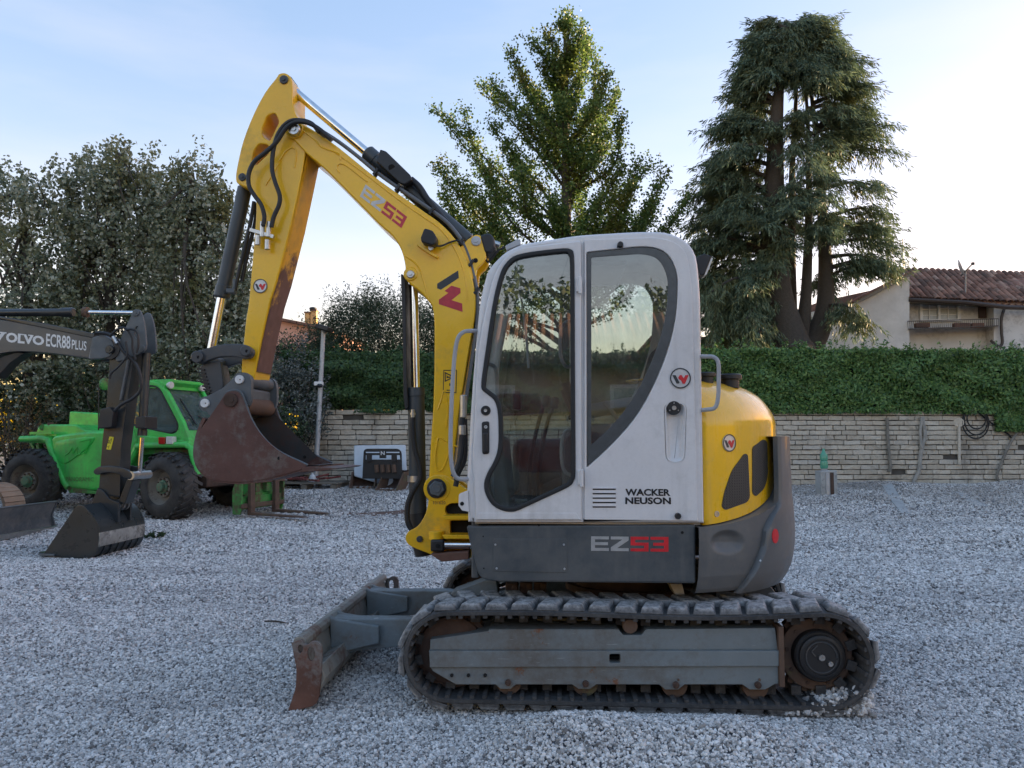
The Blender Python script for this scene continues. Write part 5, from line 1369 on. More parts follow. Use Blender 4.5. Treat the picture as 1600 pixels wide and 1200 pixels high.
# ================================================================== green telehandler
TH = math.radians(15)
o = W(247, 768, 12.75); TO = Vector((o.x, o.y, hg(o.x, o.y) + .02))
T = Frame(TO, (math.cos(TH), -math.sin(TH), 0), (0, 0, 1), (math.sin(TH), math.cos(TH), 0))
mid_ = T.w(-1.4, 0, 1.1)
root = thing('telehandler', 'bright green telehandler with big dusty tyres parked behind the black bucket', 'telehandler', (mid_.x, mid_.y, 0))
g = hg(TO.x, TO.y)
def TP(px, py, d): return T.pw(px, py, d)
def TPl(loops, d0, d1, bevel=.02, ref=None): return MB().plate([[T.uv(x, y, d0 if ref is None else ref) for x, y in l] for l in loops], d0, d1, T, bevel, px=False, res=2)
def tyre(c, axis, R=.58, wd=.42):
    c = Vector(c); ax = Vector(axis).normalized()
    w = P('wheel', MB().lathe(c, ax, [(.02, .30), (.0, .33), (.01, .40), (.03, .50), (.09, R - .03), (.13, R), (wd - .1, R), (wd - .06, R - .03), (wd, .45), (wd, .3)], 48, cap=False), 'tyre', smooth=50)
    lg = MB(); x = ax.orthogonal().normalized(); y = ax.cross(x)
    for k in range(26):
        for s in (0, 1):
            a = 2 * math.pi * (k + .5 * s) / 26
            rd = x * math.cos(a) + y * math.sin(a); tg = ax.cross(rd)
            R_ = Matrix((ax * .9 + tg * (.45 if s else -.45), tg * .9 - ax * (.45 if s else -.45), rd)).transposed()
            lg.box(c + ax * (.13 + (wd - .22) * s) + rd * (R + .004), (.19, .060, .016), R_)
            lg.box(c + ax * (.045 if s == 0 else wd - .04) + rd * (R - .05), (.05, .05, .04), Matrix((ax, tg, rd)).transposed())
    P('tread', lg, 'tyre', w, .006, kind='stuff')
    P('rim', MB().lathe(c, ax, [(.015, .325), (.035, .335), (.05, .30), (.11, .285), (.16, .25), (.17, .17), (.10, .165), (.10, .0)], 40, cap=False), 'rim', w)
    h_ = P('hub', MB().lathe(c + ax * .10, -ax, [(-.01, .12), (.02, .115), (.03, .085), (.08, .075), (.09, .05)], 24), 'hub', w)
    b = MB()
    for k in range(10):
        a = 2 * math.pi * k / 10; p = c + ax * .10 + (x * math.cos(a) + y * math.sin(a)) * .138
        b.lathe(p, -ax, [(0, .014), (.022, .014)], 6)
    P('wheel_nuts', b, 'rustdark', w, kind='stuff')
    return w
axn = T.I
def rotz(v, deg): return Matrix.Rotation(math.radians(deg), 3, 'Z') @ v
fw = TP(247, 768, 0); fw.z = .58 + hg(fw.x, fw.y) - .02
rw = TP(36, 760, 0); rw.z = .58 + hg(rw.x, rw.y) - .02
tyre(fw, rotz(axn, -9)); tyre(rw, rotz(axn, 8))
for c, a in ((fw, -9), (rw, 8)):
    q = c + T.I * 1.72; q.z = .56 + hg(q.x, q.y); tyre(q + rotz(axn, a) * .42, rotz(-axn, a) )
    P('axle', MB().cyl(c + T.I * .3, c + T.I * 1.6, .09, 14), 'rustdark')
S = .30
pod = rnd([(79, 682, 8), (120, 675, 20), (206, 671, 4), (212, 690, 4), (198, 735, 6), (190, 766, 5), (152, 767, 6), (106, 763, 8), (93, 740, 10), (80, 700, 8)])
pd = P('side_pod', TPl([pod], S, S + .5, .05), 'green', smooth=45)
P('pod_swage', TPl([rnd([(84, 690, 8), (118, 684, 14), (150, 682, 8), (140, 697, 14), (116, 716, 20), (98, 728, 10), (88, 712, 8)])], S - .016, S + .02, .014), 'green', pd, smooth=60)
m7 = MB().tube([TP(x, y, S - .018) for x, y in ((101, 712), (108, 707), (113, 700), (114, 709), (121, 699), (120, 711), (126, 709))], .012, 6).tube([TP(x, y, S - .018) for x, y in ((124, 690), (143, 686), (131, 709))], .012, 6)
P('embossed_emblem', m7, 'green', pd)
P('embossed_lettering', text('PANORAMIC', [(103.5, 745), (147, 746), (147, 752), (103.5, 751.5)], S - .004, T, th=.008), 'greendull', pd)
P('sill', TPl([[(101, 758), (152, 768), (190, 768), (190, 774), (108, 770)]], S + .02, S + .5, .01), 'greendull', pd)
P('rear_fender', MB().tube([TP(x, y, S + .02) for x, y in ((33, 686), (66, 685), (75, 688), (84, 712), (100, 752), (107, 762))], .06, 10), 'green', None, smooth=60)
P('rear_fender_top', TPl([rnd([(31, 683), (72, 682), (78, 689), (72, 693), (33, 691)])], S + .02, S + .55, .02), 'green')
P('rear_strut', MB().bar(TP(62, 694, S + .1), TP(64, 716, S + .1), .1, .06).bar(TP(48, 690, S + .3), TP(57, 706, S + .3), .05, .05), 'greendull')
P('rear_bonnet', TPl([rnd([(52, 686), (60, 666, 3), (64, 663, 3), (118, 663, 3), (132, 672, 3), (160, 674), (160, 690), (80, 690)])], S + .25, S + 1.1, .03), 'green', smooth=45)
P('bonnet_rail', MB().bar(TP(48, 677, S + .1), TP(82, 676, S + .1), .05, .05).bar(TP(60, 681, S + .15), TP(90, 680, S + .15), .05, .04), 'green')
P('bonnet_pivot', MB().cyl(TP(67, 668, S + .24), TP(67, 668, S + .3), .06, 16), 'greendull')
P('exhaust_pipe', MB().cyl(TP(78, 682, S + .3), TP(79, 660, S + .3), .05, 12), 'rustbrown')
P('chassis', TPl([[(70, 690), (300, 690), (310, 748), (200, 760), (80, 752)]], S + .55, S + 1.1, .03), 'rustdark')
# cab
cabp = rnd([(186, 672), (192, 610, 8), (200, 598, 6), (238, 594, 4), (250, 600, 8), (260, 610, 10), (286, 660), (297, 692), (296, 700), (186, 700)])
win = rnd([(200, 663, 4), (203, 612, 6), (208, 606, 4), (238, 602, 4), (249, 606, 8), (279, 664, 6), (276, 675, 5), (268, 678, 5), (235, 671, 8)])
tc = P('operator_cab', TPl([cabp, win], S + .05, S + .14, .02), 'green', smooth=45)
P('far_cab_frame', TPl([cabp, win], S + .98, S + 1.05, .02, S + .05), 'green', tc, smooth=45)
P('side_window', TPl([inset(win, -.5)], S + .09, S + .10, .001, S + .05), 'glassdark', tc)
P('window_seal', TPl([inset(win, -.4), inset(win, 1.8)], S + .045, S + .08, .006, S + .05), 'seal', tc)
P('far_window', TPl([inset(win, -.5)], S + 1.0, S + 1.01, .001, S + .05), 'glassdark', tc)
q = lambda x, y, d: T.w(*T.uv(x, y, S + .05), d)
P('windscreen', MB().add([q(252, 604, S + .12), q(289, 672, S + .12), q(289, 672, S + .99), q(252, 604, S + .99)], [(0, 1, 2, 3)]), 'glassdark', tc, smooth=0)
P('windscreen_post', MB().bar(q(253, 603, S + 1.02), q(290, 672, S + 1.02), .08, .08), 'green', tc, .01)
P('cowl', MB().add([q(288, 671, S + .12), q(299, 700, S + .12), q(299, 700, S + 1.0), q(288, 671, S + 1.0)], [(0, 1, 2, 3)]), 'green', tc, smooth=0)
P('roof', MB().add([q(192, 600, S + .06), q(238, 593, S + .06), q(256, 602, S + .06), q(256, 602, S + 1.04), q(238, 593, S + 1.04), q(192, 600, S + 1.04), q(192, 604, S + .06), q(256, 607, S + .06), q(256, 607, S + 1.04), q(192, 604, S + 1.04)],
                  [(0, 1, 4, 5), (1, 2, 3, 4), (6, 7, 8, 9), (0, 6, 9, 5), (2, 7, 8, 3), (0, 1, 2, 7, 6), (5, 4, 3, 8, 9)]), 'green', tc)
P('roof_visor', MB().add([q(236, 593, S + .08), q(262, 592, S + .10), q(262, 597, S + .10), q(252, 606, S + .08), q(236, 593, S + 1.02), q(262, 592, S + 1.0), q(262, 597, S + 1.0), q(252, 606, S + 1.02)],
                  [(0, 1, 2, 3), (7, 6, 5, 4), (0, 4, 5, 1), (1, 5, 6, 2), (2, 6, 7, 3), (3, 7, 4, 0)]), 'green', tc, .01)
for d in (S + .14, S + .95):
    P('roof_lamp', MB().lathe(q(261, 601, d), T.U, [(-.06, .05), (.0, .07), (.02, .06)], 16), 'lampclear', tc)
P('wiper', MB().bar(q(262, 622, S + .30) + T.U * .05, q(284, 662, S + .34) + T.U * .05, .03, .02).bar(q(275, 648, S + .55) + T.U * .05, q(287, 668, S + .80) + T.U * .05, .03, .02), 'black', tc)
P('seat', MB().prism([T.uv(x, y, .8) for x, y in ((210, 690), (245, 690), (240, 660), (226, 655), (222, 625), (212, 628))], .75, 1.15, T, px=False), 'seat', tc, .03)
P('steering_wheel', MB().tube([q(258, 662, S + .5) + T.U * (.16 * math.cos(a)) * .6 + T.I * (.18 * math.sin(a)) + Vector((0, 0, .12 * math.cos(a))) for a in np.linspace(0, 6.28, 20)][:-1], .015, 6, True), 'black', tc)
P('front_fender', MB().tube([TP(x, y, S - .02) for x, y in ((214, 698), (225, 696), (290, 695), (298, 700), (309, 742))], .055, 10), 'green', smooth=60)
P('fender_top', TPl([rnd([(216, 680), (262, 684), (294, 690), (296, 700), (214, 700)])], S + .02, S + .45, .02), 'green')
P('fender_lining', TPl([rnd([(212, 701), (298, 701), (312, 745), (303, 742), (296, 716, 8), (255, 706, 20), (222, 712, 8)])], S + .12, S + .5, .01), 'greendull')
P('fender_strut', MB().tube([TP(x, y, S + .0) for x, y in ((216, 694), (206, 716), (194, 740))], .055, 8), 'green')
P('tail_lamp', TPl([rnd([(247, 683, 1), (257, 683, 1), (257, 694, 1), (247, 694, 1)])], S - .09, S + .02, .01), 'lampred')
P('side_lamp', TPl([rnd([(259, 682, 1), (269, 682, 1), (269, 694, 1), (259, 694, 1)])], S - .09, S + .02, .01), 'lampclear')
P('mirror', MB().lathe(TP(164, 600, S + .1), T.U, [(-.05, .02), (-.03, .11), (.02, .11), (.04, .05)], 16).tube([TP(164, 600, S + .15), TP(180, 604, S + .2), TP(192, 612, S + .2)], .012, 6), 'greendull')
P('aerial', MB().cyl(TP(154, 672, S + .3), TP(154.5, 600, S + .3), .012, 6), 'black')
# telescopic boom and fork carriage
P('lift_boom', MB().bar(T.w(-3.6, 1.75, 1.55), T.w(-.2, 1.55, 1.5), .3, .34).bar(T.w(-.4, 1.5, 1.5), T.w(1.12, .75, 1.35), .24, .28), 'green', None, .02)
P('boom_nose', MB().prism([(.78, .92), (1.0, .95), (1.12, .55), (1.15, .32), (.98, .28), (.80, .40)], 1.1, 1.6, T, px=False), 'greendull', None, .02)
P('front_axle_guard', MB().bar(T.w(.5, .62, .45), T.w(.5, .62, 1.7), .25, .2), 'rustdark', None, .02)
FX = 1.22
fk = P('fork_carriage', MB().bb(0, 0, 0, 0, 0, 0) if False else MB().bar(T.w(FX, .62, .58), T.w(FX, .62, 1.80), .07, .08).bar(T.w(FX, .20, .58), T.w(FX, .20, 1.80), .07, .08), 'rustbrown', None, .008)
P('carriage_plate', MB().prism([(.12, .60), (.12, 1.78), (.62, 1.72), (.62, .66)], 0, 0, T, px=False) if False else MB().add([T.w(FX - .05, z, d) for z, d in ((.14, .60), (.14, 1.80), (.36, 1.80), (.36, .60))] + [T.w(FX - .02, z, d) for z, d in ((.14, .60), (.14, 1.80), (.36, 1.80), (.36, .60))], [(0, 1, 2, 3), (7, 6, 5, 4), (0, 4, 5, 1), (1, 5, 6, 2), (2, 6, 7, 3), (3, 7, 4, 0)]), 'greendull', fk)
for d in (.60, 1.80):
    P('carriage_end', MB().prism([(FX - .16, .06), (FX - .02, .06), (FX + .02, .20), (FX + .02, .60), (FX - .12, .62), (FX - .18, .45)], d - .02, d + .02, T, px=False), 'greendull', fk, .006)
P('carriage_lug', MB().prism([(FX - .16, .42), (FX, .42), (FX, .74), (FX - .12, .72)], 1.0, 1.12, T, px=False).prism([(FX - .16, .42), (FX, .42), (FX, .74), (FX - .12, .72)], 1.3, 1.42, T, px=False), 'greendull', fk, .006, kind='stuff')
for d in (.80, 1.50):
    tn = MB().prism([(FX + .02, .04), (FX + .02, .72), (FX + .08, .72), (FX + .10, .09), (FX + 1.10, .05), (FX + 1.18, .03), (FX + 1.10, .025)], d - .06, d + .06, T, px=False)
    P('fork', tn, 'rustbrown', fk, .006)
# ================================================================== boundary wall of tuff blocks
WA, WB = W(468, 700, 18.2), W(1720, 700, 20.3)
WU = Vector((WB.x - WA.x, WB.y - WA.y, 0)).normalized(); WI = Vector((-WU.y, WU.x, 0))
WF = Frame((WA.x, WA.y, 0), WU, (0, 0, 1), WI)
WLEN = (Vector((WB.x, WB.y, 0)) - Vector((WA.x, WA.y, 0))).length
ZT, ZB, NC = 2.17, .22, 16
wall = thing('block_wall', 'low wall of rough tan tuff blocks closing off the back of the yard under the hedge', 'wall', WF.w(WLEN / 2, 0, 0))
t = NT('mortar'); M['mortar'] = t.pbr(t.mix(t.noise(5, 6), (.050, .046, .041), (.14, .13, .115)), .95, 0, t.bump(t.noise(60, 5), .5, .01))
t = NT('tuff_block')
_r = t.n('ObjectInfo').outputs['Random']
_c = t.ramp(_r, (0, (.46, .42, .345)), (.35, (.56, .51, .42)), (.7, (.63, .58, .485)), (1, (.52, .49, .43)))
_g = t.n('NewGeometry').outputs['Position']
_w = t.n('VectorMath', operation='MULTIPLY'); t.set(_w.inputs[0], _g); _w.inputs[1].default_value = (1, 1, .35)
_c = t.mix(t.maprange(t.noise(1.3, 5, .65, _w.outputs[0]), .54, .70, 0, .7), _c, (.14, .13, .115))
_c = t.mix(t.maprange(t.noise(22, 6, .7, _g), .45, .75, 0, .5), _c, (.26, .235, .195))
M['tuff'] = t.pbr(_c, .95, 0, t.bump(t.noise(45, 6, .7, _g), .6, .012), spec=.2)
MB().add([WF.w(u, z, d) for d in (.045, .3) for u, z in ((-.05, -.1), (WLEN, -.1), (WLEN, ZT - .012), (-.05, ZT - .012))],
         [(0, 1, 2, 3), (7, 6, 5, 4), (0, 4, 5, 1), (1, 5, 6, 2), (2, 6, 7, 3), (3, 7, 4, 0)]).build('mortar_core', M['mortar'], wall)
def brick_mesh(seed):
    r = random.Random(seed)
    bm = bmesh.new(); bmesh.ops.create_cube(bm, size=1)
    bmesh.ops.subdivide_edges(bm, edges=[e for e in bm.edges if abs(e.verts[0].co.x - e.verts[1].co.x) > .5], cuts=2)
    for v in bm.verts:
        v.co += Vector((r.uniform(-.02, .02), r.uniform(-.12, .12), r.uniform(-.055, .055)))
    bmesh.ops.bevel(bm, geom=[e for e in bm.edges if e.calc_face_angle(0) > .8], offset=.05, segments=1, affect='EDGES')
    me = bpy.data.meshes.new('brick'); bm.to_mesh(me); bm.free(); me.materials.append(M['tuff']); return me
BRK = [brick_mesh(k) for k in range(8)]
cells = []
ch = (ZT - ZB) / NC
rb = random.Random(3)
for i in range(NC + 1):
    u = -rb.uniform(0, .3); z = ZB + (i - 1) * ch
    while u < WLEN:
        L = rb.choice((.36, .38, .40, .42, .30, .44)) * rb.uniform(.93, 1.07)
        if rb.random() > .012: cells.append((max(u, -.03), z, min(L, WLEN - u)))
        u += L + .018
one = []; rest = []
for u, z, L in cells:
    x, y = proj(WF.w(u + L / 2, z + ch / 2, 0))
    seen = (505 < x < 645 or 1200 < x < 1612) and z > .15
    (one if seen else rest).append((u, z, L))
rb.shuffle(one)
one.sort(key=lambda c: -(c[2]))
rest += one[300:]; one = one[:300]
def bmat(u, z, L):
    out = rb.uniform(-.012, .018)
    R = Matrix((WU, WI, (0, 0, 1))).transposed() @ Matrix.Rotation(rb.uniform(-.012, .012), 3, 'Y') @ Matrix.Rotation(rb.uniform(-.02, .02), 3, 'Z')
    c = WF.w(u + L / 2, z + ch / 2, .035 - out)
    return Matrix.Translation(c) @ R.to_4x4() @ Matrix.Diagonal((L * rb.choice((1, -1)), .10, (ch - .017) * rb.uniform(.92, 1.03), 1))
for u, z, L in one: obj('brick', rb.choice(BRK), None, wall, bmat(u, z, L))
vv = {id(m): ([tuple(v.co) for v in m.vertices], [tuple(p.vertices) for p in m.polygons]) for m in BRK}
mb = MB()
for u, z, L in rest:
    V, Fs = vv[id(rb.choice(BRK))]; m = bmat(u, z, L); mb.add([m @ Vector(p) for p in V], Fs)
mb.build('brickwork', M['tuff'], wall, smooth=0, merge=False, kind='stuff')

# ================================================================== foliage tools
def unit(n, rng=RNG):
    v = rng.normal(size=(n, 3)); return v / np.linalg.norm(v, axis=1, keepdims=True)
def leaf_quads(C, size, aspect=.5, nrm=None, nb=0.0, axis=None, ab=0.0, rng=RNG):
    """Diamond leaves at centres C; nrm/axis with weights nb/ab pull the facing and the long axis."""
    n = len(C); N = unit(n, rng)
    if nrm is not None: N = N * (1 - nb) + np.asarray(nrm) * nb
    A = unit(n, rng)
    if axis is not None: A = A * (1 - ab) + np.asarray(axis) * ab
    A = A - N * (A * N).sum(1, keepdims=True) / (N * N).sum(1, keepdims=True)
    A /= np.linalg.norm(A, axis=1, keepdims=True) + 1e-9
    B = np.cross(N, A); B /= np.linalg.norm(B, axis=1, keepdims=True) + 1e-9
    s = (np.asarray(size) * rng.uniform(.65, 1.3, n))[:, None]
    fold = N / (np.linalg.norm(N, axis=1, keepdims=True) + 1e-9) * s * .10
    return np.stack([C + A * s * .5, C + B * s * aspect * .5 + fold - A * s * .06, C - A * s * .5, C - B * s * aspect * .5 + fold - A * s * .06], 1)
def inpoly(x, y, poly):
    x, y = np.asarray(x), np.asarray(y); c = np.zeros(len(x), bool)
    for i in range(len(poly)):
        (x0, y0), (x1, y1) = poly[i - 1], poly[i]
        if y0 == y1: continue
        k = ((y0 > y) != (y1 > y)) & (x < (x1 - x0) * (y - y0) / (y1 - y0) + x0); c ^= k
    return c
def shoots_leaves(P0, P1, per, spread, size, rng=RNG, taper=.5, **kw):
    """Leaves strewn along short shoots."""
    P0, P1 = np.asarray(P0), np.asarray(P1); n = len(P0)
    t = rng.uniform(0, 1, (n, per)) ** .85
    C = P0[:, None] + (P1 - P0)[:, None] * t[..., None] + rng.normal(size=(n, per, 3)) * (spread * (1 - taper * t))[..., None]
    ax = np.repeat((P1 - P0), per, 0); ax = ax / (np.linalg.norm(ax, axis=1, keepdims=True) + 1e-9)
    return leaf_quads(C.reshape(-1, 3), size, rng=rng, axis=ax, ab=.35, **kw)
def rowspan(poly, y):
    xs = []
    for i in range(len(poly)):
        (x0, y0), (x1, y1) = poly[i - 1], poly[i]
        if (y0 > y) != (y1 > y): xs.append((x1 - x0) * (y - y0) / (y1 - y0) + x0)
    return (min(xs), max(xs)) if len(xs) > 1 else (0, 0)
def sample_crown(poly, Y, n, flat_=.65, rng=RNG, edge=0.0):
    """n points inside a crown whose side view at distance Y is poly (photo pixels)."""
    xs = [p[0] for p in poly]; ys = [p[1] for p in poly]; out = []
    while len(out) < n:
        x, y = rng.uniform(min(xs), max(xs), 500), rng.uniform(min(ys), max(ys), 500)
        k = inpoly(x, y, poly)
        for a, b in zip(x[k], y[k]):
            l, r = rowspan(poly, b); h = (r - l) / 2; m = (l + r) / 2
            dm = math.sqrt(max(0, 1 - ((a - m) / max(h, 1)) ** 2)) * h / F * Y * flat_
            out.append(W(a, b, Y + dm * rng.uniform(-1, 1)))
    return np.array(out[:n])
bark = NT('bark'); M['bark'] = bark.pbr(bark.mix(bark.noise(14, 6, .7), (.030, .026, .022), (.10, .088, .074)), .95, 0, bark.bump(bark.noise(30, 6), .7, .03))
M['twig'] = flat('twig', (.05, .04, .03), .9)
def limb(mb, a, b, r0, r1, sag=.0, n=6, rng=RNG):
    a, b = Vector(a), Vector(b); L = (b - a).length
    m = (a + b) / 2 + Vector(rng.normal(size=3)) * L * .05 + Vector((0, 0, sag * L))
    pts = cr([a, m, b], n); k = len(pts)
    mb.tube(pts, [r0 + (r1 - r0) * i / (k - 1) for i in range(k)], 6)

# ---------------------------------------------------------------- clipped hedges on the wall
M['laurel'] = leaf('laurel_leaf', (.05, .125, .038), (.105, .215, .06), (.21, .34, .10), .22, .42, .45)
M['laurel2'] = leaf('dark_hedge_leaf', (.030, .072, .028), (.058, .12, .044), (.10, .18, .06), .2, .5, .4)
M['core'] = flat('hedge_shade_core', (.012, .018, .010), .95)  # near-black colour stands in for the shade inside the hedge
def hedge(label, u0, u1, z0, z1, depth, n, mat, tops, droop=None, lump=.10, size=.10, seed=1):
    r = np.random.default_rng(seed)
    hd_ = thing('hedge', label, 'hedge', WF.w((u0 + u1) / 2, z0, .3), 'hedges on the block wall')
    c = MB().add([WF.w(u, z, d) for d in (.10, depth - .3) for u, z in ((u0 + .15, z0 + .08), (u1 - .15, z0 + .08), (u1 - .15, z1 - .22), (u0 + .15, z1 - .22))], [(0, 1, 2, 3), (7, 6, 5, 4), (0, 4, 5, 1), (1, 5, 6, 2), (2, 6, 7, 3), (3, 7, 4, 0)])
    c.build('shade_core', M['core'], hd_)  # one solid dark block behind the leaves
    k = [(r.uniform(.7, 5), r.uniform(.7, 5), r.uniform(0, 6.3), r.uniform(0, 6.3)) for _ in range(9)]
    def bumpf(a, b): return sum(np.sin(f * a + p) * np.sin(g_ * b + q) / (1 + .4 * f) for f, g_, p, q in k) * lump
    nf = int(n * .72); u = r.uniform(u0, u1, nf); z = z0 + (z1 - z0) * r.uniform(-.02, 1.0, nf)
    if droop is not None:
        e = r.uniform(0, 1, nf) < .1; u = np.where(e, r.uniform(droop[0], droop[1], nf), u); z = np.where(e, r.uniform(droop[2], z0 + .2, nf), z)
    d = -.10 + bumpf(u, z * 2) + np.abs(r.normal(0, .07, nf)) - .05
    nt = n - nf; ut = r.uniform(u0, u1, nt); dt = r.uniform(-.1, depth, nt)
    zt = z1 + bumpf(ut, dt * 2) * .8 + r.normal(0, .045, nt) - .08
    C = np.concatenate([np.array([WF.w(a, b, c_) for a, b, c_ in zip(u, z, d)]), np.array([WF.w(a, b, c_) for a, b, c_ in zip(ut, zt, dt)])])
    N = np.concatenate([np.tile(np.array(-WI) + (0, 0, .35), (nf, 1)), np.tile((0, 0, 1.), (nt, 1))])
    Q = [leaf_quads(C, size, .46, N, .55, rng=r)]
    P0, P1 = [], []
    for _ in range(tops):
        a = WF.w(r.uniform(u0, u1), z1 - .05, r.uniform(-.1, depth * .6)); P0.append(a)
        P1.append(a + Vector((r.normal(0, .08), r.normal(0, .08), r.uniform(.10, .38))))
    Q.append(shoots_leaves(P0, P1, 16, .04, size * .85, r, aspect=.45))
    quads('foliage', np.concatenate(Q), mat, hd_)
uu = lambda px: WF.uv(px, 690, 0)[0]
hedge('long clipped laurel hedge on the wall right of the excavator', uu(1012), WLEN, 2.13, 3.70, 1.5, 46000, M['laurel'], 120, (uu(1553), uu(1625), 1.66), seed=4)
hedge('darker hedge on the wall behind the boom and the lamp post', uu(440), uu(1030), 2.13, 3.56, 1.4, 34000, M['laurel2'], 60, None, .16, .10, seed=5)

# ---------------------------------------------------------------- shrubs
def shrub(name, label, poly, Y, n, per, spread, size, mat, up=.7, ln=.5, cat='shrub', group=None, stem_px=None, flat_=.6, seed=1, aspect=.4, core=True, spikes=None, base=None):
    r = np.random.default_rng(seed)
    if base is None:
        xs = [p[0] for p in poly]; b = W(sum(xs) / len(xs), 690, Y); b.z = hg(b.x, b.y)
    else: b = Vector(base)
    t_ = thing(name, label, cat, b, group)
    P0 = sample_crown(poly, Y, n, flat_, r)
    c = P0.mean(0); od = P0 - c; od /= np.linalg.norm(od, axis=1, keepdims=True) + 1e-6
    L = ln * r.uniform(.6, 1.3, (n, 1))
    P1 = P0 + (unit(n, r) * .5 + od * .45 + np.array((0, 0, up))) * L
    Q = [shoots_leaves(P0, P1, per, spread, size, r, aspect=aspect)]
    if spikes:
        S0 = np.array([W(x, y + h, Y + r.normal(0, .3)) for x, y, h in spikes]); S1 = np.array([W(x, y, Y + r.normal(0, .3)) for x, y, h in spikes])
        Q.append(shoots_leaves(S0, S1, int(per * 1.6), spread * .55, size, r, aspect=aspect, taper=.8))
    quads('foliage', np.concatenate(Q), mat, t_)
    mb = MB()
    for i in r.choice(n, min(n, 16), False): limb(mb, b + Vector((r.normal(0, .1), r.normal(0, .1), 0)), P1[i], .03, .006, 0, 4, r)
    mb.build('stems', M['twig'], t_, smooth=0, kind='stuff')
    return t_
M['olive'] = leaf('olive_leaf', (.032, .055, .032), (.066, .10, .058), (.13, .17, .11), .2, .6)
M['silver'] = M['silver']
M['artemisia'] = leaf('silver_leaf', (.07, .085, .08), (.15, .175, .16), (.30, .33, .31), .2, .7)
spk = [(545, 478, 90), (560, 500, 60), (580, 468, 110), (597, 492, 80), (612, 485, 80), (630, 505, 60), (522, 500, 60), (650, 496, 70), (535, 505, 60), (572, 495, 60), (668, 505, 70)]
shrub('olive_bush', 'loose olive bush with feathery shoots rising above the dark hedge', [(505, 565), (508, 530), (520, 512), (538, 500), (560, 488), (590, 486), (620, 492), (660, 500), (700, 498), (710, 575), (505, 575)], 20.6, 760, 48, .16, .085, M['olive'], .9, .6, seed=11, aspect=.30, spikes=spk)
shrub('olive_bush', 'rounded grey green bush left of the lamp post, under the pink house', [(432, 570), (445, 552), (470, 542), (500, 545), (520, 565), (520, 600), (436, 600)], 19.6, 230, 46, .13, .078, M['olive'], .7, .5, seed=12, aspect=.35)
shrub('silver_shrub', 'silvery upright shrub at the wall corner behind the raised bucket', [(425, 600), (440, 580), (455, 590), (468, 560), (478, 600), (492, 585), (500, 640), (492, 690), (470, 700), (430, 690)], 17.6, 170, 34, .10, .085, M['artemisia'], .8, .45, seed=13, aspect=.42)

# ---------------------------------------------------------------- silver poplars on the left
M['poplar'] = leaf('poplar_leaf', (.12, .15, .095), (.26, .30, .21), (.60, .63, .54), .34, .65, .3, (.22, .23, .11))
def poplar(label, crown, Y, n, trunk, seed, spikes):
    r = np.random.default_rng(seed)
    tp_ = [W(x, y, Y) for x, y in trunk]; b = tp_[0]; b.z = hg(b.x, b.y) - .05; tp_[0] = b
    t_ = thing('poplar_tree', label, 'tree', b, 'silvery trees along the left edge of the yard')
    crown = [(x, y + 22 if y < 430 else y) for x, y in crown]; spikes = [(x, y + 20, h) for x, y, h in spikes]
    P0 = sample_crown(crown, Y, n, .55, r)
    mid = P0.mean(0); od = P0 - mid; od /= np.linalg.norm(od, axis=1, keepdims=True)
    P1 = P0 + (unit(n, r) * .45 + od * .35 + np.array((0, -.1, .65))) * r.uniform(.35, .85, (n, 1))
    Q = [shoots_leaves(P0, P1, 44, .13, .105, r, aspect=.72)]
    S0 = np.array([W(x, y + h, Y + r.normal(0, .4)) for x, y, h in spikes]); S1 = np.array([W(x, y, Y + r.normal(0, .4)) for x, y, h in spikes])
    Q.append(shoots_leaves(S0, S1, 60, .12, .10, r, aspect=.72, taper=.75))
    Q.append(shoots_leaves(S0 + unit(len(S0), r) * .2, S1 + unit(len(S0), r) * .25 - (0, 0, .2), 40, .10, .10, r, aspect=.72, taper=.75))
    quads('crown', np.concatenate(Q), M['poplar'], t_)
    mb = MB(); tr = cr(tp_, 5); k = len(tr); mb.tube(tr, [.17 * (1 - .8 * i / (k - 1)) + .02 for i in range(k)], 10)
    mb.build('trunk', M['bark'], t_)
    lb = MB()
    for i in r.choice(n, 26, False): limb(lb, tr[r.integers(k // 3, k)], P1[i], .045, .008, .05, 4, r)
    for a_, b_ in zip(S0, S1): limb(lb, a_, b_, .018, .005, 0, 3, r)
    lb.build('branches', M['bark'], t_, kind='stuff')
poplar('leftmost silvery tree, its grey trunk showing above the green machine', [(-130, 330), (-60, 280), (0, 278), (45, 272), (70, 285), (96, 325), (110, 420), (120, 560), (105, 640), (80, 700), (-130, 700)], 17.2, 520, [(36, 720), (40, 640), (46, 590), (44, 500), (40, 400), (40, 300)], 21,
       [(15, 262, 60), (30, 258, 60), (55, 258, 70), (70, 280, 50), (-20, 262, 70), (85, 305, 50)])
poplar('tallest silvery tree in the middle of the left group', [(92, 300), (106, 262), (146, 240), (190, 230), (232, 250), (256, 296), (264, 420), (258, 560), (250, 690), (95, 700), (100, 480)], 17.8, 640, [(160, 720), (168, 600), (172, 450), (178, 320), (185, 240)], 22,
       [(142, 228, 80), (160, 236, 60), (170, 250, 50), (190, 222, 90), (205, 226, 70), (232, 258, 60), (240, 272, 50), (120, 268, 50), (150, 250, 50)])
poplar('silvery tree right of the tallest one, behind the raised yellow arm', [(240, 310), (260, 266), (296, 254), (338, 284), (370, 322), (384, 400), (392, 520), (410, 580), (420, 700), (250, 700), (246, 460)], 17.4, 580, [(300, 720), (305, 600), (303, 450), (298, 330), (300, 270)], 23,
       [(262, 252, 70), (292, 248, 70), (305, 262, 60), (318, 286, 40), (345, 290, 60), (366, 320, 50), (280, 268, 50), (330, 290, 50)])
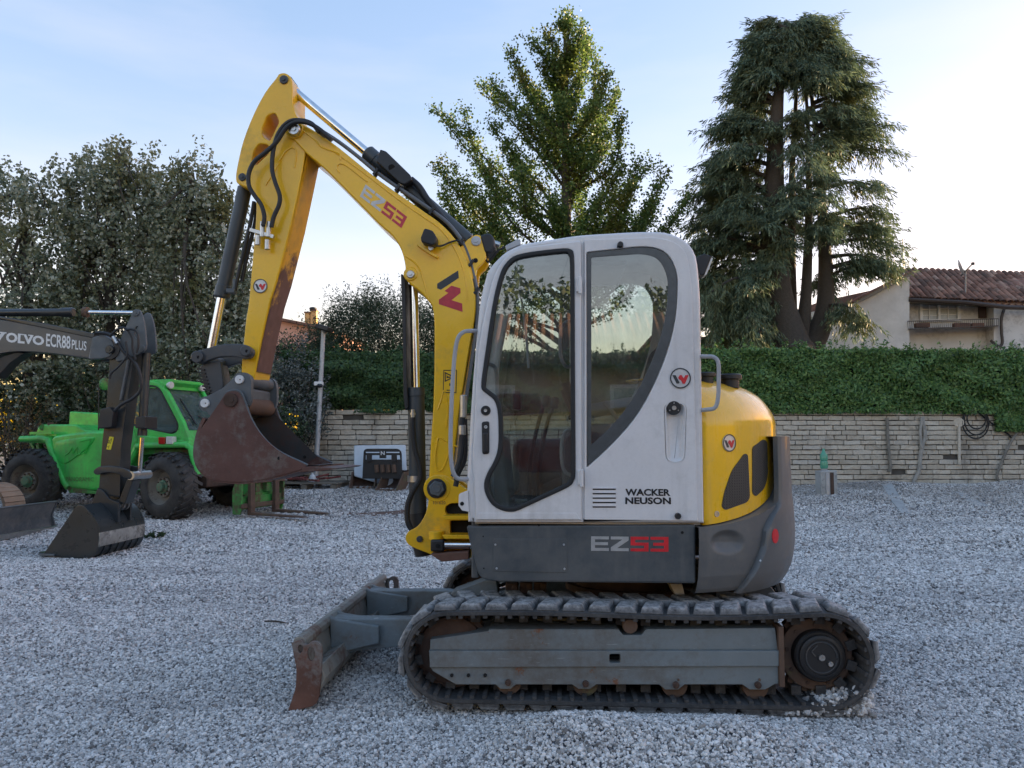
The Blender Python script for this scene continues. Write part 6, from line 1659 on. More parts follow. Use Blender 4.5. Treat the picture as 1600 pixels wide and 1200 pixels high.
poplar('low silvery sapling filling the gap at the far left behind the green machine', [(60, 470), (100, 420), (140, 470), (150, 600), (140, 700), (50, 700)], 18.6, 200, [(100, 720), (102, 600), (100, 470)], 24, [(100, 405, 50), (85, 430, 40), (120, 425, 40)])
poplar('low silvery sapling between the tallest tree and the one by the yellow arm', [(205, 400), (235, 330), (262, 320), (285, 400), (295, 560), (290, 700), (195, 700)], 18.9, 260, [(245, 720), (247, 560), (248, 400)], 25, [(236, 318, 50), (256, 305, 50), (270, 330, 40)])
poplar('low silvery sapling under the yellow arm beside the bucket links', [(330, 480), (360, 440), (392, 470), (420, 560), (440, 690), (330, 690)], 18.2, 200, [(382, 720), (380, 600), (375, 470)], 26, [(365, 428, 40), (390, 455, 40)])
M['dryweed'] = leaf('dry_weed', (.10, .065, .035), (.19, .125, .06), (.30, .22, .10), .3, .8)
shrub('dry_weeds', 'clump of brown dry weeds behind the rear of the green machine', [(-20, 650), (20, 640), (50, 640), (62, 660), (70, 700), (60, 720), (-20, 720)], 15.9, 60, 22, .12, .07, M['dryweed'], .8, .5, cat='weeds', seed=31, aspect=.3)
M['ivy'] = leaf('ivy_leaf', (.022, .042, .020), (.048, .082, .036), (.11, .15, .075), .2, .5)
shrub('ivy_bank', 'dark ivy covered bank under the silvery trees', [(-140, 640), (0, 610), (120, 600), (250, 610), (330, 600), (420, 640), (470, 660), (470, 730), (-140, 740)], 16.9, 420, 36, .16, .085, M['ivy'], .5, .4, cat='undergrowth', seed=32, aspect=.6, flat_=.12)

# ---------------------------------------------------------------- upright broadleaf tree behind the cab
def ginkgo():
    Y = 24.0; r = np.random.default_rng(41)
    M['ginkgo'] = leaf('broad_leaf', (.045, .10, .028), (.095, .17, .045), (.19, .25, .07), .42, .5, .35, (.11, .125, .022))
    b = W(884, 690, Y); b.z = .3
    t_ = thing('broadleaf_tree', 'tall upright green tree with spiky boughs rising behind the cab roof', 'tree', b)
    tips = [(882, 26), (900, 33), (864, 38), (840, 53), (913, 54), (930, 76), (808, 64), (822, 98), (767, 116), (783, 114), (800, 140), (705, 156), (722, 166), (742, 158), (765, 180), (682, 241), (700, 250), (717, 240), (735, 262), (952, 127), (957, 168), (948, 150), (953, 192), (940, 100), (997, 238), (1017, 243), (1040, 250), (1067, 290), (1050, 318), (1033, 345), (1010, 330), (690, 276), (650, 280), (662, 296), (640, 296), (700, 300), (725, 325), (750, 300), (985, 280), (960, 250), (850, 90), (890, 80), (905, 110), (870, 120), (830, 160), (920, 150), (790, 210), (760, 250), (940, 215), (905, 200), (860, 200), (820, 250), (780, 300), (900, 280), (940, 300), (980, 330), (860, 300), (740, 345), (800, 345), (1000, 365), (930, 360), (700, 350), (870, 350), (1030, 300), (970, 310), (690, 330), (1020, 280), (880, 150), (845, 130)]
    S0, S1 = [], []; lb = MB()
    for x, y in tips:
        y = y + 15; x = 884 + (x - 884) * (1.16 if y < 190 else 1.04) + r.normal(0, 4)
        dx = x - 884; y0 = min(y + 60 + abs(dx) * .72, 560)
        side = 1 if r.random() < .5 else -1
        dep = side * r.uniform(.0, 1.0) * (1.0 + max(0, (y - 60)) / 130.) * max(.15, 1 - abs(dx) / 220)
        p = W(x, y, Y + dep); q = W(884 + dx * .04, y0, Y)
        m = q.lerp(p, .55) + Vector((0, 0, -.12 * (p - q).length * min(1, abs(dx) / 100))) + Vector(r.normal(size=3)) * .34
        pts = cr([q, m, p], 7); limbn = len(pts)
        lb.tube(pts, [.05 * (1 - i / limbn) + .007 for i in range(limbn)], 5)
        for i in range(2, limbn - 1):
            a, c = Vector(pts[i]), Vector(pts[i + 1]); d = (c - a)
            S0.append(a); S1.append(c)
            for _ in range(5 if i > 3 else 2):
                u_ = Vector(unit(1, r)[0]) * .65 + d.normalized() * .45 + Vector((0, 0, .35))
                S0.append(a.lerp(c, r.random())); S1.append(S0[-1] + u_ * r.uniform(.25, .80) * (1.15 - .55 * i / limbn))
    # fill of the dense lower crown
    low = [(700, 340), (740, 290), (790, 250), (830, 200), (880, 160), (930, 200), (950, 250), (1000, 270), (1030, 330), (1010, 400), (980, 450), (720, 450)]
    P0 = sample_crown(low, Y, 360, .7, r)
    S0 += list(map(Vector, P0)); S1 += [Vector(p) + Vector(unit(1, r)[0]) * .4 + Vector((0, 0, .35)) for p in P0]
    Q = shoots_leaves(S0, S1, 20, .12, .084, r, aspect=.85, taper=.4)
    quads('crown', Q, M['ginkgo'], t_)
    tr = [b, W(884, 560, Y), W(885, 400, Y), W(884, 250, Y), W(884, 130, Y), W(882, 40, Y)]; pts = cr(tr, 5); k = len(pts)
    MB().tube(pts, [.26 * (1 - .9 * i / (k - 1)) + .012 for i in range(k)], 10).build('trunk', M['bark'], t_)
    lb.build('branches', M['bark'], t_, kind='stuff')
ginkgo()

# ---------------------------------------------------------------- great cedar
def cedar():
    Y = 25.0; r = np.random.default_rng(51)
    M['cedar'] = leaf('cedar_needles', (.055, .09, .06), (.11, .165, .105), (.21, .26, .155), .18, .6, .3, (.085, .095, .035))
    b = W(1236, 690, Y); b.z = .3
    t_ = thing('cedar_tree', 'huge many-stemmed cedar with drooping boughs beside the white house', 'tree', b)
    L_ = [(20, 1225), (39, 1182), (60, 1172), (97, 1157), (140, 1146), (175, 1132), (217, 1112), (260, 1100), (300, 1086), (348, 1072), (400, 1078), (430, 1092), (500, 1095), (545, 1100)]
    R_ = [(20, 1250), (39, 1294), (60, 1312), (77, 1328), (121, 1342), (150, 1350), (184, 1366), (237, 1390), (270, 1376), (333, 1400), (380, 1390), (430, 1376), (488, 1366), (515, 1350), (545, 1300)]
    lx = lambda y: np.interp(y, *zip(*L_)); rx = lambda y: np.interp(y, *zip(*R_))
    mb = MB()
    stems = [([(1236, 640), (1234, 560), (1222, 510), (1212, 460), (1208, 380), (1210, 280), (1214, 180), (1222, 90), (1228, 45)], .82),
             ([(1240, 640), (1242, 565), (1270, 535), (1288, 490), (1290, 420), (1284, 320), (1274, 200), (1262, 110)], .52),
             ([(1238, 600), (1236, 530), (1236, 460), (1236, 380), (1238, 260), (1244, 150), (1246, 60)], .24),
             ([(1240, 590), (1256, 500), (1262, 400), (1264, 300), (1262, 190), (1256, 100)], .20)]
    paths = []
    for k, (s, rad) in enumerate(stems):
        pts = cr([W(x, y, Y + (-.5, .2, .5, -.2)[k]) for x, y in s], 5); n = len(pts)
        rr = [rad * (1 - i / (n - 1)) ** 1.15 * (1.0 if i > 6 else 1.12) + .03 for i in range(n)]
        mb.tube(pts, rr, 12); paths.append(pts)
    mb.build('trunk', M['bark'], t_)
    lb = MB(); SP0, SP1 = [], []
    def stem_at(x, y):
        best = None
        for p in paths:
            for q in p:
                px_, py_ = proj(q); d = abs(py_ - y) + .6 * abs(px_ - x)
                if best is None or d < best[0]: best = (d, q)
        return Vector(best[1])
    y = 34.0
    while y < 520:
        l, rr = lx(y), rx(y); c = (l + rr) / 2; hw = (rr - l) / 2
        top = y < 125
        nb = 8 if top else (6 if y < 300 else 7)
        for j in range(nb):
            az = r.uniform(0, 2 * math.pi)
            k = r.uniform(.58, 1.05)
            if j == 0: az = math.pi + r.normal(0, .25); k = r.uniform(.85, 1.05)
            if j == 1: az = r.normal(0, .25); k = r.uniform(.85, 1.05)
            if j == 2: az = -math.pi / 2 + r.normal(0, .45); k *= .8
            tx = c + hw * math.cos(az) * k; dep = math.sin(az) * hw / F * Y * .75 * k
            # airier on the right and in the middle heights, as its crown has thinned there
            if not top and 120 < y < 235 and 1190 < tx < 1300 and r.random() < .45: continue
            if y > 140 and tx > 1285 and r.random() < (.30 if y < 415 else .95): continue
            if y > 400 and 1185 < tx < 1310 and dep < .6: continue
            tip = W(tx, y + 8 + r.normal(0, 5), Y + dep)
            root_ = stem_at(tx, y + (2 if top else 14) + r.uniform(-4, 10))
            m = root_.lerp(tip, .55) + Vector((0, 0, (.10 if not top else .16) * (tip - root_).length))
            pts = cr([root_, m, tip], 7); n = len(pts)
            lb.tube(pts, [.075 * (1 - i / n) ** 1.2 + .010 for i in range(n)], 5)
            for i in range(2, n):
                for _ in range(5 if i > 4 else 2):
                    p = Vector(pts[i]) + Vector(r.normal(size=3)) * .10
                    out = (tip - root_).normalized(); sd = out.cross(Vector((0, 0, 1))) * r.choice((-1, 1))
                    d = out * r.uniform(.2, .8) + sd * r.uniform(.1, .9) + Vector((0, 0, r.uniform(-.40, .10)))
                    ln = r.uniform(.35, .85) * (1 if i > 3 else .8)
                    e = p + d.normalized() * ln + Vector((0, 0, -.10))
                    SP0.append(p); SP1.append(e)
        y += 13.0 if y < 130 else 18.0
    # low skirt hanging over the hedge at left, and a bough over the white wall
    for x, yy in [(1110, 500), (1130, 520), (1150, 505), (1120, 480), (1165, 500), (1105, 460), (1140, 470), (1170, 540), (1345, 498)]:
        root_ = stem_at(x, yy - 25); tip = W(x, yy, Y - r.uniform(.5, 2.5)); m = root_.lerp(tip, .6) + Vector((0, 0, .25))
        pts = cr([root_, m, tip], 6); n = len(pts); lb.tube(pts, [.06 * (1 - i / n) + .01 for i in range(n)], 5)
        for i in range(3, n):
            for _ in range(8):
                p = Vector(pts[i]) + Vector(r.normal(size=3)) * .14; SP0.append(p); SP1.append(p + Vector((r.normal(0, .25), r.normal(0, .25), -r.uniform(.25, .65))))
    lb.build('branches', M['bark'], t_, kind='stuff')
    S0, S1 = np.array(SP0), np.array(SP1); n = len(S0); per = 22
    t = r.uniform(0, 1, (n, per)); d = S1 - S0; d /= np.linalg.norm(d, axis=1, keepdims=True)
    C = S0[:, None] + (S1 - S0)[:, None] * t[..., None] + r.normal(size=(n, per, 3)) * .035
    C[..., 2] -= .10 * t ** 2
    ax = np.repeat(d, per, 0) * .7 + unit(n * per, r) * .45 + np.array((0, 0, -.45))
    A = ax / np.linalg.norm(ax, axis=1, keepdims=True); N = unit(n * per, r); B = np.cross(N, A); B /= np.linalg.norm(B, axis=1, keepdims=True)
    s = r.uniform(.13, .27, (n * per, 1)); w = .034; C = C.reshape(-1, 3)
    Q = np.stack([C, C + A * s * .45 + B * w * .5, C + A * s, C + A * s * .45 - B * w * .5], 1)
    print('cedar', len(Q))
    quads('crown', Q, M['cedar'], t_)
cedar()
# ================================================================== houses
M['plaster'] = paint('weathered_white_plaster', (.70, .69, .665), .9, var=.1, vs=.6, dirt=(.42, .41, .39), ds=.5, thr=.60, soft=.16, bump=.15, bs=30)
M['plaster2'] = paint('stained_plaster', (.66, .65, .63), .9, var=.12, vs=.8, dirt=(.22, .21, .20), ds=.9, thr=.60, soft=.09)
M['pink'] = paint('pink_plaster', (.72, .42, .34), .9, var=.08, vs=.5)
M['ochre'] = paint('ochre_plaster', (.58, .38, .16), .9, var=.08)
M['terra'] = paint('terracotta', (.24, .12, .085), .85, var=.25, vs=5, dirt=(.09, .065, .055), ds=1.6, thr=.54, soft=.1)
M['gutter'] = flat('brown_gutter', (.055, .042, .036), .5)
M['soffit'] = flat('eaves_board', (.22, .20, .17), .8)
M['wood'] = flat('dark_shutter', (.075, .045, .035), .7)
M['pane'] = emis_free_glass('window_pane', (.25, .27, .28), 1.4, 1.6, .2, .65, (.62, .66, .68))
HYD = 30.0
house = thing('white_house', 'weathered white house with brown tiled roof above the hedge at right', 'house', (16, 33, .3))
def HP_(name, mb, mat, par=None, bevel=0, **kw): return mb.build(name, M[mat], house if par is None else par, bevel, **kw)
H = Frame((0, HYD, 0))
def hpl(loops, d0, d1, ref=0, bevel=.004): return MB().plate([[H.uv(x, y, ref) for x, y in l] for l in loops], d0, d1, H, bevel, px=False)
gz = lambda x: (x, 640)
HP_('gable_wall', hpl([[(1180, 640), (1180, 505), (1345, 472), (1421, 432), (1421, 640)]], 0, 6), 'plaster')
HP_('side_wall', hpl([[(1421, 640), (1421, 455), (1425, 448), (1700, 448), (1700, 640)]], .9, 6), 'plaster2')
HP_('right_wall', hpl([[(1561, 640), (1561, 470), (1700, 466), (1700, 640)]], .35, .89), 'plaster2')
# verge of the low roof: fascia, tiles seen end-on
HP_('verge_board', hpl([[(1340, 474), (1421, 431), (1423, 427), (1422, 424.5), (1338, 469)]], -.35, .3, bevel=.01), 'soffit')
HP_('low_roof', hpl([[(1336, 470), (1422, 425), (1424, 423), (1334, 467.5)]], -.42, 6, bevel=.01), 'terra')
HP_('low_roof_back', hpl([[(1180, 503), (1300, 462), (1345, 452), (1400, 440), (1421, 428), (1345, 470), (1180, 506)]], 1.2, 5), 'terra')
# main roof of curved tiles
def roof_pt(a, b, sgn=0):
    """a along the eaves 0..1, b up the slope 0..1"""
    e = W(1418, 466, HYD + .1).lerp(W(1720, 477, HYD + .1), a)
    rdg = W(1418, 434, HYD + 2.6).lerp(W(1720, 420, HYD + 2.6), a)
    return e.lerp(rdg, b)
rf = HP_('roof', MB().add([roof_pt(0, 0), roof_pt(1, 0), roof_pt(1, 1), roof_pt(0, 1)] + [roof_pt(0, 0) + Vector((0, 0, -.12)), roof_pt(1, 0) + Vector((0, 0, -.12)), roof_pt(1, 1) + Vector((0, .2, -.3)), roof_pt(0, 1) + Vector((0, .2, -.3))],
          [(0, 1, 2, 3), (7, 6, 5, 4), (0, 4, 5, 1), (1, 5, 6, 2), (2, 6, 7, 3), (3, 7, 4, 0)]), 'terra')
def tile_mesh(cover):
    rows = []
    for i, (x, w) in enumerate(((0, .115), (.46, .095))):
        rows.append([Vector((w * math.cos(t), x, (w * .75 * math.sin(t) + .012 * (i == 0)) * (1 if cover else -.8))) for t in np.linspace(0, math.pi, 7)])
    rows += [[p + Vector((0, 0, -.02)) for p in r] for r in rows[::-1]] + [rows[0]]
    me = MB().grid(rows).mesh('tile'); me.materials.append(M['terra_tile']); return me
t = NT('roof_tile')
_r = t.n('ObjectInfo').outputs['Random']
_c = t.ramp(_r, (0, (.11, .065, .050)), (.4, (.20, .105, .075)), (.75, (.29, .16, .115)), (1, (.37, .25, .19)))
_g = t.n('NewGeometry').outputs['Position']
_c = t.mix(t.maprange(t.noise(3, 6, .7, _g), .45, .68, 0, .8), _c, (.075, .065, .055))
M['terra_tile'] = t.pbr(_c, .9, 0, t.bump(t.noise(40, 4, .6, _g), .3, .01), spec=.2)
TC, TU = tile_mesh(True), tile_mesh(False)
ex = (roof_pt(1, 0) - roof_pt(0, 0)); LE = ex.length; ex.normalize()
sl_ = roof_pt(.5, 1) - roof_pt(.5, 0); SL = sl_.length; sy = (sl_ - ex * sl_.dot(ex)).normalized(); nz_ = ex.cross(sy)
R3 = Matrix((ex, sy, nz_)).transposed().to_4x4()
ncol = int(LE / .24); nrow = int(SL / .38)
rr_ = random.Random(9); shown = []; hid = MB(); covers = []
vt = ([tuple(v.co) for v in TC.vertices], [tuple(p.vertices) for p in TC.polygons]); vu = ([tuple(v.co) for v in TU.vertices], [tuple(p.vertices) for p in TU.polygons])
for i in range(ncol):
    for j in range(nrow):
        p = roof_pt(0, 0) + ex * (.12 + i * .24 + rr_.uniform(-.008, .008)) + sy * (j * .38 - .12 + rr_.uniform(-.02, .02)) + nz_ * (.05 + .01 * rr_.random())
        m = Matrix.Translation(p) @ R3 @ Matrix.Rotation(rr_.uniform(-.03, .03), 4, 'Z') @ Matrix.Rotation(.05, 4, 'X')
        x, y = proj(p)
        if x < 1612: covers.append((y, m))
        else: hid.add([m @ Vector(q) for q in vt[0]], vt[1])
        m2 = Matrix.Translation(p + ex * .12 - nz_ * .03) @ R3
        hid.add([m2 @ Vector(q) for q in vu[0]], vu[1])
covers.sort(key=lambda c: -c[0])
for y, m in covers[:300]: obj('tile', TC, None, rf, m)
for y, m in covers[300:]: hid.add([m @ Vector(q) for q in vt[0]], vt[1])
hid.build('tile_rows', M['terra_tile'], rf, smooth=60, merge=False, kind='stuff')
rd = MB()
for k in range(int(LE / .4)):
    a_ = roof_pt(0, 1) + ex * (k * .4); rd.tube([a_ + Vector((0, 0, .03)), a_ + ex * .42 + Vector((0, 0, .05))], [.13, .11], 8)
rd.build('ridge_tiles', M['terra_tile'], rf, kind='stuff')
HP_('gutter', MB().tube([roof_pt(0, 0) + Vector((0, -.1, -.07)), roof_pt(.29, 0) + Vector((0, -.1, -.09)), roof_pt(.48, 0) + Vector((0, -.45, -.30)), roof_pt(1, 0) + Vector((0, -.45, -.26))], .085, 8), 'gutter')
HP_('eaves', MB().bar(roof_pt(0, 0) + Vector((0, .40, -.06)), roof_pt(1, 0) + Vector((0, .40, -.06)), .7, .05), 'soffit')
dp = HP_('downpipe', MB().tube(cr([H.pw(x, y, .2) for x, y in ((1572, 474), (1568, 486), (1564.5, 500), (1565, 520), (1566, 536), (1560, 541), (1548, 532))], 4), .055, 8), 'gutter')
# window with two casements
wf = HP_('window', hpl([rnd([(1436, 471), (1500, 468), (1500, 502), (1437, 503)]), [(1440, 474), (1464.5, 473), (1465, 499), (1441, 500)], [(1468, 472.5), (1495, 471), (1495, 498.5), (1468.5, 499)]], .78, .92, .85), 'white')
for a_ in ((1440, 474, 1464.5, 500), (1468, 472, 1495, 499)):
    x0, y0, x1, y1 = a_
    HP_('pane', hpl([[(x0, y0), (x1, y0), (x1, y1), (x0, y1)]], .88, .89, .85, .001), 'pane', wf)
    for f in (.5,):
        HP_('glazing_bar', hpl([[((x0 + x1) / 2 - .8, y0), ((x0 + x1) / 2 + .8, y0), ((x0 + x1) / 2 + .8, y1), ((x0 + x1) / 2 - .8, y1)]], .84, .87, .85, .002), 'white', wf)
    for f in (.36, .72):
        yy = y0 + (y1 - y0) * f; HP_('glazing_bar', hpl([[(x0, yy - .7), (x1, yy - .7), (x1, yy + .7), (x0, yy + .7)]], .845, .868, .85, .002), 'white', wf)
HP_('lintel', hpl([[(1434, 469), (1502, 464.5), (1502, 467), (1434, 471)]], .76, .92, .85), 'soffit', wf)
HP_('shutter', hpl([rnd([(1529, 470, 2), (1532, 466, 2), (1540, 470, 2), (1540.5, 497), (1529.5, 497)])], .80, .90, .85), 'wood')
HP_('wall_lamp', hpl([rnd([(1459, 460, 1), (1468, 460, 1), (1466, 465, 1), (1461, 465, 1)])], .70, .90, .85), 'gutter')
rk = HP_('window_box_rack', MB().bar(H.pw(1418, 502, -.1), H.pw(1560, 498, -.1), .03, .03).bar(H.pw(1419, 514, -.1), H.pw(1560, 509, -.1), .03, .03).bar(H.pw(1419, 514, .8), H.pw(1560, 509, .8), .03, .03), 'gutter')
sb = MB()
for k in range(46):
    a_ = H.pw(1418 + 142 * k / 45, 502 - 4 * k / 45, -.1); sb.bar(a_, H.pw(1419 + 141 * k / 45, 514 - 5 * k / 45, -.1), .012, .012, (0, 1, 0))
sb.build('rack_bars', M['gutter'], rk, kind='stuff')
HP_('rack_floor', MB().add([H.pw(1419, 514, -.1), H.pw(1560, 509, -.1), H.pw(1560, 509, .88), H.pw(1419, 514, .88)], [(0, 1, 2, 3)]), 'gutter', rk)
for x0, x1 in ((1430, 1452), (1490, 1515), (1518, 1536)):
    a_, b_ = H.pw(x0, 512.5, .2), H.pw(x1, 511.5, .2)
    tag(MB().box((a_ + b_) / 2 + Vector((0, 0, .09)), ((b_ - a_).length, .2, .17)).build('planter_box', M['terra'], None, .02),
        {1430: 'leftmost terracotta planter in the rack under the white window', 1490: 'middle terracotta planter in the rack under the white window', 1518: 'terracotta planter in the rack below the dark shutter'}[x0], 'planter', 'planters in the window rack')
# aerial and dish
an = thing('roof_aerial', 'thin television aerial mast on the low gable roof', 'aerial', H.pw(1413, 432, .6))
MB().cyl(H.pw(1413, 436, .6), H.pw(1410, 372, .6), .022, 6).build('mast', M['galv'], an)
ab = MB()
for y, w in ((375, 5), (379, 4), (383, 6), (387, 5), (391, 5), (395, 3)): ab.bar(H.pw(1410.5 - w, y + 1.5, .6), H.pw(1410.5 + w, y - 1.5, .6), .02, .02)
ab.bar(H.pw(1385, 404, .4), H.pw(1413, 411, .6), .025, .025)
ab.build('cross_bars', M['galv'], an, kind='stuff')
ds = thing('satellite_dish', 'satellite dish on a pole seen edge-on above the tiled roof', 'dish', H.pw(1509, 474, .3))
dc = H.pw(1501, 419, .3); dax = Vector((.86, -.42, .30)).normalized()
MB().lathe(dc, dax, [(-.05, .02), (-.045, .12), (-.02, .24), (.03, .36), (.035, .36), (-.012, .24), (-.035, .12), (-.04, .02)], 24).build('dish', M['galv'], ds)
MB().cyl(H.pw(1508.5, 478, .6), H.pw(1509, 423, .3), .028, 8).cyl(H.pw(1509, 424, .3), dc, .025, 8).build('pole', M['galv'], ds)
MB().bar(dc + Vector((0, 0, -.30)), dc + dax * .42, .045, .045).box(dc + dax * .43, (.09, .09, .10)).build('feed_arm', M['black'], ds)
# far houses
def far_house(label, wallpx, roofpx, Y, mat, depth=6, extra=None):
    Fh = Frame((0, Y, 0)); b = W(wallpx[0][0], 690, Y)
    h_ = thing('far_house', label, 'house', (b.x, Y, .3))
    MB().plate([[Fh.uv(x, y, 0) for x, y in wallpx]], 0, depth, Fh, .01, px=False).build('wall', M[mat], h_)
    MB().plate([[Fh.uv(x, y, 0) for x, y in roofpx]], -.5, depth + .4, Fh, .02, px=False).build('roof', M['terra'], h_)
    return h_, Fh
ph, Fh = far_house('pink house with tiled roof and two chimneys behind the bushes at left', [(400, 640), (400, 492), (432, 500), (500, 513), (520, 516), (520, 640)], [(396, 487), (432, 496.5), (500, 510), (522, 514), (522, 517), (500, 514), (432, 501), (396, 492)], 38, 'pink')
for x0, x1, y0, y1 in ((476, 483.5, 489, 515), (485, 494, 486, 515)):
    MB().plate([[Fh.uv(x, y, 1) for x, y in ((x0, y1), (x1, y1), (x1, y0), (x0, y0))]], 1, 1.3, Fh, .01, px=False).build('chimney', M['ochre'], ph)
    MB().plate([[Fh.uv(x, y, 1) for x, y in ((x0 - .8, y0), (x1 + .8, y0), (x1 + .8, y0 - 2), (x0 - .8, y0 - 2))]], .95, 1.35, Fh, .01, px=False).build('chimney_cap', M['terra'], ph)
MB().lathe(Fh.pw(489, 485, 1.15), (0, 0, 1), [(0, .12), (.02, .13), (.06, .20), (.14, .18), (.18, .05)], 12).build('chimney_cowl', M['black'], ph)
oh, Fo = far_house('ochre house glimpsed behind the foot of the cedar', [(1020, 640), (1020, 530), (1150, 532), (1200, 500), (1230, 500), (1230, 640)], [(1015, 527), (1150, 529), (1200, 497), (1232, 497), (1232, 500), (1200, 501), (1150, 533), (1015, 531)], 36, 'ochre')
MB().plate([[Fo.uv(x, y, 0) for x, y in ((1163, 560), (1163, 532), (1170, 532), (1170, 560))]], -.04, .02, Fo, .004, px=False).build('window', M['white'], oh)

# ================================================================== things along the wall and in the yard
def ground_at(px, py, Y=None):
    z = 0.0
    for _ in range(8):
        p = G(px, py, z); z = hg(p.x, p.y)
    return Vector((p.x, p.y, z))
# lamp post
YL = 17.4; a_, b_ = W(493, 708, YL), W(505.5, 517, YL); a_.z = hg(a_.x, a_.y)
lp = thing('lamp_post', 'slim galvanised lamp post leaning slightly in front of the wall', 'lamp post', a_)
MB().cyl(a_ - Vector((0, 0, .05)), b_, .062, 12, 0, .05).build('post', M['galv'], lp)
MB().box(b_ + Vector((.05, -.1, .04)), (.30, .42, .11), Matrix.Rotation(.25, 3, 'Y')).build('lamp_head', M['black'], lp, .02)
c = W(500, 602, YL); MB().box(c + Vector((.0, -.09, .03)), (.20, .10, .09)).build('junction_box', M['white'], lp, .01)
MB().lathe(c + Vector((.04, -.14, -.06)), (0, 0, 1), [(0, .05), (.04, .07), (.08, .05)], 14).build('camera', M['black'], lp)
c = W(489, 693, YL - .15); c.z = hg(c.x, c.y)
gb = MB().lathe(c, (0, 0, 1), [(0, .07), (.02, .08), (.24, .08), (.29, .06), (.31, .035), (.35, .035)], 18).build('gas_bottle', M['whitepanel'], None)
tag(gb, 'small white gas bottle at the foot of the lamp post', 'bottle')
# white panel with the black loader frame leaning on it
WY = 17.6
c = W(592, 700, WY)
tag(MB().add([W(553, 696, WY), W(634, 695, WY + .1), W(637, 770, WY - .35), W(553, 744, WY - .3), W(553, 696, WY + .05), W(634, 695, WY + .15), W(637, 770, WY - .3), W(553, 744, WY - .25)],
             [(0, 1, 2, 3), (7, 6, 5, 4), (0, 4, 5, 1), (1, 5, 6, 2), (2, 6, 7, 3), (3, 7, 4, 0)]).build('body_panel', M['whitepanel'], None, .02), 'big white vehicle body panel propped against the wall', 'panel')
FY = WY - .6; FF = Frame((0, FY, 0)); b = W(597, 750, FY); b.z = hg(b.x, b.y)
fr_ = thing('forklift_headboard', 'black steel headboard frame standing before the white panel', 'frame', b)
MB().plate([[FF.uv(x, y, 0) for x, y in rnd([(566, 748), (568, 704, 4), (572, 701, 4), (622, 701, 4), (627, 706, 4), (628, 748)])], [FF.uv(x, y, 0) for x, y in ((571, 718), (571, 706), (624, 706), (625, 718))]], 0, .06, FF, .008, px=False).build('frame', M['black'], fr_)
MB().bar(FF.pw(570, 709.5, .03), FF.pw(625, 709.5, .03), .02, .05).build('rail', M['black'], fr_)
MB().plate([[FF.uv(x, y, 0) for x, y in ((593, 703), (603, 703), (603, 716), (593, 716))]], -.01, .05, FF, .004, px=False).build('logo_plate', M['black'], fr_)
MB().add(*(lambda m: (m.v, m.f))(text('N', [(595, 705), (601, 705), (601, 711), (595, 711)], -.011, FF, .02))).build('logo_mark', M['white'], fr_)
for x in (573, 612): MB().bar(FF.pw(x, 716, -.02), FF.pw(x + 8, 716, -.02), .06, .14).build('lug', M['black'], fr_)
cl_ = MB()
for x in (588, 597, 606, 615): cl_.cyl(FF.pw(x, 726, -.02), FF.pw(x + 1, 738, -.02), .05, 8)
cl_.build('fittings', M['rustbrown'], fr_, kind='stuff')
# two rusty buckets
def ground_bucket(label, px, py, w_, h_, ang, seed):
    p = ground_at(px, py); Y = p.y; k = Y / F
    b_ = thing('digger_bucket', label, 'bucket', p, 'rusty buckets by the wall')
    wd, ht = w_ * k, h_ * k
    R = Matrix.Rotation(ang, 3, 'Z')
    prof = cr([(-.34, .0), (-.30, .12), (-.12, .24), (.06, .26), (.22, .30), (.34, ht)], 4)
    prof = cr([(-.38, .01), (-.15, .0), (.08, .02), (.24, .14), (.30, .34), (.28, ht)], 4)
    sh = lambda x, y, z: p + R @ Vector((y, x, z))
    mb = MB().grid([[sh(x, s, z) for x, z in prof] for s in (-wd / 2, wd / 2)]); mb.build('shell', M['rustdark'], b_)
    for s in (-wd / 2, wd / 2):
        m = MB(); pl = prof + [(.0, ht * .98)]
        V = [sh(x, s, z) for x, z in pl] + [sh(x, s + .02, z) for x, z in pl]; n = len(pl)
        m.add(V, [tuple(range(n)), tuple(range(2 * n - 1, n - 1, -1))] + [(i, n + i, n + (i + 1) % n, (i + 1) % n) for i in range(n)]).build('side_plate', M['rustbrown'], b_)
    MB().bar(sh(.28, -wd / 2, ht), sh(.28, wd / 2, ht), .06, .05).build('top_bar', M['rustdark'], b_)
    tt = MB()
    for i in range(4): q = sh(-.40, -wd / 2 + wd * (i + .5) / 4, .02); tt.box(q, (.05, .16, .03), R)
    tt.build('teeth', M['rustbrown'], b_, kind='stuff')
ground_bucket('left rusty bucket lying before the white panel', 568, 761, 38, 24, .1, 1)
ground_bucket('right rusty toothed bucket beside the boom cylinder', 614, 765, 34, 28, -.25, 2)
# pallet with scrap
p = ground_at(487, 763)
pl_ = thing('wooden_pallet', 'weathered wooden pallet with red scrap on the gravel near the wall', 'pallet', p)
M['oldwood'] = flat('old_wood', (.17, .15, .12), .9)
for k in range(6): MB().box(p + Vector((0, -.5 + k * .18, .14)), (1.5, .13, .03)).build('board', M['oldwood'], pl_)
for x in (-.65, 0, .65): MB().box(p + Vector((x, 0, .06)), (.12, 1.1, .11)).build('bearer', M['oldwood'], pl_)
sc_ = MB(); r_ = random.Random(5)
for k in range(12):
    c = p + Vector((r_.uniform(-.4, .3), r_.uniform(-.3, .3), .2 + .05 * r_.random())); sc_.bar(c, c + Vector((r_.uniform(-.35, .35), r_.uniform(-.3, .1), r_.uniform(-.03, .08))), .07, .04)
M['scrapred'] = paint('faded_red_scrap', (.20, .055, .05), .8, var=.3)
tag(sc_.build('scrap_iron', M['scrapred'], None, .004, kind='stuff'), 'faded red scrap iron heaped on the pallet', 'scrap')
p = ground_at(539, 742)
rdm = thing('steel_rack', 'low rusty red steel rack on the ground left of the white panel', 'rack', p)
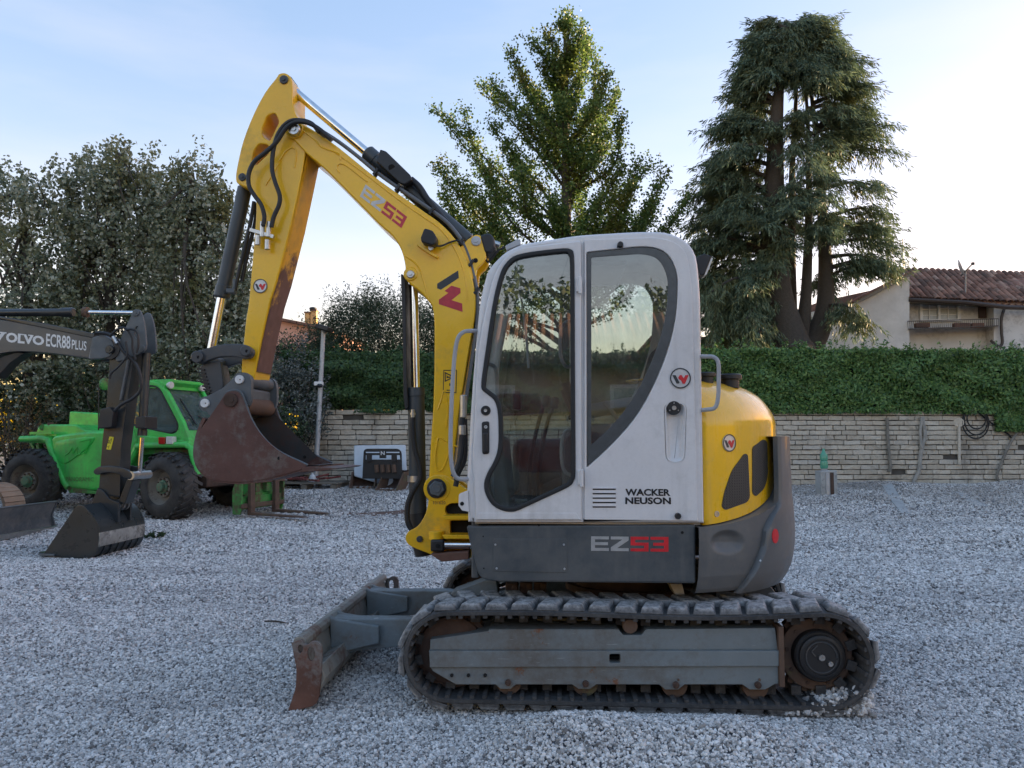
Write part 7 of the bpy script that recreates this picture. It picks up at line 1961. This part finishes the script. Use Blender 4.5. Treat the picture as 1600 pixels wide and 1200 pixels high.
for k in range(4): MB().bar(p + Vector((-.45 + .3 * k, 0, 0)), p + Vector((-.45 + .3 * k, .1, .52)), .06, .06).build('upright', M['scrapred'], rdm)
for z in (.08, .3, .5): MB().bar(p + Vector((-.5, .05, z)), p + Vector((.5, .05, z)), .07, .05).build('rail', M['scrapred'], rdm)
# patch of reddish earth
p = ground_at(625, 786); mb = MB(); q = []
for k in range(26):
    a = 2 * math.pi * k / 26; q.append((p.x + (1.05 + .25 * math.sin(3 * a)) * math.cos(a), p.y + (.32 + .08 * math.sin(5 * a + 1)) * math.sin(a)))
M['earth'] = paint('reddish_earth', (.13, .075, .055), .95, var=.3, vs=8, bump=.6, bs=60)
mb.grid([[(p.x + (x - p.x) * s, p.y + (y - p.y) * s, hg(p.x + (x - p.x) * s, p.y + (y - p.y) * s) + .004 + .035 * (1 - s)) for x, y in q + q[:1]] for s in (1, .75, .5, .25, .01)]).build('earth_patch', M['earth'], None, kind='structure')
# concrete posts and green bottle
M['concrete'] = paint('concrete', (.36, .37, .36), .9, var=.15, dirt=(.2, .2, .19), ds=5, thr=.58)
for px, lb, tw in ((1286, 'left of two grey concrete fence posts standing by the wall', .2), (1299, 'right of two grey concrete fence posts, with a dark channel in its face', -.1)):
    p = ground_at(px, 772); h = 36 / F * p.y
    o_ = tag(MB().box(p + Vector((0, 0, h / 2)), (.20, .24, h), Matrix.Rotation(tw, 3, 'Z')).build('fence_post', M['concrete'], None, .012), lb, 'post', 'concrete posts by the wall')
    obj('channel', MB().box(p + Vector((-.02 if px > 1290 else .06, -.121, h / 2 - .02)), (.07, .012, h * .94), Matrix.Rotation(tw, 3, 'Z')).mesh('channel'), M['rustdark'] if px > 1290 else M['galv'], o_)
M['greenglass'] = flat('green_plastic_bottle', (.10, .36, .24), .15)
p = ground_at(1295, 768); h = 34 / F * p.y
tag(MB().lathe(p + Vector((.0, .25, h)), (0, 0, 1), [(0, .07), (.04, .085), (.14, .08), (.17, .07), (.20, .085), (.30, .08), (.36, .04), (.42, .028), (.44, .028)], 16).build('plastic_bottle', M['greenglass'], None), 'green plastic bottle standing behind the two concrete posts', 'bottle')
tag(MB().cyl(p + Vector((0, .25, -.02)), p + Vector((0, .25, h + .01)), .07, 12).build('bottle_stake', M['concrete'], None), 'grey stake under the green bottle', 'stake')
# straps, hoses and pipes on the wall
def wline(px_list, d=-.07, n=6): return cr([WF.pw(x, y, d) for x, y in px_list], n)
M['greyhose'] = paint('old_grey_hose', (.20, .19, .165), .8, var=.25, vs=8)
M['palehose'] = paint('pale_hose', (.33, .32, .29), .8, var=.2, vs=8)
tag(MB().tube(wline([(1386, 653), (1387, 680), (1389, 705), (1391, 730), (1388, 737)]), .040, 8).tube(wline([(1389, 700), (1391, 722), (1391, 737)], -.12), .03, 8).build('hanging_strap', M['greyhose'], None), 'short grey strap hanging on the block wall', 'strap')
tag(MB().tube(wline([(1441, 651), (1443, 665), (1445, 680), (1441, 698), (1438, 715), (1436, 735), (1427, 754)]), .048, 8).tube(wline([(1441, 652), (1438, 675), (1440, 700)], -.10), .035, 8).build('hanging_hose', M['palehose'], None), 'pale flat hose hanging down the wall to the ground', 'hose')
cc = WF.pw(1524, 655, -.10); crl = MB()
for k, (rx_, rz_) in enumerate(((.34, .40), (.30, .36), (.24, .26))):
    crl.tube([cc + WU * (rx_ * math.cos(a)) + Vector((0, 0, rz_ * math.sin(a) - .08 + .05 * k)) - WI * (.02 * k) for a in np.linspace(0, 6.28, 30)][:-1], .018, 6, True)
crl.tube(wline([(1524, 640), (1545, 658), (1565, 672), (1575, 678), (1580, 684)]), .020, 6)
tag(crl.build('cable_coil', M['hose'], None), 'black cable coil hanging from the top of the wall', 'cable')
tag(MB().tube(wline([(1602, 670), (1590, 676), (1580, 690), (1570, 710), (1563, 728), (1558, 742), (1561, 752), (1572, 757)], -.10), .034, 8).build('grey_pipe', M['greyhose'], None), 'bent grey pipe running down the wall at the right edge', 'pipe')
tag(MB().cyl(WF.pw(1498, 660, -.03), WF.pw(1498, 660, -.07), .12, 16, .01).cyl(WF.pw(1498.5, 660, -.05), WF.pw(1499, 726, -.05), .035, 8).build('wall_outlet', M['tuff'], None), 'round outlet with a thin pipe below it on the wall', 'outlet')
for (pts, lb) in (([(1376, 760), (1392, 759), (1420, 776), (1408, 776), (1390, 768)], 'pale broken slab lying in front of the wall, nearer the green bottle'), ([(1490, 764), (1510, 766), (1545, 778), (1525, 779), (1500, 771)], 'pale broken slab lying in front of the wall at far right')):
    V = [ground_at(x, y) + Vector((0, 0, .012)) for x, y in pts]; n = len(V)
    tag(MB().add([v + Vector((0, 0, .006)) for v in V] + [v - Vector((0, 0, .05)) for v in V], [tuple(range(n))] + [(i, n + i, n + (i + 1) % n, (i + 1) % n) for i in range(n)]).build('broken_slab', M['concrete'], None), lb, 'slab', 'broken slabs by the wall')
# stray things on the gravel
p = ground_at(430, 976); tag(MB().tube(cr([p + Vector((-.09, .02, .02)), p + Vector((0, 0, .026)), p + Vector((.09, -.03, .022))], 3), [.007] * 6 + [.004], 6).build('stick', M['twig'], None), 'dark twig lying on the gravel left of the blade', 'twig')
p = ground_at(247, 841); o_ = []
for k in range(14): o_.append(p + Vector((random.uniform(-.16, .16), random.uniform(-.12, .12), .03 + random.uniform(0, .05))))
tag(quads('weed_tuft', leaf_quads(np.array(o_ * 3), .12, .4), M['ivy'], None), 'small dark weed tuft right of the black bucket', 'weed')

# ================================================================== behind the photographer (seen only in the glass), and unseen things added to block light
rh = thing('yard_house', 'low house with a terracotta tiled roof, reflected in the cab glass', 'house', (-1, -13, 0))
M['yardwall'] = flat('yard_house_plaster', (.40, .31, .22), .9)
MB().bb(-9, 7, -17, -12, 0, 3.45).build('wall', M['yardwall'], rh)
nh = thing('shade_house', 'unseen two storey house added at right to keep the low sun off the yard', 'house', (29, 16, .2))  # unseen house, added so its shadow covers the excavator
MB().bb(25, 33, 1, 31, 0, 5.4).build('wall', M['plaster'], nh)
MB().add([(24.3, .3, 5.3), (33.7, .3, 5.3), (29, .3, 7.2), (24.3, 31.7, 5.3), (33.7, 31.7, 5.3), (29, 31.7, 7.2)], [(0, 1, 2), (5, 4, 3), (0, 2, 5, 3), (1, 4, 5, 2), (0, 3, 4, 1)]).build('roof', M['terra'], nh)
for y in range(4, 30, 5): MB().bb(24.94, 25.02, y, y + 1.1, 1.2, 2.4).build('window', M['white'], nh)
MB().add([(-9.5, -11.5, 3.4), (7.5, -11.5, 3.4), (7.5, -14.5, 5.1), (-9.5, -14.5, 5.1), (7.5, -17.5, 3.4), (-9.5, -17.5, 3.4)], [(0, 1, 2, 3), (3, 2, 4, 5)]).build('roof', M['terra'], rh)
tt = MB()
for k in range(68): tt.tube([(-9.4 + k * .25, -11.45, 3.46), (-9.4 + k * .25, -14.5, 5.17)], .075, 6)
tt.build('tile_rows', M['terra_tile'], rh, kind='stuff')
for x in (-6, -2.2, 1.4, 4.6): 
    w_ = MB().bb(x, x + 1.1, -12.03, -11.99, 1.6, 2.9).build('window', M['white'], rh); obj('pane', MB().bb(x + .1, x + 1.0, -11.99, -11.98, 1.7, 2.8).mesh('pane'), M['pane'], w_)
ml = thing('loader', 'red and yellow wheeled loader reflected in the cab glass', 'loader', (-.5, -10, 0))
M['loaderred'] = flat('loader_red', (.15, .035, .03), .5); M['loaderyel'] = flat('loader_yellow', (.42, .29, .07), .5)
MB().prism([(-2.0, .7), (1.4, .7), (1.5, 1.5), (.4, 1.7), (-.2, 1.7), (-.4, 2.5), (-1.4, 2.5), (-1.6, 1.6), (-2.1, 1.4)], -10.6, -9.2, px=False).build('body', M['loaderred'], ml, .05)
MB().bar((-1.8, -9.1, 1.75), (1.6, -9.1, 2.0), .3, .34)  .build('arm', M['loaderyel'], ml, .02)
cu = text('JCB', [(800, 600), (900, 600), (900, 640), (800, 640)], 5)
us = [v[0] for v in cu.v]; vs_ = [v[2] for v in cu.v]
V = [(.9 - (x - min(us)) / (max(us) - min(us)) * .7, -8.945, 1.80 + (z - min(vs_)) / (max(vs_) - min(vs_)) * .18) for x, y, z in cu.v]
MB().add(V, cu.f).build('lettering', M['blkdecal'], ml)
for x in (-1.4, .9):
    MB().lathe((x, -9.15, .55), (0, -1, 0), [(0, .25), (0, .55), (.4, .55), (.4, .25)], 28).build('wheel', M['tyre'], ml)
M['backleaf'] = leaf('yard_tree_leaf', (.03, .05, .02), (.06, .095, .035), (.12, .16, .06), .3, .5)
for k, (x, y, h, w_) in enumerate(((-7, -21, 7, 4.5), (-1.5, -23, 8, 5), (4, -22, 7.2, 4.6), (9.5, -21, 6.5, 4.2), (-13, -22, 6.5, 4.6), (-20, -17, 7, 5), (-25, -8, 7, 5), (-24, 2, 7.5, 5))):  # last three are unseen, added to hide bright horizon from the black bucket
    r = np.random.default_rng(80 + k)
    t_ = thing('yard_tree', ['big leafy tree left of the middle behind the low tiled house', 'tallest leafy tree behind the middle of the low tiled house', 'leafy tree right of the tallest one behind the low tiled house', 'small leafy tree past the right end of the low tiled house', 'leafy tree past the left end of the low tiled house', 'unseen leafy tree added at the far left rear to block horizon glow', 'unseen leafy tree added on the left nearer the rear to block horizon glow', 'unseen leafy tree added left of the black excavator to block horizon glow'][k], 'tree', (x, y, 0), 'trees behind the low house')
    P0 = unit(180, r) * r.uniform(.3, 1, (180, 1)) ** .5 * (w_ * .62, w_ * .5, h * .38) + (x, y, h * .62)
    quads('crown', shoots_leaves(P0, P0 + unit(180, r) * .7 + (0, 0, .3), 26, .25, .26, r, aspect=.7), M['backleaf'], t_)
    MB().cyl((x, y, 0), (x, y, h * .7), .22, 8, 0, .08).build('trunk', M['bark'], t_)
